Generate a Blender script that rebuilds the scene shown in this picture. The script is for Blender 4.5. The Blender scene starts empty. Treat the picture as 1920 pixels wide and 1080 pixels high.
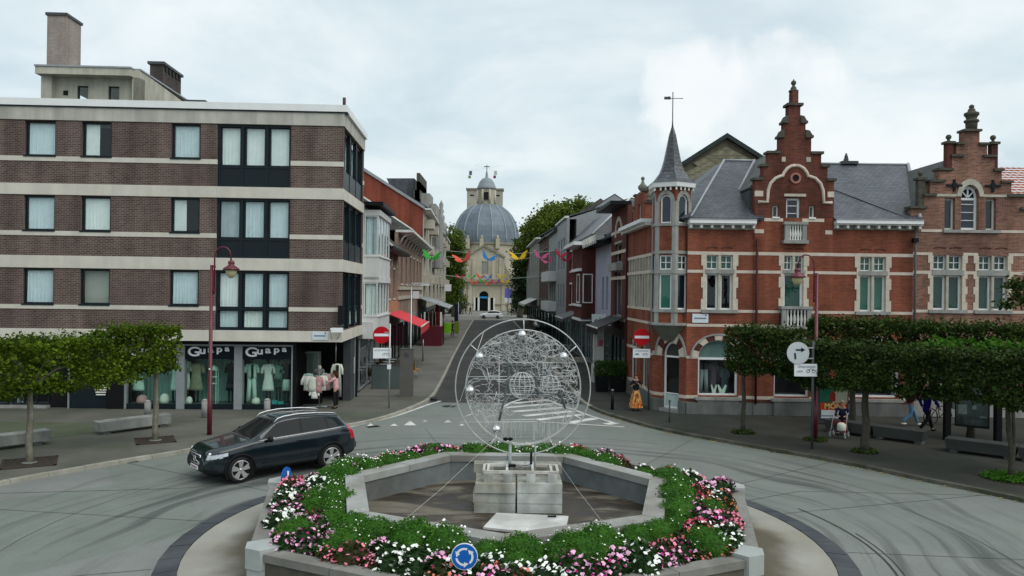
import bpy,bmesh,math,random
from mathutils import Vector,Matrix,noise as mnoise
random.seed(7)
R_=random.Random(11)
SC=bpy.context.scene
COL=SC.collection
PI=math.pi
FPX,CAMH,HV,ROLL=1450.0,5.3,544.0,0.0124
cd=bpy.data.cameras.new('camera');cam=bpy.data.objects.new('camera',cd);COL.objects.link(cam)
cd.sensor_width=36;cd.lens=36*FPX/1920;cd.clip_end=3000;cd.clip_start=0.1
cam.matrix_world=Matrix.Translation((0,0,CAMH))@Matrix.Rotation(PI/2+(HV-540)/FPX,4,'X')@Matrix.Rotation(ROLL,4,'Z')
SC.camera=cam
SUN_EL,SUN_AZ=math.radians(52),math.radians(125)
sl=bpy.data.lights.new('sun','SUN');sl.energy=1.35;sl.angle=math.radians(62);sl.color=(1.0,.96,.9)
so=bpy.data.objects.new('sun',sl);COL.objects.link(so)
sd=Vector((math.sin(SUN_AZ)*math.cos(SUN_EL),math.cos(SUN_AZ)*math.cos(SUN_EL),math.sin(SUN_EL)))
so.rotation_euler=sd.to_track_quat('Z','Y').to_euler();so.location=(20,-20,60)
W=bpy.data.worlds.new('World');SC.world=W;W.use_nodes=True
def make_world():
 nt=W.node_tree;N=nt.nodes;L=nt.links
 for n in list(N):N.remove(n)
 out=N.new('ShaderNodeOutputWorld');bg=N.new('ShaderNodeBackground');bg.inputs['Strength'].default_value=.1
 L.new(bg.outputs[0],out.inputs[0])
 sky=N.new('ShaderNodeTexSky');sky.sky_type='NISHITA';sky.sun_disc=False
 sky.sun_elevation=SUN_EL;sky.sun_rotation=SUN_AZ;sky.air_density=1.2;sky.dust_density=2.0
 tc=N.new('ShaderNodeTexCoord');sep=N.new('ShaderNodeSeparateXYZ');L.new(tc.outputs['Generated'],sep.inputs[0])
 def math_(op,a,b=None,c=None):
  m=N.new('ShaderNodeMath');m.operation=op
  for i,x in enumerate((a,b,c)):
   if x is None:continue
   if isinstance(x,(int,float)):m.inputs[i].default_value=x
   else:L.new(x,m.inputs[i])
  return m.outputs[0]
 zz=math_('ADD',math_('MAXIMUM',sep.outputs[2],0.0),.22)
 cx=math_('DIVIDE',sep.outputs[0],zz);cy=math_('DIVIDE',sep.outputs[1],zz)
 cmb=N.new('ShaderNodeCombineXYZ');L.new(cx,cmb.inputs[0]);L.new(cy,cmb.inputs[1])
 def nz(scale,det,rough,vec=None,dist=0,off=0):
  n=N.new('ShaderNodeTexNoise');n.inputs['Scale'].default_value=scale;n.inputs['Detail'].default_value=det
  n.inputs['Roughness'].default_value=rough;n.inputs['Distortion'].default_value=dist
  src=vec or cmb.outputs[0]
  if off:
   a=N.new('ShaderNodeVectorMath');a.operation='ADD';a.inputs[1].default_value=(off,off*.7,off*.3);L.new(src,a.inputs[0]);src=a.outputs[0]
  L.new(src,n.inputs['Vector']);return n.outputs[0]
 def ramp(x,pts):
  r=N.new('ShaderNodeValToRGB');el=r.color_ramp.elements
  while len(el)<len(pts):el.new(.5)
  for e,(p,c)in zip(el,pts):e.position=p;e.color=c if len(c)==4 else(*c,1)
  L.new(x,r.inputs[0]);return r.outputs[0]
 def mix(f,a,b,t='MIX'):
  m=N.new('ShaderNodeMixRGB');m.blend_type=t
  for i,x in enumerate((f,a,b)):
   if isinstance(x,(int,float)):m.inputs[i].default_value=x
   elif isinstance(x,tuple):m.inputs[i].default_value=(*x,1)
   else:L.new(x,m.inputs[i])
  return m.outputs[0]
 deck=ramp(nz(1.5,9,.55,dist=.3),[(.36,(4.2,5.05,5.5)),(.5,(5.1,5.85,6.15)),(.63,(6.2,6.7,6.8))])
 def bank(ax,ez,rx,rz,off,soft=.16):
  az=math_('ARCTAN2',sep.outputs[0],sep.outputs[1]);el_=math_('ARCSINE',sep.outputs[2])
  dx=math_('DIVIDE',math_('SUBTRACT',az,ax),rx);dz=math_('DIVIDE',math_('SUBTRACT',el_,ez),rz)
  r=math_('ADD',math_('MULTIPLY',dx,dx),math_('MULTIPLY',dz,dz))
  n=nz(9,8,.55,tc.outputs['Generated'],.2,off)
  v=math_('ADD',math_('SUBTRACT',1.0,r),math_('MULTIPLY',math_('SUBTRACT',n,.5),2.6))
  s=N.new('ShaderNodeMapRange');s.interpolation_type='SMOOTHSTEP'
  L.new(v,s.inputs[0]);s.inputs[1].default_value=.0;s.inputs[2].default_value=soft*2.2
  return s.outputs[0]
 shade=ramp(nz(7,6,.5,tc.outputs['Generated'],.1,3),[(.35,(5.4,6.1,6.35)),(.58,(7.0,7.2,7.15))])
 c=deck
 for(ax,ez,rx,rz,off)in((.285,.235,.13,.085,1.0),(.40,.17,.16,.06,2.2),(.09,.185,.2,.05,4.4),(.6,.2,.12,.05,8.1),(-.62,.28,.09,.035,5.5),(-.17,.29,.1,.04,6.6),(.30,.36,.3,.05,7.2)):
  m=bank(ax,ez,rx,rz,off,.9 if rz<.06 else.22)
  m2=N.new('ShaderNodeMath');m2.operation='MULTIPLY';L.new(m,m2.inputs[0]);m2.inputs[1].default_value=.95 if rz>=.06 else.5
  c=mix(m2.outputs[0],c,shade)
 hz=N.new('ShaderNodeMapRange');L.new(sep.outputs[2],hz.inputs[0]);hz.inputs[1].default_value=0.0;hz.inputs[2].default_value=.25
 hz.inputs[3].default_value=.55;hz.inputs[4].default_value=0.0
 c=mix(hz.outputs[0],c,(5.2,5.95,6.15))
 thin=ramp(nz(.8,4,.5,off=9),[(.5,(.06,)*3),(.72,(.22,)*3)])
 c=mix(thin,c,sky.outputs[0])
 L.new(c,bg.inputs['Color'])
make_world()
vs=SC.view_settings;vs.view_transform='Standard';vs.look='None';vs.exposure=0.55;vs.gamma=1;vs.use_curve_mapping=False
MATS={}
def _n(nt,t,**kw):
 n=nt.nodes.new(t)
 for k,v in kw.items():setattr(n,k,v)
 return n
def M(name,col=(.5,.5,.5),rough=.8,var=.18,scale=2.0,bump=.0,metal=0.0,spec=.14,bscale=None,coord='Object',tint=None,streak=0.0,coat=0.0,island=0.0):
 """plain surface with cloudy wear, an optional second tint, water streaks and fine relief"""
 if name in MATS:return MATS[name]
 m=bpy.data.materials.new(name);m.use_nodes=True;nt=m.node_tree;L=nt.links
 b=nt.nodes['Principled BSDF'];b.inputs['Roughness'].default_value=rough;b.inputs['Metallic'].default_value=metal
 b.inputs['Specular IOR Level'].default_value=spec
 if coat:b.inputs['Coat Weight'].default_value=coat;b.inputs['Coat Roughness'].default_value=.04
 tc=_n(nt,'ShaderNodeTexCoord')
 n1=_n(nt,'ShaderNodeTexNoise');n1.inputs['Scale'].default_value=scale;n1.inputs['Detail'].default_value=6;n1.inputs['Roughness'].default_value=.6
 L.new(tc.outputs[coord],n1.inputs['Vector'])
 mr=_n(nt,'ShaderNodeMapRange');mr.inputs[1].default_value=.3;mr.inputs[2].default_value=.7;mr.inputs[3].default_value=1-var;mr.inputs[4].default_value=1+var
 L.new(n1.outputs[0],mr.inputs[0])
 base=None
 if tint:
  n2=_n(nt,'ShaderNodeTexNoise');n2.inputs['Scale'].default_value=scale*.45;n2.inputs['Detail'].default_value=5
  L.new(tc.outputs[coord],n2.inputs['Vector'])
  mx=_n(nt,'ShaderNodeMixRGB');mx.inputs[1].default_value=(*col,1);mx.inputs[2].default_value=(*tint,1)
  r2=_n(nt,'ShaderNodeMapRange');r2.inputs[1].default_value=.4;r2.inputs[2].default_value=.62;L.new(n2.outputs[0],r2.inputs[0]);L.new(r2.outputs[0],mx.inputs[0])
  base=mx.outputs[0]
 hs=_n(nt,'ShaderNodeHueSaturation')
 if base:L.new(base,hs.inputs['Color'])
 else:hs.inputs['Color'].default_value=(*col,1)
 val=mr.outputs[0]
 if streak:
  mp=_n(nt,'ShaderNodeMapping');mp.inputs['Scale'].default_value=(2.3,2.3,.3);L.new(tc.outputs[coord],mp.inputs[0])
  n3=_n(nt,'ShaderNodeTexNoise');n3.inputs['Scale'].default_value=1.0;n3.inputs['Detail'].default_value=5;L.new(mp.outputs[0],n3.inputs['Vector'])
  r3=_n(nt,'ShaderNodeMapRange');r3.inputs[1].default_value=.35;r3.inputs[2].default_value=.65;r3.inputs[3].default_value=1-streak;r3.inputs[4].default_value=1+streak*.4
  L.new(n3.outputs[0],r3.inputs[0])
  mm=_n(nt,'ShaderNodeMath',operation='MULTIPLY');L.new(val,mm.inputs[0]);L.new(r3.outputs[0],mm.inputs[1]);val=mm.outputs[0]
 if island:
  g=_n(nt,'ShaderNodeNewGeometry');r4=_n(nt,'ShaderNodeMapRange');r4.inputs[3].default_value=1-island;r4.inputs[4].default_value=1+island
  L.new(g.outputs['Random Per Island'],r4.inputs[0])
  mm=_n(nt,'ShaderNodeMath',operation='MULTIPLY');L.new(val,mm.inputs[0]);L.new(r4.outputs[0],mm.inputs[1]);val=mm.outputs[0]
 L.new(val,hs.inputs['Value']);L.new(hs.outputs[0],b.inputs['Base Color'])
 if bump:
  nb=_n(nt,'ShaderNodeTexNoise');nb.inputs['Scale'].default_value=bscale or scale*8;nb.inputs['Detail'].default_value=4;L.new(tc.outputs[coord],nb.inputs['Vector'])
  bp=_n(nt,'ShaderNodeBump');bp.inputs['Strength'].default_value=bump;bp.inputs['Distance'].default_value=.02;L.new(nb.outputs[0],bp.inputs['Height']);L.new(bp.outputs[0],b.inputs['Normal'])
 MATS[name]=m;return m
def BRICK(name,c1,c2,mortar,bw=.21,bh=.065,mw=.01,bump=.5,rough=.85,patch=.15,ofs=.5,tint=None,spec=.1):
 """courses laid by UV in metres, with patchy weathering"""
 if name in MATS:return MATS[name]
 m=bpy.data.materials.new(name);m.use_nodes=True;nt=m.node_tree;L=nt.links
 b=nt.nodes['Principled BSDF'];b.inputs['Roughness'].default_value=rough;b.inputs['Specular IOR Level'].default_value=spec
 tc=_n(nt,'ShaderNodeTexCoord');br=_n(nt,'ShaderNodeTexBrick')
 br.offset=ofs;br.inputs['Color1'].default_value=(*c1,1);br.inputs['Color2'].default_value=(*c2,1);br.inputs['Mortar'].default_value=(*mortar,1)
 br.inputs['Scale'].default_value=1;br.inputs['Mortar Size'].default_value=mw;br.inputs['Mortar Smooth'].default_value=.3
 br.inputs['Brick Width'].default_value=bw;br.inputs['Row Height'].default_value=bh;br.inputs['Bias'].default_value=0
 L.new(tc.outputs['UV'],br.inputs['Vector'])
 n1=_n(nt,'ShaderNodeTexNoise');n1.inputs['Scale'].default_value=.7;n1.inputs['Detail'].default_value=8;n1.inputs['Roughness'].default_value=.65;L.new(tc.outputs['UV'],n1.inputs['Vector'])
 mr=_n(nt,'ShaderNodeMapRange');mr.inputs[1].default_value=.32;mr.inputs[2].default_value=.68;mr.inputs[3].default_value=1-patch;mr.inputs[4].default_value=1+patch;L.new(n1.outputs[0],mr.inputs[0])
 hs=_n(nt,'ShaderNodeHueSaturation');src=br.outputs[0]
 if tint:
  mx=_n(nt,'ShaderNodeMixRGB');n2=_n(nt,'ShaderNodeTexNoise');n2.inputs['Scale'].default_value=.35;n2.inputs['Detail'].default_value=6;L.new(tc.outputs['UV'],n2.inputs['Vector'])
  r2=_n(nt,'ShaderNodeMapRange');r2.inputs[1].default_value=.45;r2.inputs[2].default_value=.7;r2.inputs[4].default_value=.6;L.new(n2.outputs[0],r2.inputs[0])
  L.new(r2.outputs[0],mx.inputs[0]);L.new(src,mx.inputs[1]);mx.inputs[2].default_value=(*tint,1);src=mx.outputs[0]
 mp=_n(nt,'ShaderNodeMapping');mp.inputs['Scale'].default_value=(1.6,.16,1);L.new(tc.outputs['UV'],mp.inputs[0]);n3=_n(nt,'ShaderNodeTexNoise');n3.inputs['Scale'].default_value=1;n3.inputs['Detail'].default_value=6;L.new(mp.outputs[0],n3.inputs['Vector'])
 r3=_n(nt,'ShaderNodeMapRange');r3.inputs[1].default_value=.35;r3.inputs[2].default_value=.62;r3.inputs[3].default_value=.72;r3.inputs[4].default_value=1.08;L.new(n3.outputs[0],r3.inputs[0]);m3=_n(nt,'ShaderNodeMath',operation='MULTIPLY');L.new(mr.outputs[0],m3.inputs[0]);L.new(r3.outputs[0],m3.inputs[1])
 L.new(src,hs.inputs['Color']);L.new(m3.outputs[0],hs.inputs['Value']);L.new(hs.outputs[0],b.inputs['Base Color'])
 bp=_n(nt,'ShaderNodeBump');bp.inputs['Strength'].default_value=bump;bp.inputs['Distance'].default_value=.01;bp.invert=True
 L.new(br.outputs['Fac'],bp.inputs['Height']);L.new(bp.outputs[0],b.inputs['Normal'])
 MATS[name]=m;return m
def GLASS(name='window_glass',tint=(.93,.97,.97),refl=.0):
 if name in MATS:return MATS[name]
 m=bpy.data.materials.new(name);m.use_nodes=True;nt=m.node_tree;L=nt.links
 nt.nodes.remove(nt.nodes['Principled BSDF']);out=nt.nodes['Material Output']
 tr=_n(nt,'ShaderNodeBsdfTransparent');tr.inputs[0].default_value=(*tint,1)
 gl=_n(nt,'ShaderNodeBsdfGlossy');gl.inputs['Roughness'].default_value=.02;gl.inputs[0].default_value=(.9,.95,1,1)
 fr=_n(nt,'ShaderNodeFresnel');fr.inputs[0].default_value=1.5
 ad=_n(nt,'ShaderNodeMath',operation='ADD');ad.inputs[1].default_value=.005+refl;ad.use_clamp=True
 n1=_n(nt,'ShaderNodeTexNoise');n1.inputs['Scale'].default_value=1.2;tc=_n(nt,'ShaderNodeTexCoord');L.new(tc.outputs['Object'],n1.inputs['Vector'])
 bp=_n(nt,'ShaderNodeBump');bp.inputs['Strength'].default_value=.05;bp.inputs['Distance'].default_value=.05;L.new(n1.outputs[0],bp.inputs['Height']);L.new(bp.outputs[0],gl.inputs['Normal'])
 ge=_n(nt,'ShaderNodeNewGeometry');iv=_n(nt,'ShaderNodeMath',operation='SUBTRACT');iv.inputs[0].default_value=1;L.new(ge.outputs['Backfacing'],iv.inputs[1]);mu=_n(nt,'ShaderNodeMath',operation='MULTIPLY')
 mx=_n(nt,'ShaderNodeMixShader');L.new(fr.outputs[0],ad.inputs[0]);L.new(ad.outputs[0],mu.inputs[0]);L.new(iv.outputs[0],mu.inputs[1]);L.new(mu.outputs[0],mx.inputs[0]);L.new(tr.outputs[0],mx.inputs[1]);L.new(gl.outputs[0],mx.inputs[2]);L.new(mx.outputs[0],out.inputs[0])
 MATS[name]=m;return m
def LEAF(name,dark,light,patch=.35,trans=.25,scale=.9):
 if name in MATS:return MATS[name]
 m=bpy.data.materials.new(name);m.use_nodes=True;nt=m.node_tree;L=nt.links
 b=nt.nodes['Principled BSDF'];b.inputs['Roughness'].default_value=.55;b.inputs['Specular IOR Level'].default_value=.12
 g=_n(nt,'ShaderNodeNewGeometry');tc=_n(nt,'ShaderNodeTexCoord')
 mp=_n(nt,'ShaderNodeTexNoise');mp.inputs['Scale'].default_value=scale;mp.inputs['Detail'].default_value=3;L.new(tc.outputs['Object'],mp.inputs['Vector'])
 r=_n(nt,'ShaderNodeMapRange');r.inputs[1].default_value=.35;r.inputs[2].default_value=.65;L.new(mp.outputs[0],r.inputs[0])
 a=_n(nt,'ShaderNodeMath',operation='MULTIPLY_ADD');L.new(g.outputs['Random Per Island'],a.inputs[0]);a.inputs[1].default_value=1-patch;
 q=_n(nt,'ShaderNodeMath',operation='MULTIPLY');L.new(r.outputs[0],q.inputs[0]);q.inputs[1].default_value=patch;L.new(q.outputs[0],a.inputs[2])
 mx=_n(nt,'ShaderNodeMixRGB');mx.inputs[1].default_value=(*dark,1);mx.inputs[2].default_value=(*light,1);L.new(a.outputs[0],mx.inputs[0]);L.new(mx.outputs[0],b.inputs['Base Color'])
 t=_n(nt,'ShaderNodeBsdfTranslucent');L.new(mx.outputs[0],t.inputs[0]);ms=_n(nt,'ShaderNodeMixShader');ms.inputs[0].default_value=trans
 L.new(b.outputs[0],ms.inputs[1]);L.new(t.outputs[0],ms.inputs[2]);L.new(ms.outputs[0],nt.nodes['Material Output'].inputs[0])
 MATS[name]=m;return m
OFF={}
def prop(o,label=None,cat=None,group=None,kind=None):
 if label:o['label']=label
 if cat:o['category']=cat
 if group:o['group']=group
 if kind:o['kind']=kind
 return o
def thing(name,label,cat,loc=(0,0,0),group=None,rz=0.0):
 o=bpy.data.objects.new(name,None);COL.objects.link(o);o.location=loc;o.rotation_euler=(0,0,rz);o.empty_display_size=.3
 OFF[o.name]=Vector(loc);return prop(o,label,cat,group)
class MB:
 def __init__(s):s.v=[];s.f=[];s.sm=[]
 def face(s,pts,smooth=False):
  i=len(s.v);s.v+=[tuple(p)for p in pts];s.f.append(tuple(range(i,i+len(pts))));s.sm.append(smooth)
 def grid(s,rows,cu=False,cv=False,smooth=True):
  i0=len(s.v);nr,nc=len(rows),len(rows[0])
  for r in rows:s.v+=[tuple(p)for p in r]
  for a in range(nr if cu else nr-1):
   for b in range(nc if cv else nc-1):
    a2,b2=(a+1)%nr,(b+1)%nc
    s.f.append((i0+a*nc+b,i0+a*nc+b2,i0+a2*nc+b2,i0+a2*nc+b));s.sm.append(smooth)
 def hexa(s,p):
  i=len(s.v);s.v+=[tuple(q)for q in p]
  for f in((3,2,1,0),(4,5,6,7),(0,1,5,4),(1,2,6,5),(2,3,7,6),(3,0,4,7)):s.f.append(tuple(i+k for k in f));s.sm.append(False)
 def box(s,x0,x1,y0,y1,z0,z1):s.hexa([(x0,y0,z0),(x1,y0,z0),(x1,y1,z0),(x0,y1,z0),(x0,y0,z1),(x1,y0,z1),(x1,y1,z1),(x0,y1,z1)])
 def obox(s,c,ax,ay,az,hx,hy,hz):
  c=Vector(c);ax,ay,az=Vector(ax)*hx,Vector(ay)*hy,Vector(az)*hz
  s.hexa([c-ax-ay-az,c+ax-ay-az,c+ax+ay-az,c-ax+ay-az,c-ax-ay+az,c+ax-ay+az,c+ax+ay+az,c-ax+ay+az])
 def prism(s,poly,z0,z1):
  n=len(poly);i=len(s.v);s.v+=[(x,y,z0)for x,y in poly]+[(x,y,z1)for x,y in poly]
  s.f.append(tuple(i+n-1-k for k in range(n)));s.f.append(tuple(i+n+k for k in range(n)));s.sm+=[False,False]
  for k in range(n):s.f.append((i+k,i+(k+1)%n,i+n+(k+1)%n,i+n+k));s.sm.append(False)
 def tube(s,pts,r,n=8,cap=True,closed=False):
  pts=[Vector(p)for p in pts];rr=r if isinstance(r,(list,tuple))else[r]*len(pts);rows=[];up=None
  for k,p in enumerate(pts):
   if closed:t=pts[(k+1)%len(pts)]-pts[k-1]
   else:t=(pts[k+1]if k+1<len(pts)else p)-(pts[k-1]if k else p)
   if t.length<1e-9:t=Vector((0,0,1))
   t.normalize()
   if up is None:up=Vector((0,0,1))if abs(t.z)<.9 else Vector((1,0,0))
   x=up-t*up.dot(t)
   if x.length<1e-6:x=Vector((1,0,0)).cross(t)
   x.normalize();y=t.cross(x);up=x
   rows.append([p+x*math.cos(2*PI*j/n)*rr[k]+y*math.sin(2*PI*j/n)*rr[k]for j in range(n)])
  s.grid(rows,cu=closed,cv=True)
  if cap and not closed:s.face(rows[0][::-1]);s.face(rows[-1])
 def lathe(s,prof,c=(0,0,0),n=20,ax='Z'):
  c=Vector(c);rows=[]
  for r,z in prof:
   row=[]
   for j in range(n):
    a=2*PI*j/n;p=(r*math.cos(a),r*math.sin(a),z)
    if ax=='Y':p=(p[0],p[2],p[1])
    if ax=='X':p=(p[2],p[0],p[1])
    row.append(c+Vector(p))
   rows.append(row)
  s.grid(rows,cv=True);
  if prof[0][0]>1e-4:s.face(rows[0][::-1])
  if prof[-1][0]>1e-4:s.face(rows[-1])
 def sphere(s,c,r,n=12,sx=1,sy=1,sz=1):
  rows=[]
  for i in range(n//2+1):
   a=PI*i/(n//2)-PI/2
   rows.append([(c[0]+sx*r*math.cos(a)*math.cos(2*PI*j/n),c[1]+sy*r*math.cos(a)*math.sin(2*PI*j/n),c[2]+sz*r*math.sin(a))for j in range(n)])
  s.grid(rows,cv=True)
 def build(s,name,mat,parent=None,local=False,origin=None,**pr):
  me=bpy.data.meshes.new(name);o=bpy.data.objects.new(name,me);COL.objects.link(o)
  off=Vector((0,0,0))
  if parent is not None:
   o.parent=parent
   if not local:off=OFF.get(parent.name,off)
   OFF[o.name]=OFF.get(parent.name,Vector((0,0,0)))
  elif origin is not None:off=Vector(origin);o.location=off;OFF[o.name]=off
  vs_=[(x-off.x,y-off.y,z-off.z)for x,y,z in s.v]if off.length>0 else s.v
  me.from_pydata(vs_,[],s.f)
  me.polygons.foreach_set('use_smooth',s.sm)
  uvl=me.uv_layers.new(name='UVMap');d=uvl.data;V=me.vertices
  wv=s.v
  if len(s.f)<60000:
   for p in me.polygons:
    n=p.normal
    if abs(n.z)>.98:t=Vector((1,0,0));b=Vector((0,1,0))
    else:t=Vector((-n.y,n.x,0)).normalized();b=n.cross(t)
    for li in p.loop_indices:
     q=wv[me.loops[li].vertex_index];d[li].uv=(q[0]*t.x+q[1]*t.y,q[0]*b.x+q[1]*b.y+q[2]*b.z)
  me.materials.append(mat);me.update()
  if any(s.sm):
   bm=bmesh.new();bm.from_mesh(me);bmesh.ops.remove_doubles(bm,verts=bm.verts,dist=1e-5);bm.to_mesh(me);bm.free()
  return prop(o,**pr)
def share(src,name,parent=None,loc=(0,0,0),rz=0,scale=None,mat=None):
 o=src.copy();o.name=name;COL.objects.link(o);o.parent=parent;o.location=loc;o.rotation_euler=(0,0,rz)
 if scale:o.scale=scale
 return o
def copy_tree(o,parent=None):
 c=o.copy();COL.objects.link(c);c.parent=parent
 for ch in list(o.children):copy_tree(ch,c)
 return c
def un(u,v):
 a=u-960;b=v-HV;c,s=math.cos(ROLL),math.sin(ROLL);return a*c+b*s,-a*s+b*c
def G(u,v,z=0.0):
 a,b=un(u,v);D=FPX*(CAMH-z)/b;return Vector((a/FPX*D,D,z))
def at(u,v,D):
 a,b=un(u,v);return Vector((a/FPX*D,D,CAMH-b/FPX*D))
class Fac:
 def __init__(s,p0,d,flip=False):
  s.p=Vector((p0[0],p0[1],0));s.d=Vector((d[0],d[1],0)).normalized();n=Vector((s.d.y,-s.d.x,0));s.n=-n if flip else n
 def pt(s,a,z,d=0.0):q=s.p+s.d*a+s.n*d;return Vector((q.x,q.y,z))
 def pix(s,u,v,d=0.0):
  a,b=un(u,v);r=Vector((a/FPX,1,-b/FPX));o=s.p+s.n*d
  t=s.n.dot(o)/s.n.dot(Vector((r.x,r.y,0)));q=r*t;return(q-Vector((o.x,o.y,0))).dot(s.d),CAMH+q.z
 def sx(s,u,d=0.0):return s.pix(u,500,d)[0]
 def zz(s,u,v,d=0.0):return s.pix(u,v,d)[1]
 def box(s,mb,s0,s1,z0,z1,d0,d1):
  mb.hexa([s.pt(s0,z0,d1),s.pt(s1,z0,d1),s.pt(s1,z0,d0),s.pt(s0,z0,d0),s.pt(s0,z1,d1),s.pt(s1,z1,d1),s.pt(s1,z1,d0),s.pt(s0,z1,d0)])
 def poly(s,mb,pts,d0,d1):
  n=len(pts);f=[s.pt(a,z,d1)for a,z in pts];b=[s.pt(a,z,d0)for a,z in pts]
  mb.face(f);mb.face(b[::-1])
  for k in range(n):mb.face([f[k],b[k],b[(k+1)%n],f[(k+1)%n]])
 def arch(s,mb,sc,zs,r0,r1,d0,d1,n=18,a0=0,a1=PI,rz=None):
  k_=rz or 1.0
  for k in range(n):
   A=a0+(a1-a0)*k/n;B=a0+(a1-a0)*(k+1)/n
   q=[(sc+r*math.cos(t),zs+k_*r*math.sin(t))for r,t in((r0,A),(r1,A),(r1,B),(r0,B))]
   s.poly(mb,q,d0,d1)
 def spandrel(s,mb,s0,s1,zs,zt,d0,d1,n=12):
  sc=(s0+s1)/2;ra=(s1-s0)/2;rb=zt-zs
  for side in(0,1):
   for k in range(n):
    A=PI/2*k/n;B=PI/2*(k+1)/n
    xa,za,xb,zb=ra*math.cos(A),rb*math.sin(A),ra*math.cos(B),rb*math.sin(B)
    if side:q=[(sc-xa,zs+za),(sc-xb,zs+zb),(sc-xb,zt),(sc-xa,zt)]
    else:q=[(sc+xb,zs+zb),(sc+xa,zs+za),(sc+xa,zt),(sc+xb,zt)]
    s.poly(mb,q,d0,d1)
 def wall(s,mb,solids,holes=(),thick=.3,d=0.0):
  S=sorted({round(x,4)for r in list(solids)+list(holes)for x in r[:2]});Z=sorted({round(x,4)for r in list(solids)+list(holes)for x in r[2:4]})
  def occ(i,j):
   if i<0 or j<0 or i>=len(S)-1 or j>=len(Z)-1:return False
   a,z=(S[i]+S[i+1])/2,(Z[j]+Z[j+1])/2
   return any(r[0]<a<r[1]and r[2]<z<r[3]for r in solids)and not any(r[0]<a<r[1]and r[2]<z<r[3]for r in holes)
  O=[[occ(i,j)for j in range(len(Z)-1)]for i in range(len(S)-1)]
  g=lambda i,j:0<=i<len(S)-1 and 0<=j<len(Z)-1 and O[i][j]
  flipn=s.n.dot(Vector((s.d.y,-s.d.x,0)))<0
  for i in range(len(S)-1):
   for j in range(len(Z)-1):
    if not O[i][j]:continue
    a,b,z0,z1=S[i],S[i+1],Z[j],Z[j+1];A=d;B=d-thick
    q=[[(a,z0,A),(b,z0,A),(b,z1,A),(a,z1,A)],[(b,z0,B),(a,z0,B),(a,z1,B),(b,z1,B)]]
    if not g(i-1,j):q.append([(a,z0,B),(a,z0,A),(a,z1,A),(a,z1,B)])
    if not g(i+1,j):q.append([(b,z0,A),(b,z0,B),(b,z1,B),(b,z1,A)])
    if not g(i,j-1):q.append([(a,z0,B),(b,z0,B),(b,z0,A),(a,z0,A)])
    if not g(i,j+1):q.append([(a,z1,A),(b,z1,A),(b,z1,B),(a,z1,B)])
    for f in q:
     p=[s.pt(x,z,dd)for x,z,dd in f];mb.face(p[::-1]if flipn else p)
GL=GLASS();GLD=GLASS('shop_glass',(.9,.97,.95),.0)
MT=dict(
concrete=M('pale_concrete',(.60,.57,.50),.85,.08,1.2,.1,streak=.08),fascia=M('stained_concrete',(.46,.45,.40),.85,.12,1.0,.15,streak=.2),
white=M('white_paint',(.78,.79,.79),.5,.05,2,0),offwhite=M('off_white_paint',(.66,.66,.62),.6,.08,2,.05,streak=.1),
navy=M('blue_black_metal',(.006,.013,.018),.4,.1,2,0,spec=.25),black=M('black_paint',(.005,.005,.006),.5,.1,3,0,spec=.2),dark=M('dark_interior',(.010,.011,.011),.9,.2,2,0),
grey=M('grey_metal',(.26,.28,.29),.5,.1,2,.05),dgrey=M('dark_grey_metal',(.07,.075,.08),.5,.15,2,0),steel=M('galvanised_steel',(.45,.46,.46),.4,.12,3,.05,metal=.7),
curtain=M('net_curtain',(.74,.80,.82),.9,.06,3,0),curtainw=M('white_curtain',(.90,.91,.88),.9,.05,3,0),blind=M('green_blind',(.015,.065,.045),.8,.15,1.5,0),blindb=M('blue_blind',(.006,.016,.028),.6,.15,1.5,0),
red=M('claret_paint',(.10,.008,.018),.35,.15,4,0,spec=.5),stone=M('weathered_limestone',(.46,.43,.36),.85,.16,2.5,.2,streak=.15),stonedk=M('lichen_stone',(.085,.08,.065),.9,.3,5,.3),stonegr=M('grey_stone',(.30,.30,.28),.85,.15,2.5,.2,streak=.2),
bluestone=M('bluestone_plinth',(.15,.158,.15),.7,.2,1.6,.2,streak=.2),signred=M('sign_red',(.42,.006,.012),.4,.05,3,0),signwhite=M('sign_white',(.74,.76,.78),.4,.04,3,0),signblue=M('sign_blue',(.010,.12,.45),.35,.05,3,0),ink=M('dark_ink',(.02,.03,.045),.5,.05,3,0),inkl=M('grey_blue_ink',(.16,.2,.24),.5,.05,3,0),
lead=M('lead_flashing',(.32,.34,.36),.45,.1,2,.1,metal=.3),bark=M('bark',(.19,.18,.14),.9,.3,6,.6,streak=.3,bscale=30))
SLATE=BRICK('slate_roof',(.050,.058,.070),(.088,.098,.112),(.020,.022,.026),.26,.17,.012,.8,.45,.25,spec=.5)
SLATEOLD=BRICK('mossy_slate_roof',(.05,.052,.052),(.10,.10,.095),(.02,.02,.02),.3,.25,.015,.8,.8,.35,tint=(.06,.065,.045))
BR_DARK=BRICK('brown_brick',(.085,.050,.042),(.150,.095,.080),(.23,.205,.18),.215,.075,.012,.5,.85,.24,tint=(.075,.05,.048))
BR_RED=BRICK('orange_red_brick',(.30,.080,.040),(.195,.052,.030),(.19,.13,.10),.21,.062,.007,.5,.85,.26,tint=(.15,.05,.035))
BR_SOOT=BRICK('sooty_red_brick',(.185,.052,.034),(.105,.034,.026),(.13,.095,.075),.21,.062,.007,.6,.85,.35,tint=(.07,.035,.026))
BR_PINK=BRICK('old_pink_brick',(.33,.145,.095),(.16,.06,.040),(.30,.24,.20),.21,.062,.010,.6,.9,.25,tint=(.10,.055,.045))
BR_DKRED=BRICK('dark_red_brick',(.13,.035,.028),(.085,.026,.022),(.10,.075,.065),.21,.065,.008,.5,.85,.18)
BR_TAN=BRICK('tan_brick',(.36,.24,.18),(.26,.17,.13),(.33,.28,.24),.21,.065,.008,.5,.85,.18)
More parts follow.
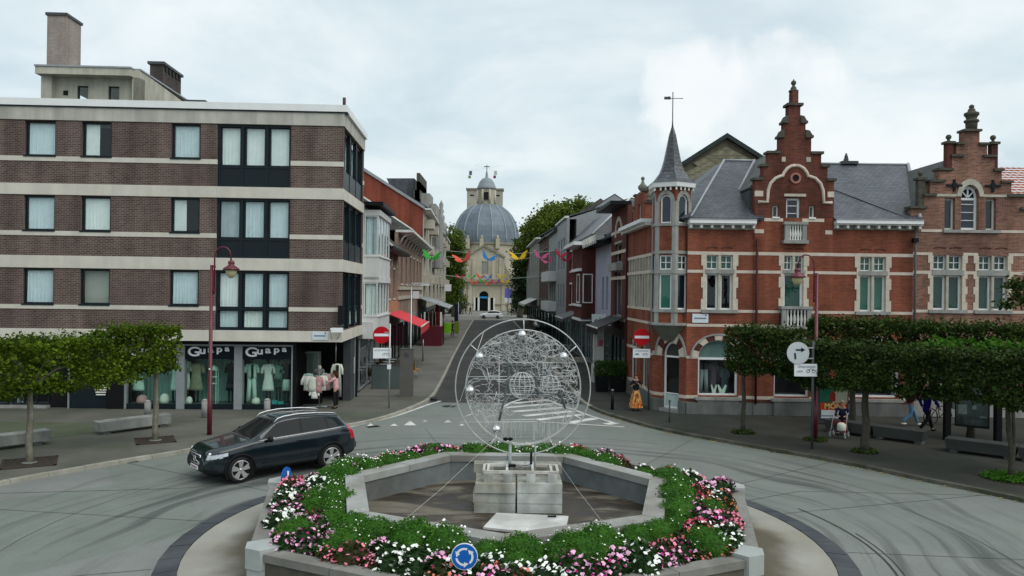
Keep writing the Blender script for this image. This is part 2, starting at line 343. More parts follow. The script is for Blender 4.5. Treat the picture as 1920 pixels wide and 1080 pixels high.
def empty_leaf_quad(mb,c,size,rnd,up=.4):
 d=Vector((rnd.gauss(0,1),rnd.gauss(0,1),rnd.gauss(0,1)*.7));
 if d.length<.01:d=Vector((1,0,0))
 d.normalize();n=Vector((rnd.gauss(0,1),rnd.gauss(0,1),rnd.gauss(0,1)+up));w=d.cross(n)
 if w.length<.01:return
 w.normalize();l=size*rnd.uniform(.7,1.3);ww=l*.36;c=Vector(c);m=c+d*l*.5
 dr=Vector((0,0,-l*.12))
 mb.face([c,m-w*ww+dr*.2,c+d*l+dr,m+w*ww+dr*.2])
# GROUND
ROADZ=-0.10
RC=Vector((0.0,16.8))
def road_mat():
 m=bpy.data.materials.new('concrete_road');m.use_nodes=True;nt=m.node_tree;L=nt.links;b=nt.nodes['Principled BSDF']
 b.inputs['Roughness'].default_value=.65;b.inputs['Specular IOR Level'].default_value=.2
 tc=_n(nt,'ShaderNodeTexCoord');sp=_n(nt,'ShaderNodeSeparateXYZ');L.new(tc.outputs['Object'],sp.inputs[0])
 def mth(op,a,b_=None):
  q=_n(nt,'ShaderNodeMath',operation=op)
  for i,x in enumerate((a,b_)):
   if x is None:continue
   if isinstance(x,(int,float)):q.inputs[i].default_value=x
   else:L.new(x,q.inputs[i])
  return q.outputs[0]
 r=mth('SQRT',mth('ADD',mth('POWER',sp.outputs[0],2),mth('POWER',sp.outputs[1],2)))
 th=mth('ARCTAN2',sp.outputs[0],sp.outputs[1])
 wob=_n(nt,'ShaderNodeTexNoise');wob.inputs['Scale'].default_value=.16;wob.inputs['Detail'].default_value=1;L.new(tc.outputs['Object'],wob.inputs['Vector'])
 rw=mth('ADD',r,mth('MULTIPLY',wob.outputs[0],3.2))
 cb=_n(nt,'ShaderNodeCombineXYZ');L.new(mth('MULTIPLY',rw,1.5),cb.inputs[0]);L.new(mth('MULTIPLY',th,.5),cb.inputs[1])
 n1=_n(nt,'ShaderNodeTexNoise');n1.inputs['Scale'].default_value=1.35;n1.inputs['Detail'].default_value=5;n1.inputs['Roughness'].default_value=.6;L.new(cb.outputs[0],n1.inputs['Vector'])
 s1=_n(nt,'ShaderNodeMapRange');s1.interpolation_type='SMOOTHSTEP';s1.inputs[1].default_value=.48;s1.inputs[2].default_value=.62;s1.inputs[3].default_value=0;s1.inputs[4].default_value=.66;L.new(n1.outputs[0],s1.inputs[0])
 nm=_n(nt,'ShaderNodeTexNoise');nm.inputs['Scale'].default_value=.13;nm.inputs['Detail'].default_value=2;L.new(tc.outputs['Object'],nm.inputs['Vector']);nr_=_n(nt,'ShaderNodeMapRange');nr_.inputs[1].default_value=.36;nr_.inputs[2].default_value=.58;nr_.inputs[3].default_value=.25;L.new(nm.outputs[0],nr_.inputs[0])
 fade=_n(nt,'ShaderNodeMapRange');fade.inputs[1].default_value=13.5;fade.inputs[2].default_value=11.0;L.new(r,fade.inputs[0])
 n2=_n(nt,'ShaderNodeTexNoise');n2.inputs['Scale'].default_value=.45;n2.inputs['Detail'].default_value=7;n2.inputs['Roughness'].default_value=.65;L.new(tc.outputs['Object'],n2.inputs['Vector'])
 m2=_n(nt,'ShaderNodeMapRange');m2.inputs[1].default_value=.3;m2.inputs[2].default_value=.7;m2.inputs[3].default_value=.84;m2.inputs[4].default_value=1.14;L.new(n2.outputs[0],m2.inputs[0])
 n4=_n(nt,'ShaderNodeTexNoise');n4.inputs['Scale'].default_value=22;n4.inputs['Detail'].default_value=3;L.new(tc.outputs['Object'],n4.inputs['Vector'])
 m4=_n(nt,'ShaderNodeMapRange');m4.inputs[1].default_value=.3;m4.inputs[2].default_value=.7;m4.inputs[3].default_value=.93;m4.inputs[4].default_value=1.07;L.new(n4.outputs[0],m4.inputs[0])
 vo=_n(nt,'ShaderNodeTexVoronoi');vo.inputs['Scale'].default_value=.16;L.new(tc.outputs['Object'],vo.inputs['Vector'])
 vs_=_n(nt,'ShaderNodeMixRGB');vs_.inputs[0].default_value=.5;vs_.inputs[1].default_value=(.175,.195,.175,1);L.new(vo.outputs['Color'],vs_.inputs[2])
 bw=_n(nt,'ShaderNodeRGBToBW');L.new(vo.outputs['Color'],bw.inputs[0])
 cm=_n(nt,'ShaderNodeMixRGB');L.new(bw.outputs[0],cm.inputs[0]);cm.inputs[1].default_value=(.158,.182,.160,1);cm.inputs[2].default_value=(.205,.212,.206,1)
 dk=_n(nt,'ShaderNodeMixRGB');L.new(mth('MULTIPLY',mth('MULTIPLY',s1.outputs[0],nr_.outputs[0]),fade.outputs[0]),dk.inputs[0]);L.new(cm.outputs[0],dk.inputs[1]);dk.inputs[2].default_value=(.042,.050,.046,1)
 n5=_n(nt,'ShaderNodeTexNoise');n5.inputs['Scale'].default_value=.9;n5.inputs['Detail'].default_value=8;n5.inputs['Roughness'].default_value=.7;L.new(tc.outputs['Object'],n5.inputs['Vector'])
 m5=_n(nt,'ShaderNodeMapRange');m5.inputs[1].default_value=.60;m5.inputs[2].default_value=.72;m5.inputs[4].default_value=.45;L.new(n5.outputs[0],m5.inputs[0])
 d5=_n(nt,'ShaderNodeMixRGB');L.new(m5.outputs[0],d5.inputs[0]);L.new(dk.outputs[0],d5.inputs[1]);d5.inputs[2].default_value=(.075,.075,.07,1);dk=d5
 hs=_n(nt,'ShaderNodeHueSaturation');L.new(dk.outputs[0],hs.inputs['Color']);L.new(mth('MULTIPLY',m2.outputs[0],m4.outputs[0]),hs.inputs['Value']);L.new(hs.outputs[0],b.inputs['Base Color'])
 bp=_n(nt,'ShaderNodeBump');bp.inputs['Strength'].default_value=.15;bp.inputs['Distance'].default_value=.01;L.new(n4.outputs[0],bp.inputs['Height']);L.new(bp.outputs[0],b.inputs['Normal'])
 return m
ROADM=road_mat()
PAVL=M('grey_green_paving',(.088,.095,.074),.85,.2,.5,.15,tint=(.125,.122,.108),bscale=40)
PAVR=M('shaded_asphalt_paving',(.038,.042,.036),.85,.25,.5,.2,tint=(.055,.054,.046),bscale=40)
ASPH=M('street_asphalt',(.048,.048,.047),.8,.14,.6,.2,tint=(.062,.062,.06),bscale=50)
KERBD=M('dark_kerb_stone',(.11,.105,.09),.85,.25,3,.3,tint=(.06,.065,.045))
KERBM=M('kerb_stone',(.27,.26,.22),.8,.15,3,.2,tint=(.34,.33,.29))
base=MB();base.face([(-900,-300,-.16),(900,-300,-.16),(900,1500,-.16),(-900,1500,-.16)])
base.build('ground',M('far_ground',(.10,.11,.09),.9,.2,.05),kind='structure')
KL=[(-9.5,-2),(-12.6,4.5),(-14.4,11),(-14.5,16.5),(-13.65,20.6),(-12.85,21.9),(-12.0,23.05),(-10.55,24.9),(-8.6,27.4),(-6.2,30.15),(-5.35,31.6),(-4.75,33.3),(-4.2,35.6),(-3.85,38.3),(-3.95,44),(-4.2,52),(-4.6,63),(-5.1,80),(-5.7,100),(-6.6,135)]
KR=[(10.5,-2),(13.8,4.5),(15.3,11),(14.6,17),(13.5,20.25),(12.15,22.2),(10.8,24.25),(9.6,25.7),(8.3,27.15),(6.05,29.8),(4.95,31.9),(4.0,34.2),(3.5,36.5),(3.3,39.5),(3.2,44),(2.95,52),(2.6,63),(2.0,80),(1.4,100),(.2,135)]
def dens(P,step=.8):
 out=[Vector(P[0])]
 for i in range(len(P)-1):
  p0=Vector(P[max(i-1,0)]);p1=Vector(P[i]);p2=Vector(P[i+1]);p3=Vector(P[min(i+2,len(P)-1)]);n=max(1,int((p2-p1).length/step))
  for k in range(1,n+1):
   t=k/n;out.append(.5*((2*p1)+(p2-p0)*t+(2*p0-5*p1+4*p2-p3)*t*t+(3*p1-p0-3*p2+p3)*t**3))
 return out
DL,DR=dens(KL),dens(KR)
def width_row(A,B):return[(A.x,A.y,ROADZ),(B.x,B.y,ROADZ)]
rd=MB();rd.face([(-24-0,-12-16.8,0),(24,-12-16.8,0),(24,36.9-16.8,0),(-24,36.9-16.8,0)])
road=rd.build('road',ROADM,kind='structure');road.location=(RC.x,RC.y,ROADZ)
st=MB();st.face([(-9,36.9,ROADZ+.004),(6,36.9,ROADZ+.004),(6,138,ROADZ+.004),(-10,138,ROADZ+.004)]);st.build('street',ASPH,kind='structure')
pz=MB();pz.face([(-60,138,ROADZ+.006),(60,138,ROADZ+.006),(60,215,ROADZ+.006),(-60,215,ROADZ+.006)]);pz.build('church_square',M('pale_square_paving',(.19,.185,.165),.85,.12,.2),kind='structure')
def pavement(name,D,side,mat,kerbname):
 mb=MB();far=60*side
 pts=[(p.x+side*.14,p.y,0)for p in D]
 for a,b in zip(pts,pts[1:]):
  q=[a,b,(far,b[1],0),(far,a[1],0)]
  mb.face(q if side>0 else q[::-1])
 o=mb.build(name,mat,kind='structure')
 k=0;acc=[D[0]];
 seg=[]
 for a,b in zip(D,D[1:]):seg.append((a,b))
 pos=D[0];i=0;L=0
 cum=[0]
 for a,b in seg:cum.append(cum[-1]+(b-a).length)
 def P(t):
  for j in range(len(seg)):
   if cum[j+1]>=t:u=(t-cum[j])/max(1e-6,cum[j+1]-cum[j]);return seg[j][0].lerp(seg[j][1],u)
  return D[-1]
 t=0;far_mb=MB()
 while t<cum[-1]-1:
  ln=1.0 if t<48 else 4.0;a=P(t);b=P(min(t+ln-.012*(ln==1),cum[-1]));
  d=(b-a).normalized();n=Vector((d.y,-d.x))*(-side)
  z1=.012+R_.uniform(-.004,.006);w0,w1=-.16,.015+R_.uniform(-.004,.004)
  c=[(a-n*.0+n*w1),(b+n*w1),(b+n*w0),(a+n*w0)]
  mb2=far_mb if(t>46 or a.y<6)else MB()
  mb2.hexa([(q.x,q.y,ROADZ-.05)for q in c]+[(q.x,q.y,z1)for q in c])
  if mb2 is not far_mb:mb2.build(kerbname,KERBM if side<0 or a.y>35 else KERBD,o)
  t+=ln
 far_mb.build('kerb_line',KERBM,o,kind='stuff')
 return o
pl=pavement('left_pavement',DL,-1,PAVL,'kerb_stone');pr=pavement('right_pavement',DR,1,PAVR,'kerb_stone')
sp=MB();sp.face([(-40,26.6,.004),(-15.5,26.8,.004),(-13.6,29.6,.004),(-40,30.6,.004)]);
sp.build('mossy_paving',M('mossy_paving_strip',(.085,.10,.065),.9,.2,.6,.1),kind='structure')
ls=MB()
for a,b in zip(DL,DL[1:]):
 if a.y>38:ls.face([(a.x-.2,a.y,.005),(a.x-7,a.y,.005),(b.x-7,b.y,.005),(b.x-.2,b.y,.005)])
ls.build('street_paving',M('pale_street_paving',(.165,.162,.145),.85,.14,.4,.1,tint=(.125,.123,.11)),kind='structure')
jt=MB()
def strip(mb,pts,w,z):
 pts=[Vector(p)for p in pts]
 for a,b in zip(pts,pts[1:]):
  d=(b-a);
  if d.length<1e-6:continue
  n=Vector((-d.y,d.x)).normalized()*w/2;mb.face([(a.x-n.x,a.y-n.y,z),(b.x-n.x,b.y-n.y,z),(b.x+n.x,b.y+n.y,z),(a.x+n.x,a.y+n.y,z)])
def gp(u,v):p=G(u,v,ROADZ);return(p.x,p.y)
for ang in(-152,-128,-107,-82,-60,-38,-14,6,30,52,72,95,118,140):
 a=math.radians(ang);strip(jt,[(RC.x+r*math.sin(a),RC.y+r*math.cos(a))for r in(7.1,10.4,13.6)],.016,ROADZ+.006)
for rr in(10.35,):
 strip(jt,[(RC.x+rr*math.sin(t),RC.y+rr*math.cos(t))for t in[math.radians(x)for x in range(-170,171,6)]],.014,ROADZ+.006)
strip(jt,[gp(0,925),gp(330,916),gp(560,900)],.02,ROADZ+.0065);strip(jt,[gp(1365,945),gp(1500,921),gp(1900,930)],.018,ROADZ+.0065)
strip(jt,[(RC.x+7.72*math.sin(t),RC.y-7.72*math.cos(t))for t in[math.radians(x)for x in range(20,112,3)]],.05,ROADZ+.007);strip(jt,[(RC.x+7.86*math.sin(t),RC.y-7.86*math.cos(t))for t in[math.radians(x)for x in range(20,96,3)]],.03,ROADZ+.007)
jo=jt.build('slab_joints',M('tar',(.05,.052,.05),.7,.2,5),kind='structure')
PAINT=M('road_paint',(.62,.62,.60),.6,.10,3,.1,tint=(.45,.45,.44))
WORN=M('worn_road_paint',(.42,.43,.42),.7,.2,5,.1,tint=(.28,.29,.28))
ZP=ROADZ+.010
mk=MB()
def pband(mb,uv,w,z=ZP):strip(mb,[gp(*p)for p in uv],w,z)
pband(mk,[(655,801),(700,791),(741,781),(770,771),(800,760),(826,752)],.16)
mk.build('painted_edge_line',PAINT,kind='structure')
tri=MB()
for(u,v,w,h)in((695,798,16,6),(739,797.5,16,4),(769,795,24,8),(797,790,9,3)):
 a=gp(u-w/2,v+h*.35);b=gp(u+w/2,v+h*.35);c=gp(u,v-h*.75);tri.face([(a[0],a[1],ZP),(b[0],b[1],ZP),(c[0],c[1],ZP)])
for(u,v,w,h)in((840,791,16,4),(866,797,10,3)):
 a=gp(u-w/2,v+h*.35);b=gp(u+w/2,v+h*.35);c=gp(u,v-h*.75);tri.face([(a[0],a[1],ZP),(b[0],b[1],ZP),(c[0],c[1],ZP)])
tri.build('yield_triangles',PAINT,kind='structure')
Z6=lambda x,y:(860+x/5.647,730+y/5.647)
hm=MB()
for a,b in(((570,150),(940,115)),((500,195),(1010,152)),((570,238),(1105,195)),((690,283),(1215,232)),((830,325),(1325,265)),((1180,355),(1450,308)),((1560,372),(1668,356))):
 strip(hm,[gp(*Z6(*a)),gp(*Z6(*b))],.42,ZP)
pband(hm,[Z6(445,205),Z6(560,140),Z6(680,102),Z6(930,108)],.17,ZP+.004);pband(hm,[Z6(930,108),Z6(1140,190),Z6(1400,285),Z6(1670,365)],.17,ZP+.004)
pband(hm,[Z6(880,348),Z6(1300,372),Z6(1755,401)],.15,ZP+.004)
hm.build('hatched_island',PAINT,kind='structure')
def manhole(u,v,r,lab,rect=False):
 p=G(u,v,ROADZ if lab[0]=='r' else 0);z=p.z+.006
 t=thing('manhole_cover',lab[2:],'manhole cover',(p.x,p.y,z))
 m=MB();m.lathe([(r,0),(r,.006),(0.001,.006)],(0,0,0),20);m.build('rim',M('cast_iron',(.07,.07,.068),.6,.2,9,.4,metal=.4),t,local=True)
 m=MB()
 for i in range(-3,4):
  hl=math.sqrt(max(.01,(r*.85)**2-(i*r/4.2)**2));m.box(-hl,hl,i*r/4.2-r*.05,i*r/4.2+r*.05,.006,.013)
 m.build('lid',M('cast_iron_lid',(.045,.045,.044),.5,.2,9,.3,metal=.4),t,local=True)
for(u,v,r)in((1745,896,.30),(1460,848,.26),(240,866,.28),(700,800,.25)):
 p=G(u,v,ROADZ);t=thing('road_drain',{1745:'iron drain grate by the right kerb near the leaning tree',1460:'iron drain grate by the right kerb before the corner house',240:'iron drain grate by the left kerb below the benches',700:'iron drain grate by the kerb behind the dark car'}[u],'drain',(p.x,p.y,ROADZ+.006),None,-.6 if u>1000 else.6);m=MB();m.box(-r,r,-.16,.16,0,.006);m.build('frame',M('cast_iron',(.07,.07,.068),.6,.2,9,.4,metal=.4),t,local=True)
 for k in range(-4,5):m=MB();m.box(k*r*.2-.014,k*r*.2+.014,-.14,.14,.006,.012);m.build('bar',M('drain_slot',(.015,.015,.015),.8,.1,3),t,local=True)
manhole(842,762,.32,'r:small dark manhole cover in the road at the mouth of the street')
manhole(812,746,.3,'p:manhole cover on the pavement corner by the grey column')
manhole(1708,806,.35,'p:manhole cover on the dark pavement beside the walking man')
manhole(1880,922,.35,'r:manhole cover near the right kerb beyond the leaning tree')
manhole(602,791,.4,'p:dark manhole cover on the left pavement behind the car')
lf=MB();rnd=random.Random(5)
for i,(a,b)in enumerate(zip(DR[10:60],DR[11:61])):
 for k in range(16):
  t=rnd.random();p=a.lerp(b,t);off=abs(rnd.gauss(0,.11))+.03;n=Vector((b-a));n=Vector((-n.y,n.x)).normalized()
  if p.y>34:continue
  q=p+n*off;s=rnd.uniform(.02,.06);an=rnd.uniform(0,PI)
  lf.face([(q.x+s*math.cos(an+x),q.y+s*math.sin(an+x)*.7,ROADZ+.012+rnd.random()*.01)for x in(0,1.3,PI,4.2)])
lf.build('fallen_leaves',M('dry_leaves',(.30,.23,.08),.8,.3,9,island=.4),kind='stuff')
# CENTRAL ISLAND, FLOWER BED, BASIN
def ringmesh(r0,r1,z,n=72,z1=None,c=RC,wav=0):
 mb=MB()
 for k in range(n):
  a,b=2*PI*k/n,2*PI*(k+1)/n
  mb.face([(c.x+r1*math.cos(a),c.y+r1*math.sin(a),z),(c.x+r1*math.cos(b),c.y+r1*math.sin(b),z),(c.x+r0*math.cos(b),c.y+r0*math.sin(b),z1 if z1 is not None else z),(c.x+r0*math.cos(a),c.y+r0*math.sin(a),z1 if z1 is not None else z)])
 return mb
apron=ringmesh(5.0,6.62,ROADZ+.03,z1=ROADZ+.13)
apm=M('buff_concrete_apron',(.31,.305,.275),.75,.12,.7,.15,tint=(.26,.245,.20))
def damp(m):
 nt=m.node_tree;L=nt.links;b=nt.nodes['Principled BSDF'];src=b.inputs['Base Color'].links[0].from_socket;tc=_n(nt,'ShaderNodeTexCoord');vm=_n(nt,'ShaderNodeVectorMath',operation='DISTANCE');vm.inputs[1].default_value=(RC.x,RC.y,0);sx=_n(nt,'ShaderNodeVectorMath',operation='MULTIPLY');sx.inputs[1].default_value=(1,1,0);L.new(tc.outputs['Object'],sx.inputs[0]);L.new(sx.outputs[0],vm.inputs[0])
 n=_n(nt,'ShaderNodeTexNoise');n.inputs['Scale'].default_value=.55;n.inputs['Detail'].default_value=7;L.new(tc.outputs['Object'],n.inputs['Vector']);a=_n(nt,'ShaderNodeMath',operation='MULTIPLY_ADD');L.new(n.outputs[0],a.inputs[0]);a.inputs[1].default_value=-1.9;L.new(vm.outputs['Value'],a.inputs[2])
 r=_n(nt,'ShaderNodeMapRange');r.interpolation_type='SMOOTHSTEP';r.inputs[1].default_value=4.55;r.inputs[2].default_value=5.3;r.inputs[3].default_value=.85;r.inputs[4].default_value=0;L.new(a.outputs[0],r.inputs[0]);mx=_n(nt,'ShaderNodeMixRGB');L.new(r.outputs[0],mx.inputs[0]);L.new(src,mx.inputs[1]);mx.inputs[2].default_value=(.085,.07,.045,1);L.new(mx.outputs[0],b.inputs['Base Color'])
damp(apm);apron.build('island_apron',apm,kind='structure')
KB=M('blue_grey_setts',(.055,.062,.070),.65,.2,1.2,.3,tint=(.078,.085,.092))
ro=MB();ro.lathe([(6.62,ROADZ-.02),(6.62,ROADZ+.012)],(RC.x,RC.y,0),72)
ringo=ro.build('apron_kerb',KB,kind='structure')
NS=56
for k in range(NS):
 a,b=2*PI*k/NS+.002,2*PI*(k+1)/NS-.002;m=MB();z=ROADZ+.02+R_.uniform(-.003,.003)
 def q(r,t,zz):return(RC.x+r*math.sin(t),RC.y-r*math.cos(t),zz)
 mid=(a+b)/2
 r0,r1=6.635,7.07
 ys=RC.y-7*math.cos(mid)
 m.hexa([q(r0,a,ROADZ-.03),q(r1,a,ROADZ-.03),q(r1,b,ROADZ-.03),q(r0,b,ROADZ-.03),q(r0,a,z+.02),q(r1,a,z-.012),q(r1,b,z-.012),q(r0,b,z+.02)])
 m.build('kerb_stone',KB,ringo)
HC=Vector((-.07,16.9))
def hept(R,k,c=HC):a=2*PI*k/7;return Vector((c.x+R*math.sin(a),c.y-R*math.cos(a)))
RO,RI=5.62,3.8
BED=thing('raised_planter','seven-sided raised concrete flower bed in the middle of the roundabout','planter',(HC.x,HC.y,ROADZ))
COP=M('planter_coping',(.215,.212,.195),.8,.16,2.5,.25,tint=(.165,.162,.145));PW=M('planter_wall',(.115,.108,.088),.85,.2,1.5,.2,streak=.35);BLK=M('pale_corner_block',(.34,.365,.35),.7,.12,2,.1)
def wallseg(mb,A,B,iA,iB,z0,z1):mb.hexa([(A.x,A.y,z0),(B.x,B.y,z0),(iB.x,iB.y,z0),(iA.x,iA.y,z0),(A.x,A.y,z1),(B.x,B.y,z1),(iB.x,iB.y,z1),(iA.x,iA.y,z1)])
for k in range(7):
 A,B,iA,iB=hept(RO,k),hept(RO,k+1),hept(RO-.26,k),hept(RO-.26,k+1)
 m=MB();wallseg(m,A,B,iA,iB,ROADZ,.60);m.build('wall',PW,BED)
 A,B,iA,iB=hept(RO+.05,k),hept(RO+.05,k+1),hept(RO-.30,k),hept(RO-.30,k+1)
 n=3
 for j in range(n):
  lo,hi=.07+.86*j/n+.0015,.07+.86*(j+1)/n-.0015;m=MB()
  wallseg(m,A.lerp(B,lo),A.lerp(B,hi),iA.lerp(iB,lo),iA.lerp(iB,hi),.60,.735+R_.uniform(-.002,.003));m.build('coping_stone',COP,BED)
 for(z0,z1,e)in((ROADZ+.02,.44,.0),(.45,.80,.03)):
  P,Q,S=hept(RO+.07+e,k),hept(RO+.07+e,k+1),hept(RO+.07+e,k-1);p,q,s=hept(RO-.33-e,k),hept(RO-.33-e,k+1),hept(RO-.33-e,k-1);f=.068
  m=MB();m.prism([tuple(x)for x in(P.lerp(S,f),P,P.lerp(Q,f),p.lerp(q,f*.9),p,p.lerp(s,f*.9))],z0,z1);m.build('corner_block',BLK,BED)
so_=MB();so_.face([(*hept(RO-.25,k),.60)for k in range(7)]);
soil=MB()
for k in range(7):
 a,b,c,d=hept(RO-.26,k),hept(RO-.26,k+1),hept(RI,k+1),hept(RI,k);soil.face([(a.x,a.y,.62),(b.x,b.y,.62),(c.x,c.y,.78),(d.x,d.y,.78)])
soil.build('soil',M('dark_soil',(.028,.024,.018),.95,.3,6,.5),BED)
BAS=thing('fountain_basin','dry seven-sided concrete fountain basin inside the flower bed','fountain basin',(HC.x,HC.y,.4))
BW=M('basin_wall',(.17,.19,.192),.75,.25,1.2,.15,tint=(.115,.118,.11));BC=M('basin_coping',(.31,.32,.305),.7,.14,2,.15,tint=(.225,.218,.195))
FLOORZ=.40;RIMZ=1.03
for k in range(7):
 A,B,iA,iB=hept(RI-.06,k),hept(RI-.06,k+1),hept(RI-.42,k),hept(RI-.42,k+1)
 m=MB();wallseg(m,A,B,iA,iB,.2,RIMZ-.16);m.build('wall',BW,BAS)
 A,B,iA,iB=hept(RI,k),hept(RI,k+1),hept(RI-.46,k),hept(RI-.46,k+1)
 for j in range(2):
  lo,hi=.5*j+.0025,.5*(j+1)-.0025;m=MB();wallseg(m,A.lerp(B,lo),A.lerp(B,hi),iA.lerp(iB,lo),iA.lerp(iB,hi),RIMZ-.16,RIMZ+R_.uniform(-.002,.004));m.build('coping_stone',BC,BAS)
def floor_mat():
 m=bpy.data.materials.new('damp_basin_floor');m.use_nodes=True;nt=m.node_tree;L=nt.links;b=nt.nodes['Principled BSDF'];tc=_n(nt,'ShaderNodeTexCoord');mp=_n(nt,'ShaderNodeMapping');mp.inputs['Scale'].default_value=(.42,1.15,1);L.new(tc.outputs['Object'],mp.inputs[0])
 n=_n(nt,'ShaderNodeTexNoise');n.inputs['Scale'].default_value=1.25;n.inputs['Detail'].default_value=9;n.inputs['Roughness'].default_value=.6;n.inputs['Distortion'].default_value=.8;L.new(mp.outputs[0],n.inputs['Vector'])
 r=_n(nt,'ShaderNodeValToRGB');el=r.color_ramp.elements;el.new(.5);el.new(.5)
 for e,(p,c)in zip(el,((.40,(.022,.016,.010)),(.50,(.048,.036,.024)),(.55,(.115,.10,.072)),(.68,(.17,.155,.12)))):e.position=p;e.color=(*c,1)
 L.new(n.outputs[0],r.inputs[0]);L.new(r.outputs[0],b.inputs['Base Color']);q=_n(nt,'ShaderNodeMapRange');q.inputs[1].default_value=.4;q.inputs[2].default_value=.6;q.inputs[3].default_value=.45;q.inputs[4].default_value=.85;L.new(n.outputs[0],q.inputs[0]);L.new(q.outputs[0],b.inputs['Roughness']);return m
fl=MB();fl.face([(*hept(RI-.30,k),FLOORZ)for k in range(7)]);fl.build('floor',floor_mat(),BAS)
PY=17.6
PED=thing('fountain_plinth','stepped pale stone plinth standing in the middle of the dry basin','plinth',(0,PY,FLOORZ))
PS=M('pale_plinth_stone',(.33,.32,.265),.8,.32,2.2,.25,tint=(.40,.42,.40),streak=.25)
yF=17.02
def px(u,v=940,D=yF):return at(u,v,D).x
x0,xm,x1=px(886),px(968),px(1054)
for i,(z0,z1)in enumerate(((FLOORZ,.60),(.61,.83),(.84,1.05))):
 for(a,b,e)in((x0,xm-.02,(.04,-.03,.06)[i]),(xm+.02,x1,(.0,.01,.0)[i])):
  m=MB();m.box(a+(.08-e if a==x0 and i==0 else(0 if a!=x0 else-.04+i*.05)),b,yF-e*.6,yF+.62,z0,z1);m.build('block',PS,PED)
  m=MB();m.box(a+(.0 if a!=x0 else.04),b,yF+.63,yF+1.35,z0,z1);m.build('block',PS,PED)
for(a,b)in((px(884),px(905)),(px(906),px(985)),(px(986),px(1058))):
 m=MB();m.box(a,b,yF+.95,yF+1.33,1.055,1.25);m.build('block',PS,PED)
pp=[G(931,961,FLOORZ+.05),G(1066,967,FLOORZ+.05),G(1058,1003,FLOORZ+.05),G(906,988,FLOORZ+.05)]
m=MB();m.hexa([(p.x,p.y,FLOORZ+.006)for p in(pp[3],pp[2],pp[1],pp[0])]+[(p.x,p.y,FLOORZ+.05)for p in(pp[3],pp[2],pp[1],pp[0])])
pla=m.build('access_plate',M('scuffed_white_plate',(.60,.60,.58),.6,.12,3,.1,tint=(.40,.40,.38)),origin=(pp[0].x,pp[0].y,FLOORZ))
prop(pla,'scuffed white access plate lying on the basin floor in front of the plinth','access plate')
m=MB();q=G(1035,969,FLOORZ+.05);m.box(q.x-.09,q.x+.09,q.y-.03,q.y+.05,FLOORZ+.052,FLOORZ+.07);m.build('handle',MT['black'],pla)
FR=thing('support_frame','white steel support frame on feet on top of the stone plinth','support frame',(0,PY,1.05))
WS=M('scratched_white_steel',(.60,.60,.57),.5,.15,6,.1,tint=(.40,.38,.34))
y0,y1=yF+.12,yF+.80;zt=1.30;xa,xb=px(906),px(1046)
for(ya)in(y0,y1):
 m=MB();m.box(xa,xb,ya-.03,ya+.03,zt-.06,zt);m.build('rail',WS,FR)
for xx in(xa,px(914),px(950),px(999),px(1034),xb):
 m=MB();m.box(xx-.028,xx+.028,y0+.03,y1-.03,zt-.055,zt+.004);m.build('crossbar',WS,FR)
for xx in(px(915),px(952),px(995),px(1036)):
 for ya in(y0,y1):
  m=MB();m.box(xx-.10,xx+.10,ya-.07,ya+.07,1.052,1.235);m.build('foot',PS,FR)
# WIRE SCULPTURE
SY=17.75
cA=at(980.5,725,SY);cB=at(981,726,SY);RA=126.5*SY/FPX;RB=107.5*SY/FPX
SCU=thing('wire_sculpture','round silver wire sculpture with hourglass and mirror balls above the fountain plinth','sculpture',(cA.x,SY,1.05))
SW=M('silver_wire',(.66,.67,.66),.4,.10,8,0,metal=.15);SWD=M('dull_grey_bar',(.13,.15,.155),.45,.15,6,0,metal=.3)
SWG=M('grey_silver_tube',(.46,.47,.46),.4,.15,8,0,metal=.2)
def ring(c,r,y,n=96):return[(c.x+r*math.cos(2*PI*k/n),y,c.z+r*math.sin(2*PI*k/n))for k in range(n)]
m=MB();m.tube(ring(cA,RA,SY),.0145,8,closed=True);m.build('outer_ring',SWG,SCU)
m=MB();m.tube(ring(cB,RB,SY-.03),.0125,8,closed=True);m.build('inner_ring',SWG,SCU)
m=MB();m.tube(ring(cB,RB,SY+.13),.008,6,closed=True);m.build('rear_ring',SW,SCU)
for ang in(90,38,142,180+28,-28,-62,180+62):
 a=math.radians(ang);m=MB();m.tube([(cB.x+RB*math.cos(a),SY-.03,cB.z+RB*math.sin(a)),(cA.x+RA*math.cos(a),SY,cA.z+RA*math.sin(a))],.011,6);m.build('strut',SW,SCU)
S7=lambda x,y:at(840+x/3.6,580+y/3.6,SY)
def bar(pts,r,name,mat=SW,y=0.0,n=6):
 m=MB();m.tube([tuple(S7(*p)+Vector((0,y,0)))for p in pts],r,n);return m.build(name,mat,SCU)
for(x,y)in((500,172),(215,320),(780,318),(150,547),(328,808)):
 c=S7(x,y);m=MB();m.sphere((c.x,SY-.03,c.z),.105,24);m.build('mirror_ball',M('mirror_ball',(.75,.76,.77),.12,.05,3,0,metal=.9),SCU)
bar([(328,840),(315,905)],.02,'ball_stem');bar([(318,860),(285,910)],.012,'ball_stem');bar([(118,600),(170,560)],.012,'ball_stem')
for pts,r in(([(362,215),(385,310),(410,375),(412,420),(400,500),(372,640),(345,750)],.026),([(650,215),(620,290),(590,375),(588,420),(600,520),(605,580)],.028),
([(362,215),(420,225),(500,240),(580,225),(650,215)],.02),([(408,380),(590,380)],.036),([(410,402),(590,402)],.02),([(730,470),(760,570),(790,670)],.028),([(600,455),(660,440),(730,470)],.02),
([(500,580),(600,560),(780,575)],.026),([(415,455),(400,540)],.02)):
 bar(pts,r,'hourglass_bar',SWD)
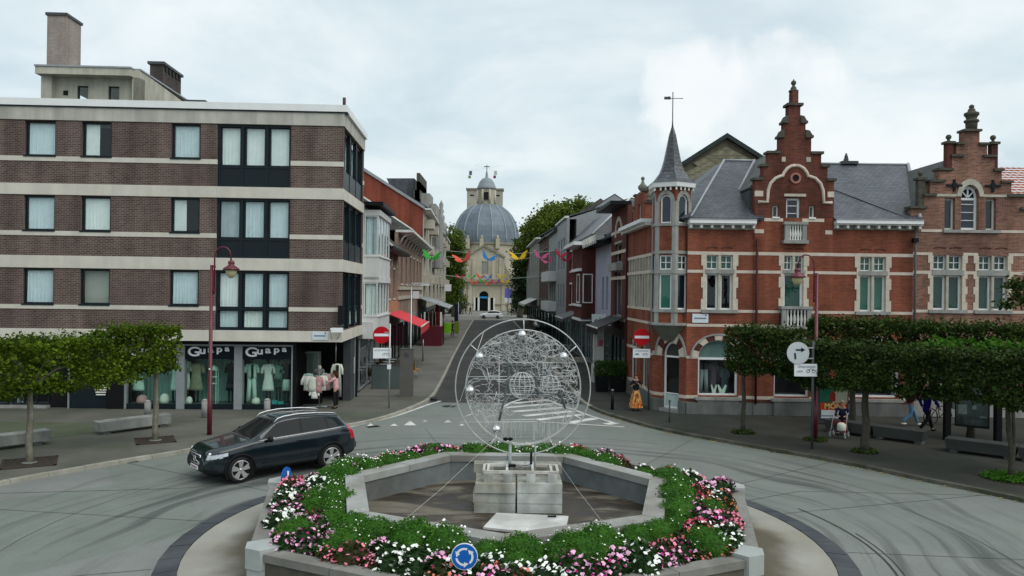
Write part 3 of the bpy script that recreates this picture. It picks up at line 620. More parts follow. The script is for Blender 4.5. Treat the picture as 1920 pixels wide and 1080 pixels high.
for pts in([(80,762),(600,758)],[(350,745),(600,742)],[(180,470),(560,476)],[(185,570),(720,575)],[(130,455),(880,450)],[(165,355),(860,362)],[(345,300),(345,750)],[(262,395),(285,480),(268,560)],[(330,555),(300,650),(345,640)],[(642,360),(640,620)]):
 bar(pts,.007,'rail',SW)
def ball(cx,cy,r,name,k):
 c=S7(cx,cy);m=MB();rr=r/3.6*SY/FPX
 for i in range(k):
  t=PI*i/k;m.tube([(c.x+rr*math.cos(a)*math.cos(t),SY+rr*math.cos(a)*math.sin(t)*.8,c.z+rr*math.sin(a))for a in[2*PI*j/28 for j in range(28)]],.006,4,closed=True)
 for i in range(1,6):
  z=-1+i/3;q=math.sqrt(max(0,1-z*z));m.tube([(c.x+rr*q*math.cos(a),SY+rr*q*math.sin(a)*.8,c.z+rr*z)for a in[2*PI*j/24 for j in range(24)]],.006,4,closed=True)
 m.build(name,SW,SCU)
ball(500,512,88,'wire_globe',7);ball(690,512,68,'wire_globe',5)
rnd=random.Random(21);wm=MB()
def inside(x,y):return(x-508)**2+(y-526)**2<385**2
def tangle(region,n,ln,r,curl=1.0):
 x0,y0,x1,y1=region
 for _ in range(n):
  for _t in range(20):
   x,y=rnd.uniform(x0,x1),rnd.uniform(y0,y1)
   if inside(x,y):break
  a=rnd.choice((0,PI))+rnd.gauss(0,.5);pts=[];dy=rnd.uniform(-.06,.10)
  for k in range(rnd.randint(5,ln)):
   pts.append(tuple(S7(x,y)+Vector((0,dy,0))));a+=rnd.gauss(0,.55*curl);x+=17*math.cos(a);y+=17*math.sin(a);dy+=rnd.gauss(0,.012)
   if not inside(x,y):a+=PI*.8;x+=30*math.cos(a);y+=30*math.sin(a)
  if len(pts)>2:wm.tube(pts,r,3,cap=False)
tangle((170,170,860,400),175,12,.0048);tangle((610,380,880,660),115,10,.0048);tangle((360,220,650,370),70,10,.0045);tangle((150,430,400,520),14,9,.006,.5)
tangle((150,570,400,730),75,10,.0045,1.6);tangle((560,640,880,720),26,9,.005);tangle((330,180,700,240),40,8,.006);tangle((420,430,600,600),26,8,.004)
for i in range(42):
 x=rnd.uniform(345,820);y=760+rnd.uniform(-20,10);yb=min(526+math.sqrt(max(0,385**2-(x-508)**2)),y+rnd.uniform(40,150))
 if yb>y+10:wm.tube([tuple(S7(x+rnd.uniform(-3,3),y+(yb-y)*t)+Vector((0,rnd.uniform(-.01,.01),0)))for t in(0,.33,.66,1)],.004,3,cap=False)
wm.build('wire_tangle',SW,SCU,kind='stuff')
fb=thing('floodlight','small black floodlight pair at the lower left rim of the wire sculpture','floodlight',tuple(S7(405,880)))
c=S7(405,872)
for dx in(-.055,.055):
 m=MB();m.sphere((c.x+dx,SY-.05,c.z),.062,12,sz=.72,sy=.7);m.build('lamp_head',M('glossy_black',(.006,.007,.009),.15,.1,2,0),fb)
m=MB();m.box(c.x-.1,c.x+.1,SY-.05,SY+.0,c.z-.075,c.z-.05);m.build('bracket',SW,fb)
for x in(420,590):
 m=MB();a=S7(x,905);m.tube([(a.x,SY,a.z),(a.x,SY,1.05)],.036 if x<500 else.022,8);m.build('post',M('grey_green_post',(.33,.36,.35),.5,.1,3,0),SCU)
m=MB();m.tube([(S7(575,0).x,SY-.1,1.62),(S7(575,0).x+.01,SY-.12,1.45),(S7(560,0).x,SY-.2,1.34),(S7(500,0).x,SY-.25,1.32),(S7(450,0).x,SY-.2,1.33),(S7(430,0).x,SY-.1,1.32)],.008,5);m.build('power_cable',MT['black'],SCU)
m=MB();m.box(S7(565,0).x,S7(580,0).x,SY-.16,SY-.1,1.34,1.62);m.build('junction_box',MT['black'],SCU)
m=MB();m.box(S7(420,0).x,S7(470,0).x,SY-.30,SY-.18,1.305,1.36);m.build('junction_box',MT['black'],SCU)
for(a,b)in((S7(330,860),at(700,957,14.6)),(S7(640,880),at(1163,962,14.9))):
 m=MB();b=Vector((b.x,b.y,FLOORZ+.03));m.tube([tuple(a),tuple(a.lerp(b,.5)-Vector((0,0,.06))),tuple(b)],.003,4);m.build('guy_wire',SW,SCU)
m=MB();m.tube([(cA.x+RA*math.cos(2.2),SY,cA.z+RA*math.sin(2.2)),(cA.x-RA*.93,SY+.1,cA.z-.35),(cA.x-RA-.5,SY+.3,cA.z-.75)],.006,4);m.build('guy_wire',SW,SCU)
# PLANTS IN THE BED
rnd=random.Random(17)
LG=LEAF('bright_green_leaf',(.014,.060,.006),(.085,.235,.022),.4,.2,3);LD=LEAF('dark_green_leaf',(.008,.022,.008),(.03,.075,.018),.4,.2,3);LB=LEAF('bronze_leaf',(.014,.022,.008),(.065,.065,.02),.4,.2,3)
PET={k:M(k+'_petals',c,.6,.1,9,0,island=.22)for k,c in dict(pink=(.74,.20,.30),rose=(.62,.08,.15),magenta=(.36,.02,.16),lilac=(.80,.42,.62),white=(.80,.82,.76),salmon=(.66,.20,.15),orange=(.55,.16,.06)).items()}
FOL,BLO={},{}
def dome_pt(r,h,rnd,shell=.85):
 a=rnd.uniform(0,2*PI);e=math.asin(rnd.uniform(-.05,1));k=shell+(1-shell)*rnd.random();return(r*k*math.cos(e)*math.cos(a),r*k*math.cos(e)*math.sin(a),h*k*math.sin(e))
def flower(mb,c,s,rnd,tilt=.5):
 n=Vector((rnd.gauss(0,tilt),rnd.gauss(-.3,tilt),1)).normalized();x=n.orthogonal().normalized();y=n.cross(x);c=Vector(c)
 pts=[c+(x*math.cos(t)+y*math.sin(t))*s*(1+.18*math.cos(5*t))for t in[2*PI*i/9+.2 for i in range(9)]];mb.face([tuple(p)for p in pts])
TMP=[]
def tmpl(kind,var):
 key=(kind,var)
 if key in FOL:return
 rd_=random.Random(hash(kind)%97+var*13);
 rd_=random.Random(sum(map(ord,kind))+var*13)
 mb=MB();r,h=(.40,.40)if kind in('cushion','daisy')else(.30,.26)
 nleaf,ls,mat=(1500,.034,LG)if kind in('cushion','daisy')else(260,.08,LD if kind in('white','magenta','lilac')else LB)
 for _ in range(nleaf):
  p=Vector(dome_pt(r,h,rd_,.86));q=1+.10*mnoise.noise(p*9+Vector((var*3,0,0)));empty_leaf_quad(mb,p*q,ls,rd_,1.0)
 rows=[[(r*.88*math.cos(e)*math.cos(a)*(1+.05*math.sin(5*a+var)),r*.88*math.cos(e)*math.sin(a),h*.88*math.sin(e))for a in[2*PI*j/14 for j in range(14)]]for e in(0,.35,.7,1.05,1.4,1.57)];mb.grid(rows,cv=True,smooth=False)
 o=mb.build('foliage',mat);TMP.append(o);FOL[key]=o
 mb=MB();nb,fs,pm={'cushion':(9+6*(var%2),.012,'white'),'daisy':(46,.015,'white'),'white':(52,.028,'white'),'magenta':(64,.029,'lilac'),'lilac':(70,.029,'lilac'),'pink':(64,.028,'pink'),'rose':(60,.028,'rose'),'salmon':(34,.029,'salmon'),'orange':(48,.027,'orange')}[kind]
 for _ in range(nb):p=Vector(dome_pt(r*1.05,h*1.1,rd_,.97));flower(mb,p+Vector((0,0,.012)),fs*rd_.uniform(.75,1.25),rd_)
 o=mb.build('blossom',PET[pm]);TMP.append(o);BLO[key]=o
 if kind in('magenta','rose'):
  mb=MB()
  for _ in range(34):p=Vector(dome_pt(r*1.03,h*1.06,rd_,.97));flower(mb,p,.027,rd_)
  o=mb.build('dark_blossom',PET['magenta' if kind=='magenta' else 'pink']);TMP.append(o);BLO[(kind,var,2)]=o
SIDE=['front left','left','rear left','rear','rear right','right','front right']
SIDEN=['front right','right','rear right','rear','rear left','left','front left']
LAB=dict(cushion=('bright green cushion plant','cushion plants in the flower bed'),daisy=('green cushion dotted with white daisies','daisy cushions in the flower bed'),white=('white busy lizzie clump','white flowers in the bed'),magenta=('magenta and lilac flower clump','magenta flowers in the bed'),lilac=('lilac pink flower clump','lilac flowers in the bed'),
pink=('pink begonia clump','pink flowers in the bed'),rose=('rose red begonia clump','rose flowers in the bed'),salmon=('salmon begonia clump with bronze leaves','salmon flowers in the bed'),orange=('orange red begonia clump with bronze leaves','orange flowers in the bed'))
def plant(kind,x,y,z,s,sec,sz=1.0,row_=''):
 var=rnd.randrange(3);tmpl('cushion' if kind=='daisy' and False else kind,var)
 lab,grp=LAB[kind];sz_='small' if s<.84 else('large' if s>1.05 else 'medium')
 t=thing('flowering_plant',f'{lab}, {row_} by the {sec} wall','flowering plant',(x,y,z),grp,rnd.uniform(0,6.28));t.scale=(s,s,s*sz)
 f=FOL[(kind,var)].copy();f.name='foliage';COL.objects.link(f);f.parent=t
 b=BLO[(kind,var)].copy();b.name='blossom';COL.objects.link(b);b.parent=t
 if(kind,var,2)in BLO:d=BLO[(kind,var,2)].copy();d.name='dark_blossom';COL.objects.link(d);d.parent=t
for k in range(7):
 sec=SIDEN[k]
 A,B=hept(RO-.30,k),hept(RO-.30,k+1);iA,iB=hept(RI+.02,k),hept(RI+.02,k+1)
 Lk=(B-A).length;rows=[(.13,.44,'out'),(.33,.46,'mid2'),(.56,.56,'mid'),(.84,.60,'in')]
 prev=None
 for(f,sp_,row)in rows:
  if sec in('rear',)and f in(.29,):pass
  a,b=A.lerp(iA,f),B.lerp(iB,f);L_=(b-a).length;n=int(L_/sp_)
  run=0;kind='cushion'
  for j in range(n):
   t=(j+.5+rnd.uniform(-.2,.2))/n;p=a.lerp(b,t)+Vector((rnd.uniform(-.05,.05),rnd.uniform(-.05,.05)))
   bare=sec=='rear right' and.42<t<.68
   if bare and row!='in':continue
   if row=='in':kind='daisy' if rnd.random()<(.85 if sec in('rear left','left')else.3)else 'cushion'
   elif row=='mid':
    if run<=0:kind=rnd.choice(['cushion','daisy','salmon','white','white','magenta','rose' if sec in('left','right')else 'cushion']);run=rnd.randint(1,2)
   elif row=='mid2' and run<=0 and rnd.random()<.28:kind=rnd.choice(('daisy','white'));run=1
   else:
    if run<=0:kind=rnd.choice(['magenta','white','pink','magenta','salmon','white','white','lilac','pink','magenta','orange' if sec in('right','rear right')else 'magenta']);run=rnd.randint(1,2)
   run-=1
   if sec in('rear','rear left','rear right')and row=='out' and rnd.random()<.55:kind=rnd.choice(('pink','rose','pink'))
   if sec in('rear','rear left')and row in('mid2',)and rnd.random()<.6:kind='daisy'
   z=.62+.16*f-.02;s=rnd.uniform(.74,1.28)*(1.06 if kind in('cushion','daisy')else 1.0)
   if rnd.random()<.07:continue
   if sec in('front left','front right')and row=='in':s*=1.08
   seg=('one end','the middle','the other end')[min(2,int(t*3))]if sec in('rear','front left','front right')and False else('nearer part' if p.y<(A.y+B.y)/2 else 'farther part')if abs(A.y-B.y)>1.5 else('left part' if p.x<-.9 else 'right part' if p.x>.9 else 'middle')
   plant(kind,p.x,p.y,z,s,sec,1.0 if kind in('cushion','daisy')else 1.15,{'out':'outer row','mid2':'second row','mid':'middle row','in':'inner rows'}[row]+', '+seg)
for o in TMP:bpy.data.objects.remove(o)
# ROUNDABOUT SIGNS
def arrow_ring(mb,c,R,w,X,Z,a0,a1,n=10,off=Vector((0,0,0))):
 c=Vector(c)+off;P=lambda r,t:tuple(c+X*r*math.cos(t)+Z*r*math.sin(t))
 for k in range(n):
  A,B=a0+(a1-a0)*k/n,a0+(a1-a0)*(k+1)/n;mb.face([P(R-w/2,A),P(R+w/2,A),P(R+w/2,B),P(R-w/2,B)])
 d=1 if a1>a0 else-1;mb.face([P(R-w*1.3,a1),P(R+w*1.3,a1),P(R*1.0,a1+d*w*2.3/R)])
def disc(mb,c,R,X,Z,N,d0,d1,n=32):
 c=Vector(c);f=[tuple(c+N*d1+X*R*math.cos(2*PI*k/n)+Z*R*math.sin(2*PI*k/n))for k in range(n)];b=[tuple(c+N*d0+X*R*math.cos(2*PI*k/n)+Z*R*math.sin(2*PI*k/n))for k in range(n)]
 mb.face(f);mb.face(b[::-1])
 for k in range(n):mb.face([f[k],b[k],b[(k+1)%n],f[(k+1)%n]])
ZV=Vector((0,0,1))
def round_sign(name,lab,cat,c,R,yaw,base,postr=.03,face=MT['signblue'],edge=MT['signwhite'],kind='roundabout',post=True):
 X=Vector((math.cos(yaw),math.sin(yaw),0));N=Vector((math.sin(yaw),-math.cos(yaw),0));c=Vector(c)
 t=thing(name,lab,cat,base)
 m=MB();disc(m,c,R,X,ZV,N,-.012,.012);m.build('panel',edge,t)
 m=MB();disc(m,c,R*.95,X,ZV,N,.012,.016);m.build('face',face,t)
 if kind=='roundabout':
  for k in range(3):
   a0=PI/2-2*PI*k/3-.35;m=MB();arrow_ring(m,c,R*.60,R*.16,X,ZV,a0+.0,a0+1.35,off=N*.020);m.build('arrow',MT['signwhite'],t)
 if post:
  m=MB();b=Vector(base);q=c-N*.04;m.tube([(q.x,q.y,b.z),(q.x,q.y,c.z+R*.6)],postr,10);m.build('post',MT['steel'],t)
 return t
c=at(871,1043,12.15);round_sign('roundabout_sign','blue round sign with three white arrows at the front of the flower bed','road sign',c,.21,0.0,(c.x,c.y+.04,.62))
c=at(537,893,18.1);round_sign('roundabout_sign','blue roundabout sign seen edge-on at the left corner of the flower bed','road sign',c,.22,math.radians(-104),(c.x,c.y,.62),edge=MT['signblue'])
# BUILDING PARTS
def window(par,F,s0,s1,z0,z1,d=0.0,depth=.12,fw=.06,cols=1,rows=(),mat=None,inner='curtain',name='window',colw=None,rail=.05,glass=None,arch=0,gap=.035,zi=None,label=None,sill=None,bars=None):
 """casement set back in its opening: frame, mullions, panes, and a curtain or blind behind the glass"""
 mat=mat or MT['white'];e=d-depth;mb=MB();t=.07
 zs=z1-arch
 F.box(mb,s0+.002,s0+fw,z0+.002,zs,e-t,e);F.box(mb,s1-fw,s1-.002,z0+.002,zs,e-t,e);F.box(mb,s0+fw,s1-fw,z0+.002,z0+fw,e-t,e)
 if arch:F.arch(mb,(s0+s1)/2,zs,(s1-s0)/2-fw,(s1-s0)/2-.004,e-t,e,12,rz=arch/((s1-s0)/2))
 else:F.box(mb,s0+fw,s1-fw,z1-fw,z1-.002,e-t,e)
 xs=[s0+fw]+[s0+(s1-s0)*c for c in(colw or[k/cols for k in range(1,cols)])]+[s1-fw]
 zs_=[z0+fw]+[z0+(z1-z0)*r for r in rows]+[(z1-fw)]
 for x in xs[1:-1]:F.box(mb,x-rail/2,x+rail/2,z0+fw,z1-fw,e-t+.004,e+.004)
 for z in zs_[1:-1]:F.box(mb,s0+fw,s1-fw,z-rail/2,z+rail/2,e-t+.002,e+.002)
 if bars:
  for x in bars[0]:q=s0+(s1-s0)*x;F.box(mb,q-.014,q+.014,z0+fw,z1-fw,e-t+.02,e+.006)
  for x in bars[1]:q=z0+(z1-z0)*x;F.box(mb,s0+fw,s1-fw,q-.014,q+.014,e-t+.022,e+.008)
 w=mb.build(name,mat,par)
 if label:w['label']=label
 for a,b in zip(xs,xs[1:]):
  for c,g in zip(zs_,zs_[1:]):
   pm=MB();F.box(pm,a+.004,b-.004,c+.004,g-.004,e-.042,e-.036);pm.build('pane',glass or GL,w)
 if inner in('curtain','curtainw','part'):
  for a,b in zip(xs,xs[1:]):
   cw=MB();n=max(8,int((b-a)/.035));rows_=[]
   A,B=a+.01,b-.01;fa=R_.uniform(.6,1.5)
   if inner=='part':B=a+(b-a)*R_.uniform(.35,.6)if R_.random()<.5 else B
   ph=R_.uniform(0,6)
   zz0=z0+.03 if zi is None else zi
   for k in range(n*2+1):
    s=A+(B-A)*k/(2*n);w_=fa*(.022*math.sin(k*1.9*fa**-.5+ph)+.012*math.sin(k*.7+ph*2));rows_.append([F.pt(s,zz0+.01*math.sin(k*.4),e-gap-t+w_),F.pt(s,z1-.03,e-gap-t+w_*.5)])
   cw.grid(rows_,smooth=False);cw.build('curtain',MT['curtainw']if inner!='curtain' else R_.choice([MT['curtain'],MT['curtain'],M('grey_net_curtain',(.50,.56,.58),.9,.1,3),MT['curtainw']]),w)
 elif inner in('blind','blindb','green'):
  cw=MB();F.box(cw,s0+fw*.5,s1-fw*.5,z0+.02,z1-.02,e-t-gap-.01,e-t-gap);cw.build('blind',MT.get(inner)or M('bright_green_blind',(.03,.16,.10),.8,.12,1.5),w)
 return w
def slab(F,par,name,mat,s0,s1,z0,z1,d0,d1,**k):
 m=MB();F.box(m,s0,s1,z0,z1,d0,d1);return m.build(name,mat,par,**k)
def text(par,s,mat,loc,size,rot,extrude=.01,sx=1.0,name='lettering',align='LEFT',bold=0.0,shear=0.0):
 c=bpy.data.curves.new(name,'FONT');c.body=s;c.size=size;c.extrude=extrude;c.align_x=align;c.offset=bold;c.shear=shear
 o=bpy.data.objects.new(name,c);COL.objects.link(o);c.materials.append(mat);o.parent=par
 o.location=Vector(loc)-OFF.get(par.name,Vector((0,0,0)));o.rotation_euler=rot;o.scale=(sx,1,1);TEXTS.append(o);return o
TEXTS=[]
def frot(F):return(PI/2,0,math.atan2(F.d.y,F.d.x))
# LEFT APARTMENT BUILDING
LCx,LCy=-7.30,33.1
FL=Fac((LCx,LCy),(1,.044));FLS=Fac((LCx,LCy),(-.044,1))
APT=thing('apartment_building','brown brick apartment block with concrete bands and clothes shop at street level','apartment block',(LCx-7,LCy,0))
zc=lambda v:FL.zz(100,v)
Z=dict(captop=zc(185.5),capbot=zc(198.5),fb=zc(225),n1t=zc(292.5),n1b=zc(302),w1t=zc(344),w1b=zc(365),n2t=zc(432.5),n2b=zc(441.5),w2t=zc(479),w2b=zc(502),n3t=zc(570.5),n3b=zc(579),ft=zc(616),fbt=zc(636.5))
SX=lambda u:FL.sx(u)
SL=SX(-230)
wins=[(SX(43),SX(101)),(SX(150),SX(206)),(SX(318),SX(373)),(SX(-62),SX(-5)),(SX(-170),SX(-112))]
BG=(SX(404.5),SX(542.5));WSIDE=FLS.sx(680)
sw0,sw1=.28,WSIDE-.35
floors=[(Z['n1b'],Z['n1t'],Z['fb'],Z['w1t']),(Z['n2b'],Z['n2t'],Z['w1b'],Z['w2t']),(Z['n3b'],Z['n3t'],Z['w2b'],Z['ft'])]
wb=MB();holes=[]
for(nb,nt_,top,bot)in floors:
 for a,b in wins:holes.append((a,b,nt_,top-.03))
holes+=[(BG[0],BG[1],Z['w1t'],Z['fb']-.02),(BG[0],BG[1],Z['w2t'],Z['w1b']-.02),(BG[0],BG[1],Z['ft'],Z['w2b']-.02)]
FL.wall(wb,[(SL,0,Z['ft'],Z['fb'])],holes,.28)
sholes=[(sw0,sw1,Z['w1t'],Z['fb']-.02),(sw0,sw1,Z['w2t'],Z['w1b']-.02),(sw0,sw1,Z['ft']+.02,Z['w2b']-.02)]
FLS.wall(wb,[(0.28,WSIDE,Z['ft'],Z['fb'])],sholes,.28)
wb.build('brick_wall',BR_DARK,APT)
def bandset(z0,z1,mat,name,proud,gaps=(),joints=()):
 xs=sorted([SL]+[g for g in joints]+[proud]);
 for a,b in zip(xs,xs[1:]):
  skip=any(a>=g0-.01 and b<=g1+.01 for g0,g1 in gaps)
  if skip:continue
  slab(FL,APT,name,mat,a+.003,b-.003,z0,z1,-.10,proud)
 slab(FLS,APT,name,mat,.001-.0,WSIDE,z0,z1,-.10,proud)
jn=[SX(u)for u in(210,404.5,542.5,-20,-150)]
bandset(Z['fb'],Z['capbot'],MT['fascia'],'roof_fascia',.05,(),[SX(210),SX(404.5),SX(-60),SX(545)])
bandset(Z['w1b'],Z['w1t'],MT['concrete'],'concrete_band',.04,(),jn);bandset(Z['w2b'],Z['w2t'],MT['concrete'],'concrete_band',.04,(),jn)
bandset(Z['fbt'],Z['ft'],MT['concrete'],'concrete_band',.05,(),jn)
for(nb,nt_,top,bot)in floors:
 xs=[SL]+sorted([x for w in wins for x in w])+[BG[0],BG[1],.02]
 slab(FL,APT,'sill_band',MT['concrete'],SL,BG[0],nb,nt_-.01,-.08,.025);slab(FL,APT,'sill_band',MT['concrete'],BG[1],.02,nb,nt_-.01,-.08,.025)
 slab(FLS,APT,'sill_band',MT['concrete'],WSIDE-.34,WSIDE,nb,nt_-.01,-.08,.025)
slab(FL,APT,'roof_cap',MT['white'],SL,.18,Z['capbot'],Z['captop'],-.4,.13);slab(FLS,APT,'roof_cap',MT['white'],-.13+.31,WSIDE+.02,Z['capbot'],Z['captop'],-.4,.16)
slab(FL,APT,'cap_edge',MT['navy'],SL,.19,Z['capbot']-.05,Z['capbot']-.001,-.3,.10)
m=MB()
p=[FL.pt(SL,Z['captop']-.2,-.2),FL.pt(-.05,Z['captop']-.2,-.2),FLS.pt(WSIDE,Z['captop']-.2,-.2),FL.pt(SL,Z['captop']-.2,-10)];b2=[Vector((q.x,q.y,q.z-.3))for q in p]
m.hexa([b2[0],b2[1],b2[2],b2[3],*p]);m.build('roof',MT['dgrey'],APT)
NV=MT['navy']
for i,(nb,nt_,top,bot)in enumerate(floors):
 for j,(a,b)in enumerate(wins):
  kind='curtain'
  lab=None
  if(i,j)in((1,1),(1,2),(0,1)):kind='part'
  if i==2 and j==1:kind='beige'
  w=window(APT,FL,a,b,nt_,top-.03,0,.12,.085,1,(),NV,kind if kind!='beige' else None,zi=None)
  slab(FL,w,'sill',NV,a-.03,b+.03,nt_-.04,nt_+.03,-.1,.05)
  if kind=='beige':slab(FL,w,'blind',M('beige_roller_blind',(.42,.41,.35),.9,.05,2),a+.05,b-.05,nt_+.03,top-.06,-.36,-.35)
for i,(zt,zb,lo)in enumerate(((Z['fb']-.02,Z['w1t'],zc(304.5)),(Z['w1b']-.02,Z['w2t'],zc(442)),(Z['w2b']-.02,Z['ft'],zc(574.5)))):
 a,b=BG;wd=b-a;cw=[.005,.30,.37,.63,.70,.995]
 for k in range(3):
  q0,q1=a+wd*(.015+.335*k),a+wd*(.015+.335*k+.30)
  w=window(APT,FL,q0,q1,lo,zt-.05,0,.18,.07,1,(),NV,'curtainw' if i==0 and k!=1 else('part' if(i,k)==(0,1)else 'curtain'))
  if i==2:
   w=window(APT,FL,q0,q1,zb+.06,lo-.04,0,.18,.07,1,(),NV,'curtain')
  else:slab(FL,APT,'spandrel_panel',NV,q0-.01,q1+.03,zb+.02,lo-.03,-.2,-.12)
 for x in(a+.035,a+wd*.3325,a+wd*.6675,b-.035):slab(FL,APT,'mullion',NV,x-.06,x+.06,zb+.01,zt-.01,-.24,-.09)
 slab(FL,APT,'transom',NV,a,b,lo-.07,lo+.01,-.23,-.085);slab(FL,APT,'head_frame',NV,a,b,zt-.09,zt,-.23,-.083);slab(FL,APT,'bottom_frame',NV,a,b,zb+.001,zb+.08,-.23,-.08)
 n=3;sw=(sw1-sw0)/n
 for k in range(n):
  q0,q1=sw0+sw*k+.05,sw0+sw*(k+1)-.02
  window(APT,FLS,q0,q1,lo,zt-.05,0,.14,.07,2,(),NV,'curtain' if i==0 else 'blind',gap=.25)
  if i==2:window(APT,FLS,q0,q1,zb+.10,lo-.05,0,.14,.07,2,(),NV,'curtain')
  else:slab(FLS,APT,'spandrel_panel',NV,q0-.02,q1+.02,zb+.02,lo-.03,-.16,-.06)
 for k in range(n+1):x=sw0+.03+(sw-.02)*k;slab(FLS,APT,'mullion',NV,x-.05,x+.05,zb+.02,zt-.01,-.2,-.04)
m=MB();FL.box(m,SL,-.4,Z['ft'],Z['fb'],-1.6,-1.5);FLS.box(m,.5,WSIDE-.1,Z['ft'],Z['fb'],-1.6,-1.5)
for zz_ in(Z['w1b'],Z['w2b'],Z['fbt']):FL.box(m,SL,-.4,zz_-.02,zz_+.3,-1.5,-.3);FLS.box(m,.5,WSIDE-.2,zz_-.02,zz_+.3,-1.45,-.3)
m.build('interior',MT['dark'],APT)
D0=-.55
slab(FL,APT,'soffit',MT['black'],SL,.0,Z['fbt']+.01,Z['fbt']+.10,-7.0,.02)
ZS=0.02;vz=lambda v,u=400:FL.zz(u,v,D0)
ztop,zsign,zp0,zp1=vz(648.6),vz(675),vz(759),vz(769.5)
SD=lambda u:FL.sx(u,D0)
GREY=MT['grey']
slab(FL,APT,'shop_step',MT['stonegr'],SD(236),SD(551),0,vz(770),D0-.3,D0+.06)
for(a,b)in((334,349),(442,457)):slab(FL,APT,'shop_pillar',GREY,SD(a),SD(b),vz(770),ztop,D0-.3,D0+.05)
for(a,b)in((236.5,240),(549,551.5)):slab(FL,APT,'shop_post',GREY,SD(a),SD(b),vz(770),ztop,D0-.2,D0+.04)
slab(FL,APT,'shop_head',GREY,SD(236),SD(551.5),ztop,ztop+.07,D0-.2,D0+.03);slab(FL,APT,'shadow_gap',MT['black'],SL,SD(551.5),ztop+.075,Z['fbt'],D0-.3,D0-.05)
MINT=M('mint_backcloth',(.30,.46,.40),.9,.15,.8,0,tint=(.16,.27,.25))
GARM=dict(mint=M('mint_garment',(.55,.72,.63),.9,.1,5),cream=M('cream_garment',(.66,.68,.58),.9,.1,5),khaki=M('khaki_garment',(.27,.27,.18),.9,.15,5),white=M('white_garment',(.78,.78,.72),.9,.1,5),pinkg=M('pink_garment',(.50,.28,.29),.9,.1,5),darkg=M('dark_garment',(.02,.022,.025),.9,.1,5),teal=M('teal_box',(.05,.30,.28),.6,.1,4))
def garment(par,F,s,z0,z1,w,d,mat,kind='dress',name='garment'):
 """a dressed torso form: lathe-like clothes with shoulders, waist, flare, and sleeves"""
 m=MB();h=z1-z0;c=F.pt(s,0,d)
 if kind=='dress':prof=[(.62,0),(.60,.1),(.50,.35),(.40,.58),(.46,.75),(.52,.88),(.40,.97),(.16,1.0)]
 elif kind=='top':prof=[(.50,0),(.46,.3),(.50,.7),(.54,.85),(.42,.96),(.16,1.0)]
 else:prof=[(.50,0),(.46,.5),(.40,1.0)]
 rows=[]
 for r,t in prof:
  rows.append([F.pt(s+r*w*math.cos(a)*(1+.06*math.sin(5*a)*(1-t)),z0+h*t,d+r*w*.5*math.sin(a))for a in[2*PI*k/16 for k in range(16)]])
 m.grid(rows,cv=True);m.face(rows[-1]);m.face(rows[0][::-1])
 if kind in('dress','top'):
  hh=.60 if kind=='top' else.36
  for sg in(-1,1):m.tube([F.pt(s+sg*w*.40,z1-.05*h,d),F.pt(s+sg*w*.62,z1-h*hh*.5,d+.02),F.pt(s+sg*w*.66,z1-h*hh,d+.05)],[w*.17,w*.14,w*.15],8)
 o=m.build(name,mat,par);return o
def mannequin(F,s,zb,d,mat,kind,lab,h=1.55,w=.42,legs=True,mat2=None):
 p=F.pt(s,zb,d);t=thing('mannequin',lab,'mannequin',tuple(p))
 if kind=='suit':
  garment(t,F,s,zb+.80*h*.72,zb+h*.94,w,d,mat,'top','jacket')
  m=MB()
  for sg in(-1,1):m.tube([F.pt(s+sg*.09,zb+h*.60,d),F.pt(s+sg*.12,zb+h*.3,d),F.pt(s+sg*.15,zb+.05,d)],[.10,.09,.10],10)
  m.build('trousers',mat,t);m=MB();F.box(m,s+.0,s+.10,zb+h*.60,zb+h*.92,d+w*.20,d+w*.29);m.build('shirt',GARM['darkg'],t)
 else:
  garment(t,F,s,zb+h*(.30 if kind=='dress' else.58),zb+h*.94,w,d,mat,kind)
  if kind=='top' and mat2:garment(t,F,s,zb+h*.3,zb+h*.60,w*.9,d,mat2,'skirt','skirt')
  m=MB()
  for sg in(-1,1):m.tube([F.pt(s+sg*.07,zb+h*.4,d),F.pt(s+sg*.07,zb+.02,d)],[.05,.035],8)
  m.build('leg',GARM['darkg'],t)
 m=MB();m.tube([F.pt(s,zb+h*.92,d),F.pt(s,zb+h*.99,d)],.045,8);m.sphere(tuple(F.pt(s,zb+h*1.06,d)),.085,10,sz=1.25);m.build('head',M('dark_mannequin',(.04,.045,.045),.5,.1,3),t)
 return t
zfl=vz(759)
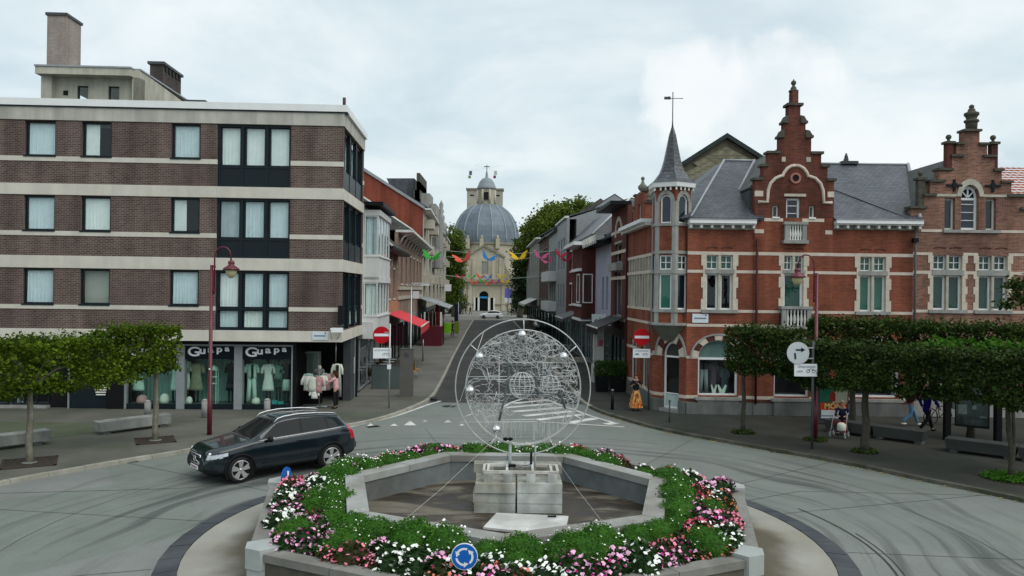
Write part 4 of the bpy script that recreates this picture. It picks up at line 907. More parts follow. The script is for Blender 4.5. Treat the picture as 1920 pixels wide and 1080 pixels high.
for i,(u0,u1)in enumerate(((240,334),(349,442),(457,549))):
 a,b=SD(u0),SD(u1)
 slab(FL,APT,'sign_panel',M('blue_black_sign',(.006,.010,.016),.3,.1,2),a,b,vz(673),ztop-.001,D0-.12,D0-.02)
 slab(FL,APT,'kick_panel',NV,a,b,vz(770),zfl,D0-.12,D0-.02)
 w=MB();FL.box(w,a+.0,b-.0,zfl,zfl+.03,D0-.1,D0-.03);wo=w.build('shop_window',NV,APT)
 g=MB();FL.box(g,a,b,zfl+.03,vz(673)-.002,D0-.075,D0-.068);g.build('pane',GLD,wo)
 slab(FL,wo,'display_floor',M('display_floor',(.10,.12,.12),.6,.1,3),a,b,zfl-.1,zfl-.005,D0-1.4,D0-.13)
 m=MB();rows=[]
 for k in range(60):s=a+(b-a)*k/59;rows.append([FL.pt(s,zfl,D0-1.2+.03*math.sin(k*1.3)),FL.pt(s,vz(673),D0-1.2+.02*math.sin(k*1.3))])
 m.grid(rows,smooth=False);m.build('backcloth',MINT,wo)
 wd='Guapa';sc_=[1.0,.80,.74,.68,.60];x=a+.10;
 adv=[.52,.34,.34,.36,.34]
 total=(b-a)-.22;k_=total/sum(q for q in(.60,.46,.44,.44,.36))
 zbase=vz(665)
 for ch,s_,ad,up in zip(wd,sc_,(.60,.46,.44,.44,.36),(-.06,.04,.09,.12,.16)):
  text(wo,ch,MT['signwhite'],FL.pt(x,zbase+up,D0-.005),.36*s_*1.55,frot(FL),.008,sx=k_*1.62,bold=.012);x+=ad*k_
 text(wo,'Boetiek',M('dim_lettering',(.12,.13,.14),.5,.05,3),FL.pt(a+.10+.26*(b-a),zbase+.33,D0-.006),.13,frot(FL),.004,sx=1.6)
def MQ(u,vb,mat,kind,lab,**k):mannequin(FL,FL.sx(u,D0-.6),zfl,D0-.6,mat,kind,lab,**k)
MQ(263,0,GARM['mint'],'dress','mannequin in a pale mint dress behind the left pane of the shop',h=1.75)
MQ(245,0,GARM['mint'],'skirt','long pale mint garment hanging at the left end of the shop windows',h=1.9,w=.3)
MQ(331,0,GARM['mint'],'dress','mint clothes form at the right end of the left shop window',h=1.8,w=.3)
MQ(371,0,GARM['khaki'],'dress','mannequin in a belted khaki coat dress in the middle shop window',h=1.85,w=.50)
MQ(436,0,GARM['darkg'],'dress','dark dressed mannequin at the right end of the middle shop window',h=1.85,w=.34)
MQ(352,0,GARM['mint'],'dress','pale garment on a stand at the left end of the middle shop window',h=1.95,w=.34)
MQ(475,0,GARM['mint'],'suit','mannequin in a white trouser suit over a dark top in the right shop window',h=1.85,w=.44)
MQ(506,0,GARM['white'],'dress','mannequin in a long white dress in the right shop window',h=1.85,w=.42)
MQ(540,0,GARM['darkg'],'top','mannequin in a dark top and mint skirt at the right end of the shop windows',h=1.85,w=.40,mat2=GARM['mint'])
MQ(525,0,M('sage_garment',(.14,.25,.20),.9,.1,4),'top','mannequin in a sage green blouse near the right end of the shop windows',h=1.8,w=.38)
def small(u,z,w,h,mat,nm,lab,cat,dd=-.35):
 p=FL.pt(FL.sx(u,D0+dd),z,D0+dd);m=MB()
 m.lathe([(w*.5,0),(w*.56,h*.35),(w*.45,h*.8),(w*.2,h)],tuple(p),12);prop(m.build(nm,mat,origin=tuple(p)),lab,cat)
small(270,zfl,.42,.36,GARM['pinkg'],'folded_shirt','dusty pink folded shirt at the foot of the left shop window','shirt');small(312,zfl,.38,.42,GARM['cream'],'handbag','cream handbag standing in the left shop window','handbag')
small(358,zfl,.25,.3,GARM['white'],'shoe','white high-heeled shoe at the left foot of the middle shop window','shoe');small(483,zfl,.34,.28,GARM['cream'],'shoe','pair of cream shoes in the right shop window','shoes')
m=MB();q=FL.sx(514,D0-.4);FL.box(m,q,q+.22,zfl,zfl+.16,D0-.5,D0-.3);FL.box(m,q+.26,q+.50,zfl,zfl+.11,D0-.5,D0-.3);prop(m.build('gift_box',GARM['teal'],origin=tuple(FL.pt(q,zfl,D0-.4))),'teal gift box and tray at the foot of the right shop window','box')
q=FL.sx(404,D0-.45);LH=thing('display_lantern','tall white lantern stand in the middle shop window','lantern stand',tuple(FL.pt(q,zfl,D0-.45)))
m=MB()
for a in(-.14,.14):
 for dd in(-.14,.14):FL.box(m,q+a-.012,q+a+.012,zfl,zfl+1.45,D0-.45+dd-.012,D0-.45+dd+.012)
for z in(.86,1.15,1.44):FL.box(m,q-.15,q+.15,zfl+z,zfl+z+.025,D0-.60,D0-.30)
m.build('frame',GARM['mint'],LH);m=MB();m.lathe([(.24,0),(.08,.16),(.02,.2)],tuple(FL.pt(q,zfl+1.47,D0-.45)),4);m.build('roof',GARM['mint'],LH)
slab(FL,APT,'dark_column',MT['black'],SD(205-0),SD(236),0.0,ztop+.07,D0-.3,D0+.10)
slab(FL,APT,'dark_panel',NV,SD(133),SD(205),.02,vz(716),D0-.12,D0-.03)
wo=window(APT,FL,SD(133),SD(205),vz(716),ztop,D0,.06,.05,1,(),NV,None,'shop_window')
slab(FL,APT,'door_post',GREY,SD(130.5),SD(132.8),.0,ztop,D0-.1,D0+.02)
slab(FL,APT,'dark_column',MT['black'],SD(92),SD(130),.0,ztop+.05,D0-1.2,D0-.25)
wo=window(APT,FL,SD(18),SD(90),.12,ztop,D0-.2,.06,.06,3,(),NV,None,'shop_door')
for u in(25,33):slab(FL,wo,'jamb',GREY,SD(u)-.05,SD(u)+.05,.12,1.9,D0-.6,D0-.5)
slab(FL,APT,'shop_step',MT['stonegr'],SD(-120),SD(92),.0,.09,D0-1,D0+.05)
wo=window(APT,FL,SD(-110),SD(14),.12,ztop,D0-.2,.06,.06,2,(),NV,None,'shop_window')
slab(FL,APT,'dark_column',MT['black'],SD(-150),SD(-112),.0,ztop+.05,D0-1.2,D0-.25)
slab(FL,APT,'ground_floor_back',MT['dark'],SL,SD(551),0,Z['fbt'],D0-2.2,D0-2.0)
m=MB();pr_=FL.pt(FL.sx(193,D0),0,D0+.05)
shirt=thing('striped_shirt','navy and white striped shirt hanging on the dark shop panel behind the hedge','shirt',tuple(FL.pt(FL.sx(193,D0),vz(728),D0+.03)))
s0_=FL.sx(193,D0);zt_=vz(722);zb_=vz(742)
for k in range(9):
 z0=zb_+(zt_-zb_)*k/9;z1=zb_+(zt_-zb_)*(k+1)/9-.001;w0=.20+.012*k;FL.box(m,s0_-w0,s0_+w0,z0,z1,D0+.01,D0+.04)if k%2==0 else None
m.build('white_stripe',GARM['white'],shirt);m=MB()
for k in range(9):
 if k%2:z0=zb_+(zt_-zb_)*k/9;z1=zb_+(zt_-zb_)*(k+1)/9-.001;w0=.20+.012*k;FL.box(m,s0_-w0,s0_+w0,z0,z1,D0+.01,D0+.038)
m.build('navy_stripe',GARM['darkg'],shirt)
slab(FL,APT,'return_wall',MT['black'],SD(551.5),SD(551.5)+.15,0,Z['fbt'],-4.6,D0)
slab(FL,APT,'entrance_back_wall',MT['black'],SD(551),.0,0,Z['fbt'],-4.8,-4.6)
wo=window(APT,FL,FL.sx(568,-2.2),FL.sx(600,-2.2),.9,FL.zz(580,660,-2.2),-2.2,.05,.05,1,(),GREY,None,'display_window');slab(FL,wo,'backing',M('grey_green_backing',(.16,.19,.16),.8,.2,1),FL.sx(568,-2.2),FL.sx(600,-2.2),.9,FL.zz(580,660,-2.2),-2.7,-2.6)
slab(FL,APT,'shop_counter',MT['black'],FL.sx(566,-2.2),FL.sx(603,-2.2),0,.88,-2.8,-2.2)
zcol=Z['fbt']
slab(FLS,APT,'corner_post',MT['dgrey'],FLS.sx(654,-.25),FLS.sx(661,-.25),0,zcol,-.45,-.1)
slab(FLS,APT,'corner_post_edge',GREY,FLS.sx(661.5,-.25),FLS.sx(664.5,-.25),0,zcol,-.40,-.08)
m=MB();q=FL.pt(-.25,0,-.3);m.tube([(q.x,q.y,2.1),(q.x,q.y,zcol)],.012,6);m.build('hanging_rod',MT['steel'],APT)
slab(FLS,APT,'grey_door_panel',M('grey_panel',(.20,.21,.20),.7,.12,1),WSIDE-1.3,WSIDE+.2,0,zcol,-1.5,-1.4)
slab(FLS,APT,'notice',MT['signwhite'],FLS.sx(664.8,-.1),FLS.sx(668,-.1),FLS.zz(665,702),FLS.zz(665,671),-.12,-.10)
m=MB();FL.box(m,FL.sx(637),FL.sx(646),FL.zz(640,608),FL.zz(640,573),.02,.30);prop(m.build('wall_speaker',MT['black'],origin=tuple(FL.pt(0,4,.1))),'black loudspeaker box fixed at the corner of the brown brick block','speaker')
def nameplate(F,par_lab,u0,u1,v0,v1,d=.06,lines=2):
 s0,s1=F.sx(u0),F.sx(u1);um=(u0+u1)/2;z1,z0=F.zz(um,v0),F.zz(um,v1)
 t=thing('street_name_plate',par_lab,'name plate',tuple(F.pt((s0+s1)/2,z0,d)))
 slab(F,t,'panel',M('plate_face',(.62,.68,.72),.4,.05,3),s0,s1,z0,z1,d-.02,d+.01);slab(F,t,'lettering',MT['inkl'],s0+(s1-s0)*.12,s0+(s1-s0)*.86,z0+(z1-z0)*.42,z0+(z1-z0)*.58,d+.011,d+.015)
 m=MB();c=F.pt(s0+(s1-s0)*.84,z0+(z1-z0)*.84,d+.012);m.sphere(tuple(c),.035,8,sy=.2);m.build('crest',MT['ink'],t)
nameplate(FL,'pale street name plate on the concrete band at the corner of the brown brick block',588,617,622,637,.08)
t=thing('security_camera','white camera on a bracket at the corner of the concrete band','camera',tuple(FL.pt(FL.sx(630),FL.zz(630,625),.3)))
m=MB();c=FL.pt(FL.sx(634),FL.zz(630,617),.35);FL.box(m,FL.sx(626),FL.sx(647),FL.zz(630,622),FL.zz(630,614),.25,.45);m.sphere(tuple(FL.pt(FL.sx(625.5),FL.zz(630,617),.35)),.06,10);m.build('housing',MT['white'],t)
m=MB();a=FL.pt(FL.sx(634),FL.zz(634,636),.06);m.tube([tuple(a),tuple(FL.pt(FL.sx(644),FL.zz(640,622),.35))],.018,6);m.tube([tuple(FL.pt(FL.sx(624),FL.zz(634,636),.06)),tuple(FL.pt(FL.sx(622),FL.zz(640,620),.2)),tuple(FL.pt(FL.sx(634),FL.zz(640,622),.3))],.012,6);m.build('bracket',MT['steel'],t)
FP=Fac(FL.pt(0,0,-5.5).to_2d(),FL.d.to_2d())
PH=thing('penthouse','rendered lift house set back on the flat roof of the brown brick block','penthouse',tuple(FP.pt(FP.sx(170),Z['captop'],0)))
REN=M('cream_render',(.47,.46,.38),.85,.15,1.2,.1,streak=.2);P=lambda u:FP.sx(u)
zt,z1,z0=FP.zz(160,128),FP.zz(160,143),Z['captop']-.3
slab(FP,PH,'roof_slab',REN,P(68),P(246),z1,zt-.04,-6.5,.35);slab(FP,PH,'roof_edge',MT['lead'],P(67),P(247),zt-.04,zt+.04,-6.6,.40)
hs=[(P(133),P(154),z0,FP.zz(140,157)),(P(192),P(213),z0,FP.zz(200,158))]
mw=MB();FP.wall(mw,[(P(84),P(243),z0,z1)],hs,.3,-.35);mw.build('wall',REN,PH)
slab(FP,PH,'pier',REN,P(72),P(92),z0,z1,-.6,.0);slab(FP,PH,'pier',REN,P(243),P(257),z0,z1,-.6,.0)
for a,b,c,d_ in hs:window(PH,FP,a,b,c,d_,-.35,.1,.05,1,(),NV,None)
slab(FP,PH,'vent',MT['black'],P(107),P(116),FP.zz(110,175),FP.zz(110,166),-.36,-.33)
FPS=Fac(FP.pt(P(257),0,0).to_2d(),FLS.d.to_2d())
mw=MB();FPS.wall(mw,[(.0,7.5,z0,z1+.1)],[],.3,0);FPS.poly(mw,[(0,z1+.1),(7.5,z1+.1),(7.5,z1+.1),(0,zt)],-.3,0);mw.build('side_wall',REN,PH)
slab(FPS,PH,'side_window',MT['white'],1.6,3.4,z0,z0+.85+.2,-.05,.02);slab(FPS,PH,'roof_edge',MT['lead'],0,7.5,zt-.02,zt+.05,-.4,.05)
def chimney(lab,F,u0,u1,v0,vt,dd,wside,mat,capm,cap=.12,vents=False,v_cap=None):
 s0,s1=F.sx(u0),F.sx(u1);um=(u0+u1)/2;zt_=F.zz(um,vt);z0_=F.zz(um,v0)
 t=thing('chimney',lab,'chimney',tuple(F.pt((s0+s1)/2,z0_,-wside/2)))
 slab(F,t,'stack',mat,s0,s1,z0_,zt_-.12,-wside,0);slab(F,t,'cap',capm,s0-cap,s1+cap,zt_-.12,zt_+.02,-wside-cap,cap)
 return t
BR_GREY=BRICK('grey_brown_brick',(.36,.31,.27),(.29,.245,.21),(.34,.31,.28),.215,.075,.01,.5,.85,.12)
FQ=Fac(FL.pt(0,0,-8).to_2d(),FL.d.to_2d())
chimney('tall grey brown brick chimney on the lift house at the far left',FQ,82,118,130,24,0,1.5,BR_GREY,MT['dgrey'],.07)
FQ2=Fac(FL.pt(0,0,-9).to_2d(),FL.d.to_2d())
BR_CH=BRICK('dark_chimney_brick',(.09,.07,.065),(.06,.05,.045),(.12,.11,.1),.215,.075,.01,.5,.85,.12)
c_=chimney('low wide dark brick chimney with a vented cap beside the lift house',FQ2,276,301,190,116,0,2.5,BR_CH,MT['dgrey'],.1)
s_=FQ2.sx(302);zz_=FQ2.zz(290,121)
for k in range(5):m=MB();F3=Fac(FQ2.pt(s_,0,0).to_2d(),FLS.d.to_2d());F3.box(m,.2+k*.47,.42+k*.47,zz_-.28,zz_-.04,.0,.04);m.build('vent',MT['black'],c_)
m=MB();F3=FP;F3.box(m,P(335),P(374),Z['captop']-.1,FP.zz(350,182),-2,-.5);prop(m.build('roof_hatch',MT['dgrey'],origin=tuple(FP.pt(P(355),Z['captop'],-1))),'dark flat roof hatch near the parapet of the brown brick block','roof hatch')
m=MB();q=FL.pt(FL.sx(641.5,-.5),Z['captop']-.1,-.5);m.tube([tuple(q),(q.x,q.y,FL.zz(641,183,-.5))],.07,10);prop(m.build('flue_pipe',M('rusty_pipe',(.09,.035,.035),.6,.2,6),origin=tuple(q)),'short dark red flue pipe at the roof corner of the brown brick block','flue')
m=MB();FP.box(m,P(61),P(70),Z['captop']-.2,FP.zz(65,147),-1,-.6);prop(m.build('vent_unit',MT['steel'],origin=tuple(FP.pt(P(65),Z['captop'],-.8))),'galvanised vent unit left of the lift house','vent unit')
# RIGHT CORNER HOUSE
RY=33.7;FR_=Fac((0,RY),(1,0));U=lambda u:FR_.sx(u)
def V(v,u=1500,d=0.0):return FR_.zz(u,v,d)
CRN=thing('corner_house','orange red brick corner house with stepped gable, turret and shop windows','house',(U(1500),RY,0))
s0R,s1R=U(1289),U(1712);ze=V(424,1500)
gA,gB=U(1413.5),U(1560.5)
bw_=MB()
b1t,b1b,b2t,b2b,b3t,b3b,b4t,b4b=V(473,1440),V(479,1440),V(507.5,1440),V(513,1440),V(581.7,1440),V(587,1440),V(608.7,1440),V(613.9,1440)
zw_t,zw_m1,zw_m0,zw_b=V(478.5,1440),V(506,1440),V(514,1440),V(582,1440)
zi1,zi0,zl1,zl0=V(668,1350),V(673,1350),V(741.5,1350),V(747.5,1350)
winA=(U(1323),U(1376));winC=(U(1611),U(1663));
archs=[(U(1311),U(1387)),(U(1452),U(1519)),(U(1604),U(1690))]
zas,zat=V(671,1350),V(638,1350)
holes=[(winA[0],winA[1],zw_b,b1b),(winC[0],winC[1],zw_b,b1b)]+[(a,b,zl1-.01,zat)for a,b in archs]
FR_.wall(bw_,[(s0R,gA,0.55,ze),(gB,s1R,.55,ze)],[h for h in holes if not(gA<h[0]<gB)],.35)
z_steps=[(1413.5,1560.5,338),(1427.5,1548,312.5),(1438,1536,288),(1459,1517,258),(1466.6,1506,231),(1474.5,1496,198),(1481,1492,171.5)]
gs=[(U(1413.5),U(1560.5),.55,V(338,1487))]+[(U(a),U(b),V(345,1487),V(v,1487))for a,b,v in z_steps[1:]]
gw=(U(1471.5),U(1498));gz=(V(414,1487),V(371.5,1487));sm=[(U(1446),U(1458)),(U(1514.5),U(1525.5))];smz=(V(409,1487),V(385.5,1487))
gh=[(gw[0],gw[1],gz[0],gz[1])]+[(a,b,smz[0],smz[1])for a,b in sm]+[(U(1467),U(1507),V(585,1487),V(475.5,1487))]+[(a,b,zl1-.01,zat)for a,b in archs if gA<a<gB]
FR_.wall(bw_,[(gs[0][0],gs[0][1],.55,ze+.35)],[h for h in gh if h[2]<ze],.45,.10)
gb_=MB();gs2=[(gs[0][0],gs[0][1],ze+.352,gs[0][3])]+gs[1:];FR_.wall(gb_,gs2,[h for h in gh if h[3]>ze+.4 and h[2]>ze],.45,.10);gb_.build('gable_brick',BR_SOOT,CRN)
for a,b in archs:FR_.spandrel(bw_,a,b,zas,zat,-.34,-.002 if not(gA<a<gB)else.098)
bw_.build('brick_wall',BR_RED,CRN)
ST,STD=MT['stone'],MT['stonedk']
PALE=M('pale_band_stone',(.58,.50,.42),.8,.12,3,.1,streak=.08)
slab(FR_,CRN,'plinth',MT['bluestone'],s0R,s1R,0,V(754,1350),-.2,.09)
for(u0,u1)in((1289,1312),(1312,1352),(1352,1388),(1388,1413),(1413,1450),(1450,1485),(1485,1521),(1521,1560),(1560,1600),(1600,1650),(1650,1712)):slab(FR_,CRN,'plinth_slab',MT['bluestone'],U(u0)+.006,U(u1)-.006,.01,V(755,1350),.08,.12 if u0<1413 or u0>=1560 else.16)
def bands(zt_,zb_,segs,name='stone_band',mat=PALE):
 for a,b,d in segs:slab(FR_,CRN,name,mat,a,b,zb_,zt_,d-.2,d+.015)
full=[(s0R,gA,.0),(gA,gB,.10),(gB,s1R,.0)]
def minus(segs,cuts):
 out=[]
 for a,b,d in segs:
  cur=[(a,b)]
  for c0,c1 in cuts:
   nx=[]
   for x,y in cur:
    if c1<=x or c0>=y:nx.append((x,y));continue
    if x<c0:nx.append((x,c0))
    if c1<y:nx.append((c1,y))
   cur=nx
  out+=[(x,y,d)for x,y in cur]
 return out
wc=[winA,(U(1467),U(1507)),winC]
bands(b1t,b1b,full);bands(b2t,b2b,minus(full,wc));bands(b3t,b3b,minus(full,wc));bands(b4t,b4b,minus(full,[(U(1458),U(1517))]))
bands(zi1,zi0,minus(full,archs));bands(zl1,zl0,minus(full,archs))
bands(V(753.5,1350),V(748,1350)+.0,minus(full,archs),'dark_brick_course',BR_DKRED)
for(a,b)in((U(1289),gA-.02),(gB+.02,U(1722))):
 vo=0 if a<gA else 0
 z_=V(413,1350)if a<gA else V(414,1640)
 slab(FR_,CRN,'gutter',MT['white'],a,b,z_-.16,z_,-.1,.42);slab(FR_,CRN,'gutter_edge',MT['lead'],a-.01,b+.01,z_,z_+.035,-.1,.45)
 slab(FR_,CRN,'cornice',MT['offwhite'],a,b,z_-.22,z_-.165,-.05,.34);slab(FR_,CRN,'frieze',MT['stonegr'],a,b,z_-.40,z_-.225,-.05,.06)
 n=int((b-a)/.42)
 for k in range(n+1):x=a+.08+(b-a-.16)*k/n;slab(FR_,CRN,'bracket',MT['offwhite'],x-.05,x+.05,z_-.36,z_-.221,.061,.30)
zr1=V(301.7,1390);
def roofpoly(name,pts,mat,par,thick=.12):
 m=MB();pts=[Vector(p)for p in pts];m.face(pts);n=(pts[1]-pts[0]).cross(pts[2]-pts[0]).normalized();
 if n.z<0:n=-n
 lo=[p-n*thick for p in pts];m.face(lo[::-1])
 for k in range(len(pts)):m.face([pts[k],lo[k],lo[(k+1)%len(pts)],pts[(k+1)%len(pts)]])
 return m.build(name,mat,par)
zev=V(411,1390)+.02;RD=4.6
zrL=at(1390,301.7,RY+RD).z;zrR=at(1640,308.5,RY+RD).z
xr0=at(1358,301.7,RY+RD).x
xrg=at(1415,302,RY+RD).x;xrr=at(1703,309,RY+RD).x
roofpoly('roof',[(U(1290),RY-.3,zev),(gA+.3,RY-.3,zev),(xrg+.3,RY+RD,zrL),(xr0,RY+RD,zrL)],SLATE,CRN)
roofpoly('roof',[(gB,RY-.3,zev),(U(1722),RY-.3,zev),(xrr,RY+RD,zrR),(gB-.2,RY+RD,zrR)],SLATE,CRN)
roofpoly('roof',[(U(1290),RY-.3,zev),(xr0,RY+RD,zrL),(xr0,RY+9,zrL),(6.2,RY+9,zev),(6.5,RY+1.2,zev)],SLATE,CRN)
def cap(name,a,b,r=.05,mat=None,par=None):m=MB();m.tube([tuple(a),tuple(b)],r,8);return m.build(name,mat or MT['lead'],par or CRN)
cap('ridge_cap',(xr0,RY+RD,zrL+.03),(xrg,RY+RD,zrL+.03));cap('ridge_cap',(gB-.2,RY+RD,zrR+.03),(xrr,RY+RD,zrR+.03));cap('valley_flashing',(U(1720),RY-.2,zev+.1),(xrr,RY+RD,zrR+.05),.08);cap('hip_flashing',(U(1290)+.05,RY-.25,zev+.05),(xr0,RY+RD,zrL+.03),.06)
zgr=V(262,1487);zeg=V(350,1487);xg=U(1487)
for sx_,xe in((-1,gA-.12),(1,gB+.12)):
 roofpoly('gable_roof',[(xe,RY+.40,zeg),(xg,RY+.40,zgr),(xg,RY+7,zgr),(xe,RY+7,zeg)][::sx_],M('lead_grey_roof',(.10,.105,.10),.6,.2,2),CRN)
 m=MB();m.box(min(xe,xe-sx_*.25),max(xe,xe-sx_*.25),RY+.36,RY+4,zev-.2,zeg-.13);m.build('dormer_cheek',MT['dgrey'],CRN)
cap('valley_flashing',(gA-.14,RY+.42+(zeg-zev)/(zrL-zev)*(RD+.3)-.6,zeg+.05),(xrg,RY+RD,zrL+.05),.06)
a_,b_=at(1549,333,RY+.6),at(1703,408,RY-.28)
cap('roof_cable',(gB+.1,RY+RD*.62,zev+(zrR-zev)*.64+.07),(U(1700),RY-.2,zev+.07),.022,MT['dgrey'])
for i,(a,b,v)in enumerate(z_steps):
 z_=V(v,1487)
 if i==6:continue
 na,nb_=(z_steps[i+1][0],z_steps[i+1][1])
 for(p,q)in((a-4 if i<3 else a-3.5,na),(nb_,b+4 if i<3 else b+3.5)):
  slab(FR_,CRN,'step_coping',STD,U(p),U(q),z_-.02,z_+.09,-.40,.18)
  if i in(3,4):m=MB();FR_.poly(m,[(U(p)+.03,z_+.09),(U(q)-.0,z_+.09),(U(q),z_+.33),((U(p)+U(q))/2,z_+.30)]if p<na else[(U(p),z_+.09),(U(q)-.03,z_+.09),((U(p)+U(q))/2,z_+.30),(U(p),z_+.33)],-.3,.14);m.build('step_hat',STD,CRN)
sd_=U(1487);z_=V(198,1487)
slab(FR_,CRN,'top_coping',STD,U(1470.5),U(1500.5),z_-.02,z_+.09,-.42,.20)
z_=V(171.5,1487);m=MB();c=FR_.pt(U(1486.5),0,-.15);m.lathe([(.16,0),(.21,.02),(.21,.08),(.12,.14),(.13,.2),(.07,.26),(.06,.32)],(c.x,c.y,z_),14);m.sphere((c.x,c.y,z_+.42),.115,14);m.lathe([(.03,.5),(.02,.58),(.001,.6)],(c.x,c.y,z_),8);m.build('finial',STD,CRN)
for(u0,u1,v0,v1)in((1413,1428,359,369.5),(1548.5,1560.5,359,369.5),(1413,1430,431,438.5),(1545,1558,431.5,439),(1462,1469,295,304),(1508,1516,295,304)):slab(FR_,CRN,'quoin_block',PALE if v0>330 else ST,U(u0),U(u1),V(v1,1487),V(v0,1487),0,.12)
g2=lambda x,y:(U(1380+x/3.176),V(140+y/3.176,1487))
def curve_tube(pts,r,name,mat,F,d,n=6):m=MB();m.tube([F.pt(a,z,d)for a,z in pts],r,n);return m.build(name,mat,CRN)
left=[g2(122,762),g2(180,762),g2(182,690),g2(196,650),g2(225,620),g2(258,606),g2(268,606),g2(275,585),g2(295,560),g2(318,547),g2(343,543)]
right=[g2(343,543),g2(368,547),g2(392,560),g2(410,583),g2(418,606),g2(428,607),g2(462,618),g2(492,648),g2(508,690),g2(512,762),g2(562,762)]
curve_tube(left,.075,'trefoil_moulding',PALE,FR_,.11);curve_tube(right,.075,'trefoil_moulding',PALE,FR_,.11)
oc=g2(343,618);m=MB();FR_.arch(m,oc[0],oc[1],.15,.24,.09,.16,20,0,2*PI);m.build('oculus_ring',M('pink_stone',(.36,.16,.13),.8,.2,4),CRN);m=MB();FR_.arch(m,oc[0],oc[1],.0,.15,.09,.105,20,0,2*PI);m.build('oculus',MT['black'],CRN)
for a,b in((U(1430.5),U(1465.5)),(U(1501.5),U(1542.5))):slab(FR_,CRN,'stone_band',PALE,a,b,V(416,1487),V(410,1487),0,.12)
slab(FR_,CRN,'lintel',ST,U(1467),U(1507.5),V(369,1487),V(364,1487),0,.15);slab(FR_,CRN,'red_arch',BR_DKRED,U(1472),U(1503),V(364,1487)+.005,V(361,1487)+.02,0,.13)
window(CRN,FR_,gw[0],gw[1],gz[0],gz[1],.10,.14,.09,1,(),MT['white'],'blindb',bars=((),(.33,.66)))
for a,b in sm:window(CRN,FR_,a,b,smz[0],smz[1],.10,.14,.07,1,(),MT['offwhite'],'blindb')
for a,b in sm:slab(FR_,CRN,'sill',MT['white'],a-.02,b+.02,smz[0]-.03,smz[0]+.03,.0,.16)
def balcony(u0,u1,v0,v1,n,dp=.32):
 a,b=U(u0),U(u1);z1_,z0_=V(v0,1487),V(v1,1487)
 B=slab(FR_,CRN,'balcony',MT['stonegr'],a-.08,b+.08,z0_-.10,z0_+.04,.08,dp+.16)
 slab(FR_,B,'handrail',MT['stonegr'],a-.06,b+.06,z1_-.05,z1_+.07,.1,dp+.14)
 for x in(a+.08,b-.08):slab(FR_,B,'pedestal',MT['stonegr'],x-.09,x+.09,z0_+.04,z1_-.05,dp-.08,dp+.10)
 for k in range(n):
  x=a+.17+(b-a-.34)*(k+.5)/n;p=FR_.pt(x,z0_+.04,dp+.01);h=z1_-z0_-.09;m=MB();m.lathe([(.05,0),(.05,.06*h),(.03,.10*h),(.055,.3*h),(.06,.4*h),(.03,.75*h),(.045,.9*h),(.05,h)],tuple(p),8);m.build('baluster',MT['offwhite'],B)
 slab(FR_,B,'backing',MT['dark'],a,b,z0_+.04,z1_-.05,.105,.112)
balcony(1467.5,1506.5,420,453,5,.22);balcony(1461,1514,577,612,6,.4)
QS=M('quoin_stone',(.56,.49,.40),.8,.14,4,.1)
def cross_window(F,par,s0,s1,zt_,zb_,zm1,zm0,inner='blind',quoin=True,d=0.0,one=False,st=None,qn=5):
 st=st or MT['stone'];w=s1-s0;mid=(s0+s1)/2
 if quoin:
  for sg,x in((-1,s0),(1,s1)):
   hh=(zt_-zb_)/qn
   for k in range(qn):
    wd=.19 if k%2==0 else.11;a,b=(x-wd,x+.04)if sg<0 else(x-.04,x+wd);slab(F,par,'quoin',QS,a,b,zb_+k*hh+.003,zb_+(k+1)*hh-.003,d-.2,d+.025)
 slab(F,par,'transom',MT['stonegr'],s0-.02,s1+.02,zm0,zm1,d-.22,d+.05)
 slab(F,par,'mullion',st,mid-.055,mid+.055,zm1,zt_,d-.22,d-.0)
 if not one:slab(F,par,'mullion',st,mid-.055,mid+.055,zb_,zm0,d-.22,d-.0)
 slab(F,par,'sill',MT['stonegr'],s0-.16,s1+.16,zb_-.14,zb_-.0,d-.2,d+.10)
 for a,b in((s0+.04,mid-.055),(mid+.055,s1-.04)):window(par,F,a,b,zm1,zt_,d,.15,.05,1,(),MT['white'],'green' if inner=='mixed' else inner,bars=((.5,),(.5,)))
 if one:window(par,F,s0+.04,s1-.04,zb_,zm0,d,.15,.09,1,(),MT['white'],inner)
 else:
  for a,b in((s0+.04,mid-.055),(mid+.055,s1-.04)):window(par,F,a,b,zb_,zm0,d,.15,.075,1,(),MT['white'],None if inner=='mixed' else inner)
 for sg in(-1,1):
  c=mid+sg*w*.26;m=MB();F.arch(m,c,zt_+.12,w*.27,w*.27+.07,d-.02,d+.022,8,PI*.28,PI*.72,rz=.6);m.build('relieving_arch',BR_DKRED,par)
cross_window(FR_,CRN,winA[0],winA[1],b1b,zw_b,zw_m1,zw_m0,inner='mixed');cross_window(FR_,CRN,winC[0],winC[1],b1b,zw_b,zw_m1,zw_m0,inner='green')
cross_window(FR_,CRN,U(1467),U(1507),V(478.7,1487),V(580,1487),V(506.5,1487),V(512.5,1487),one=True,d=.10)
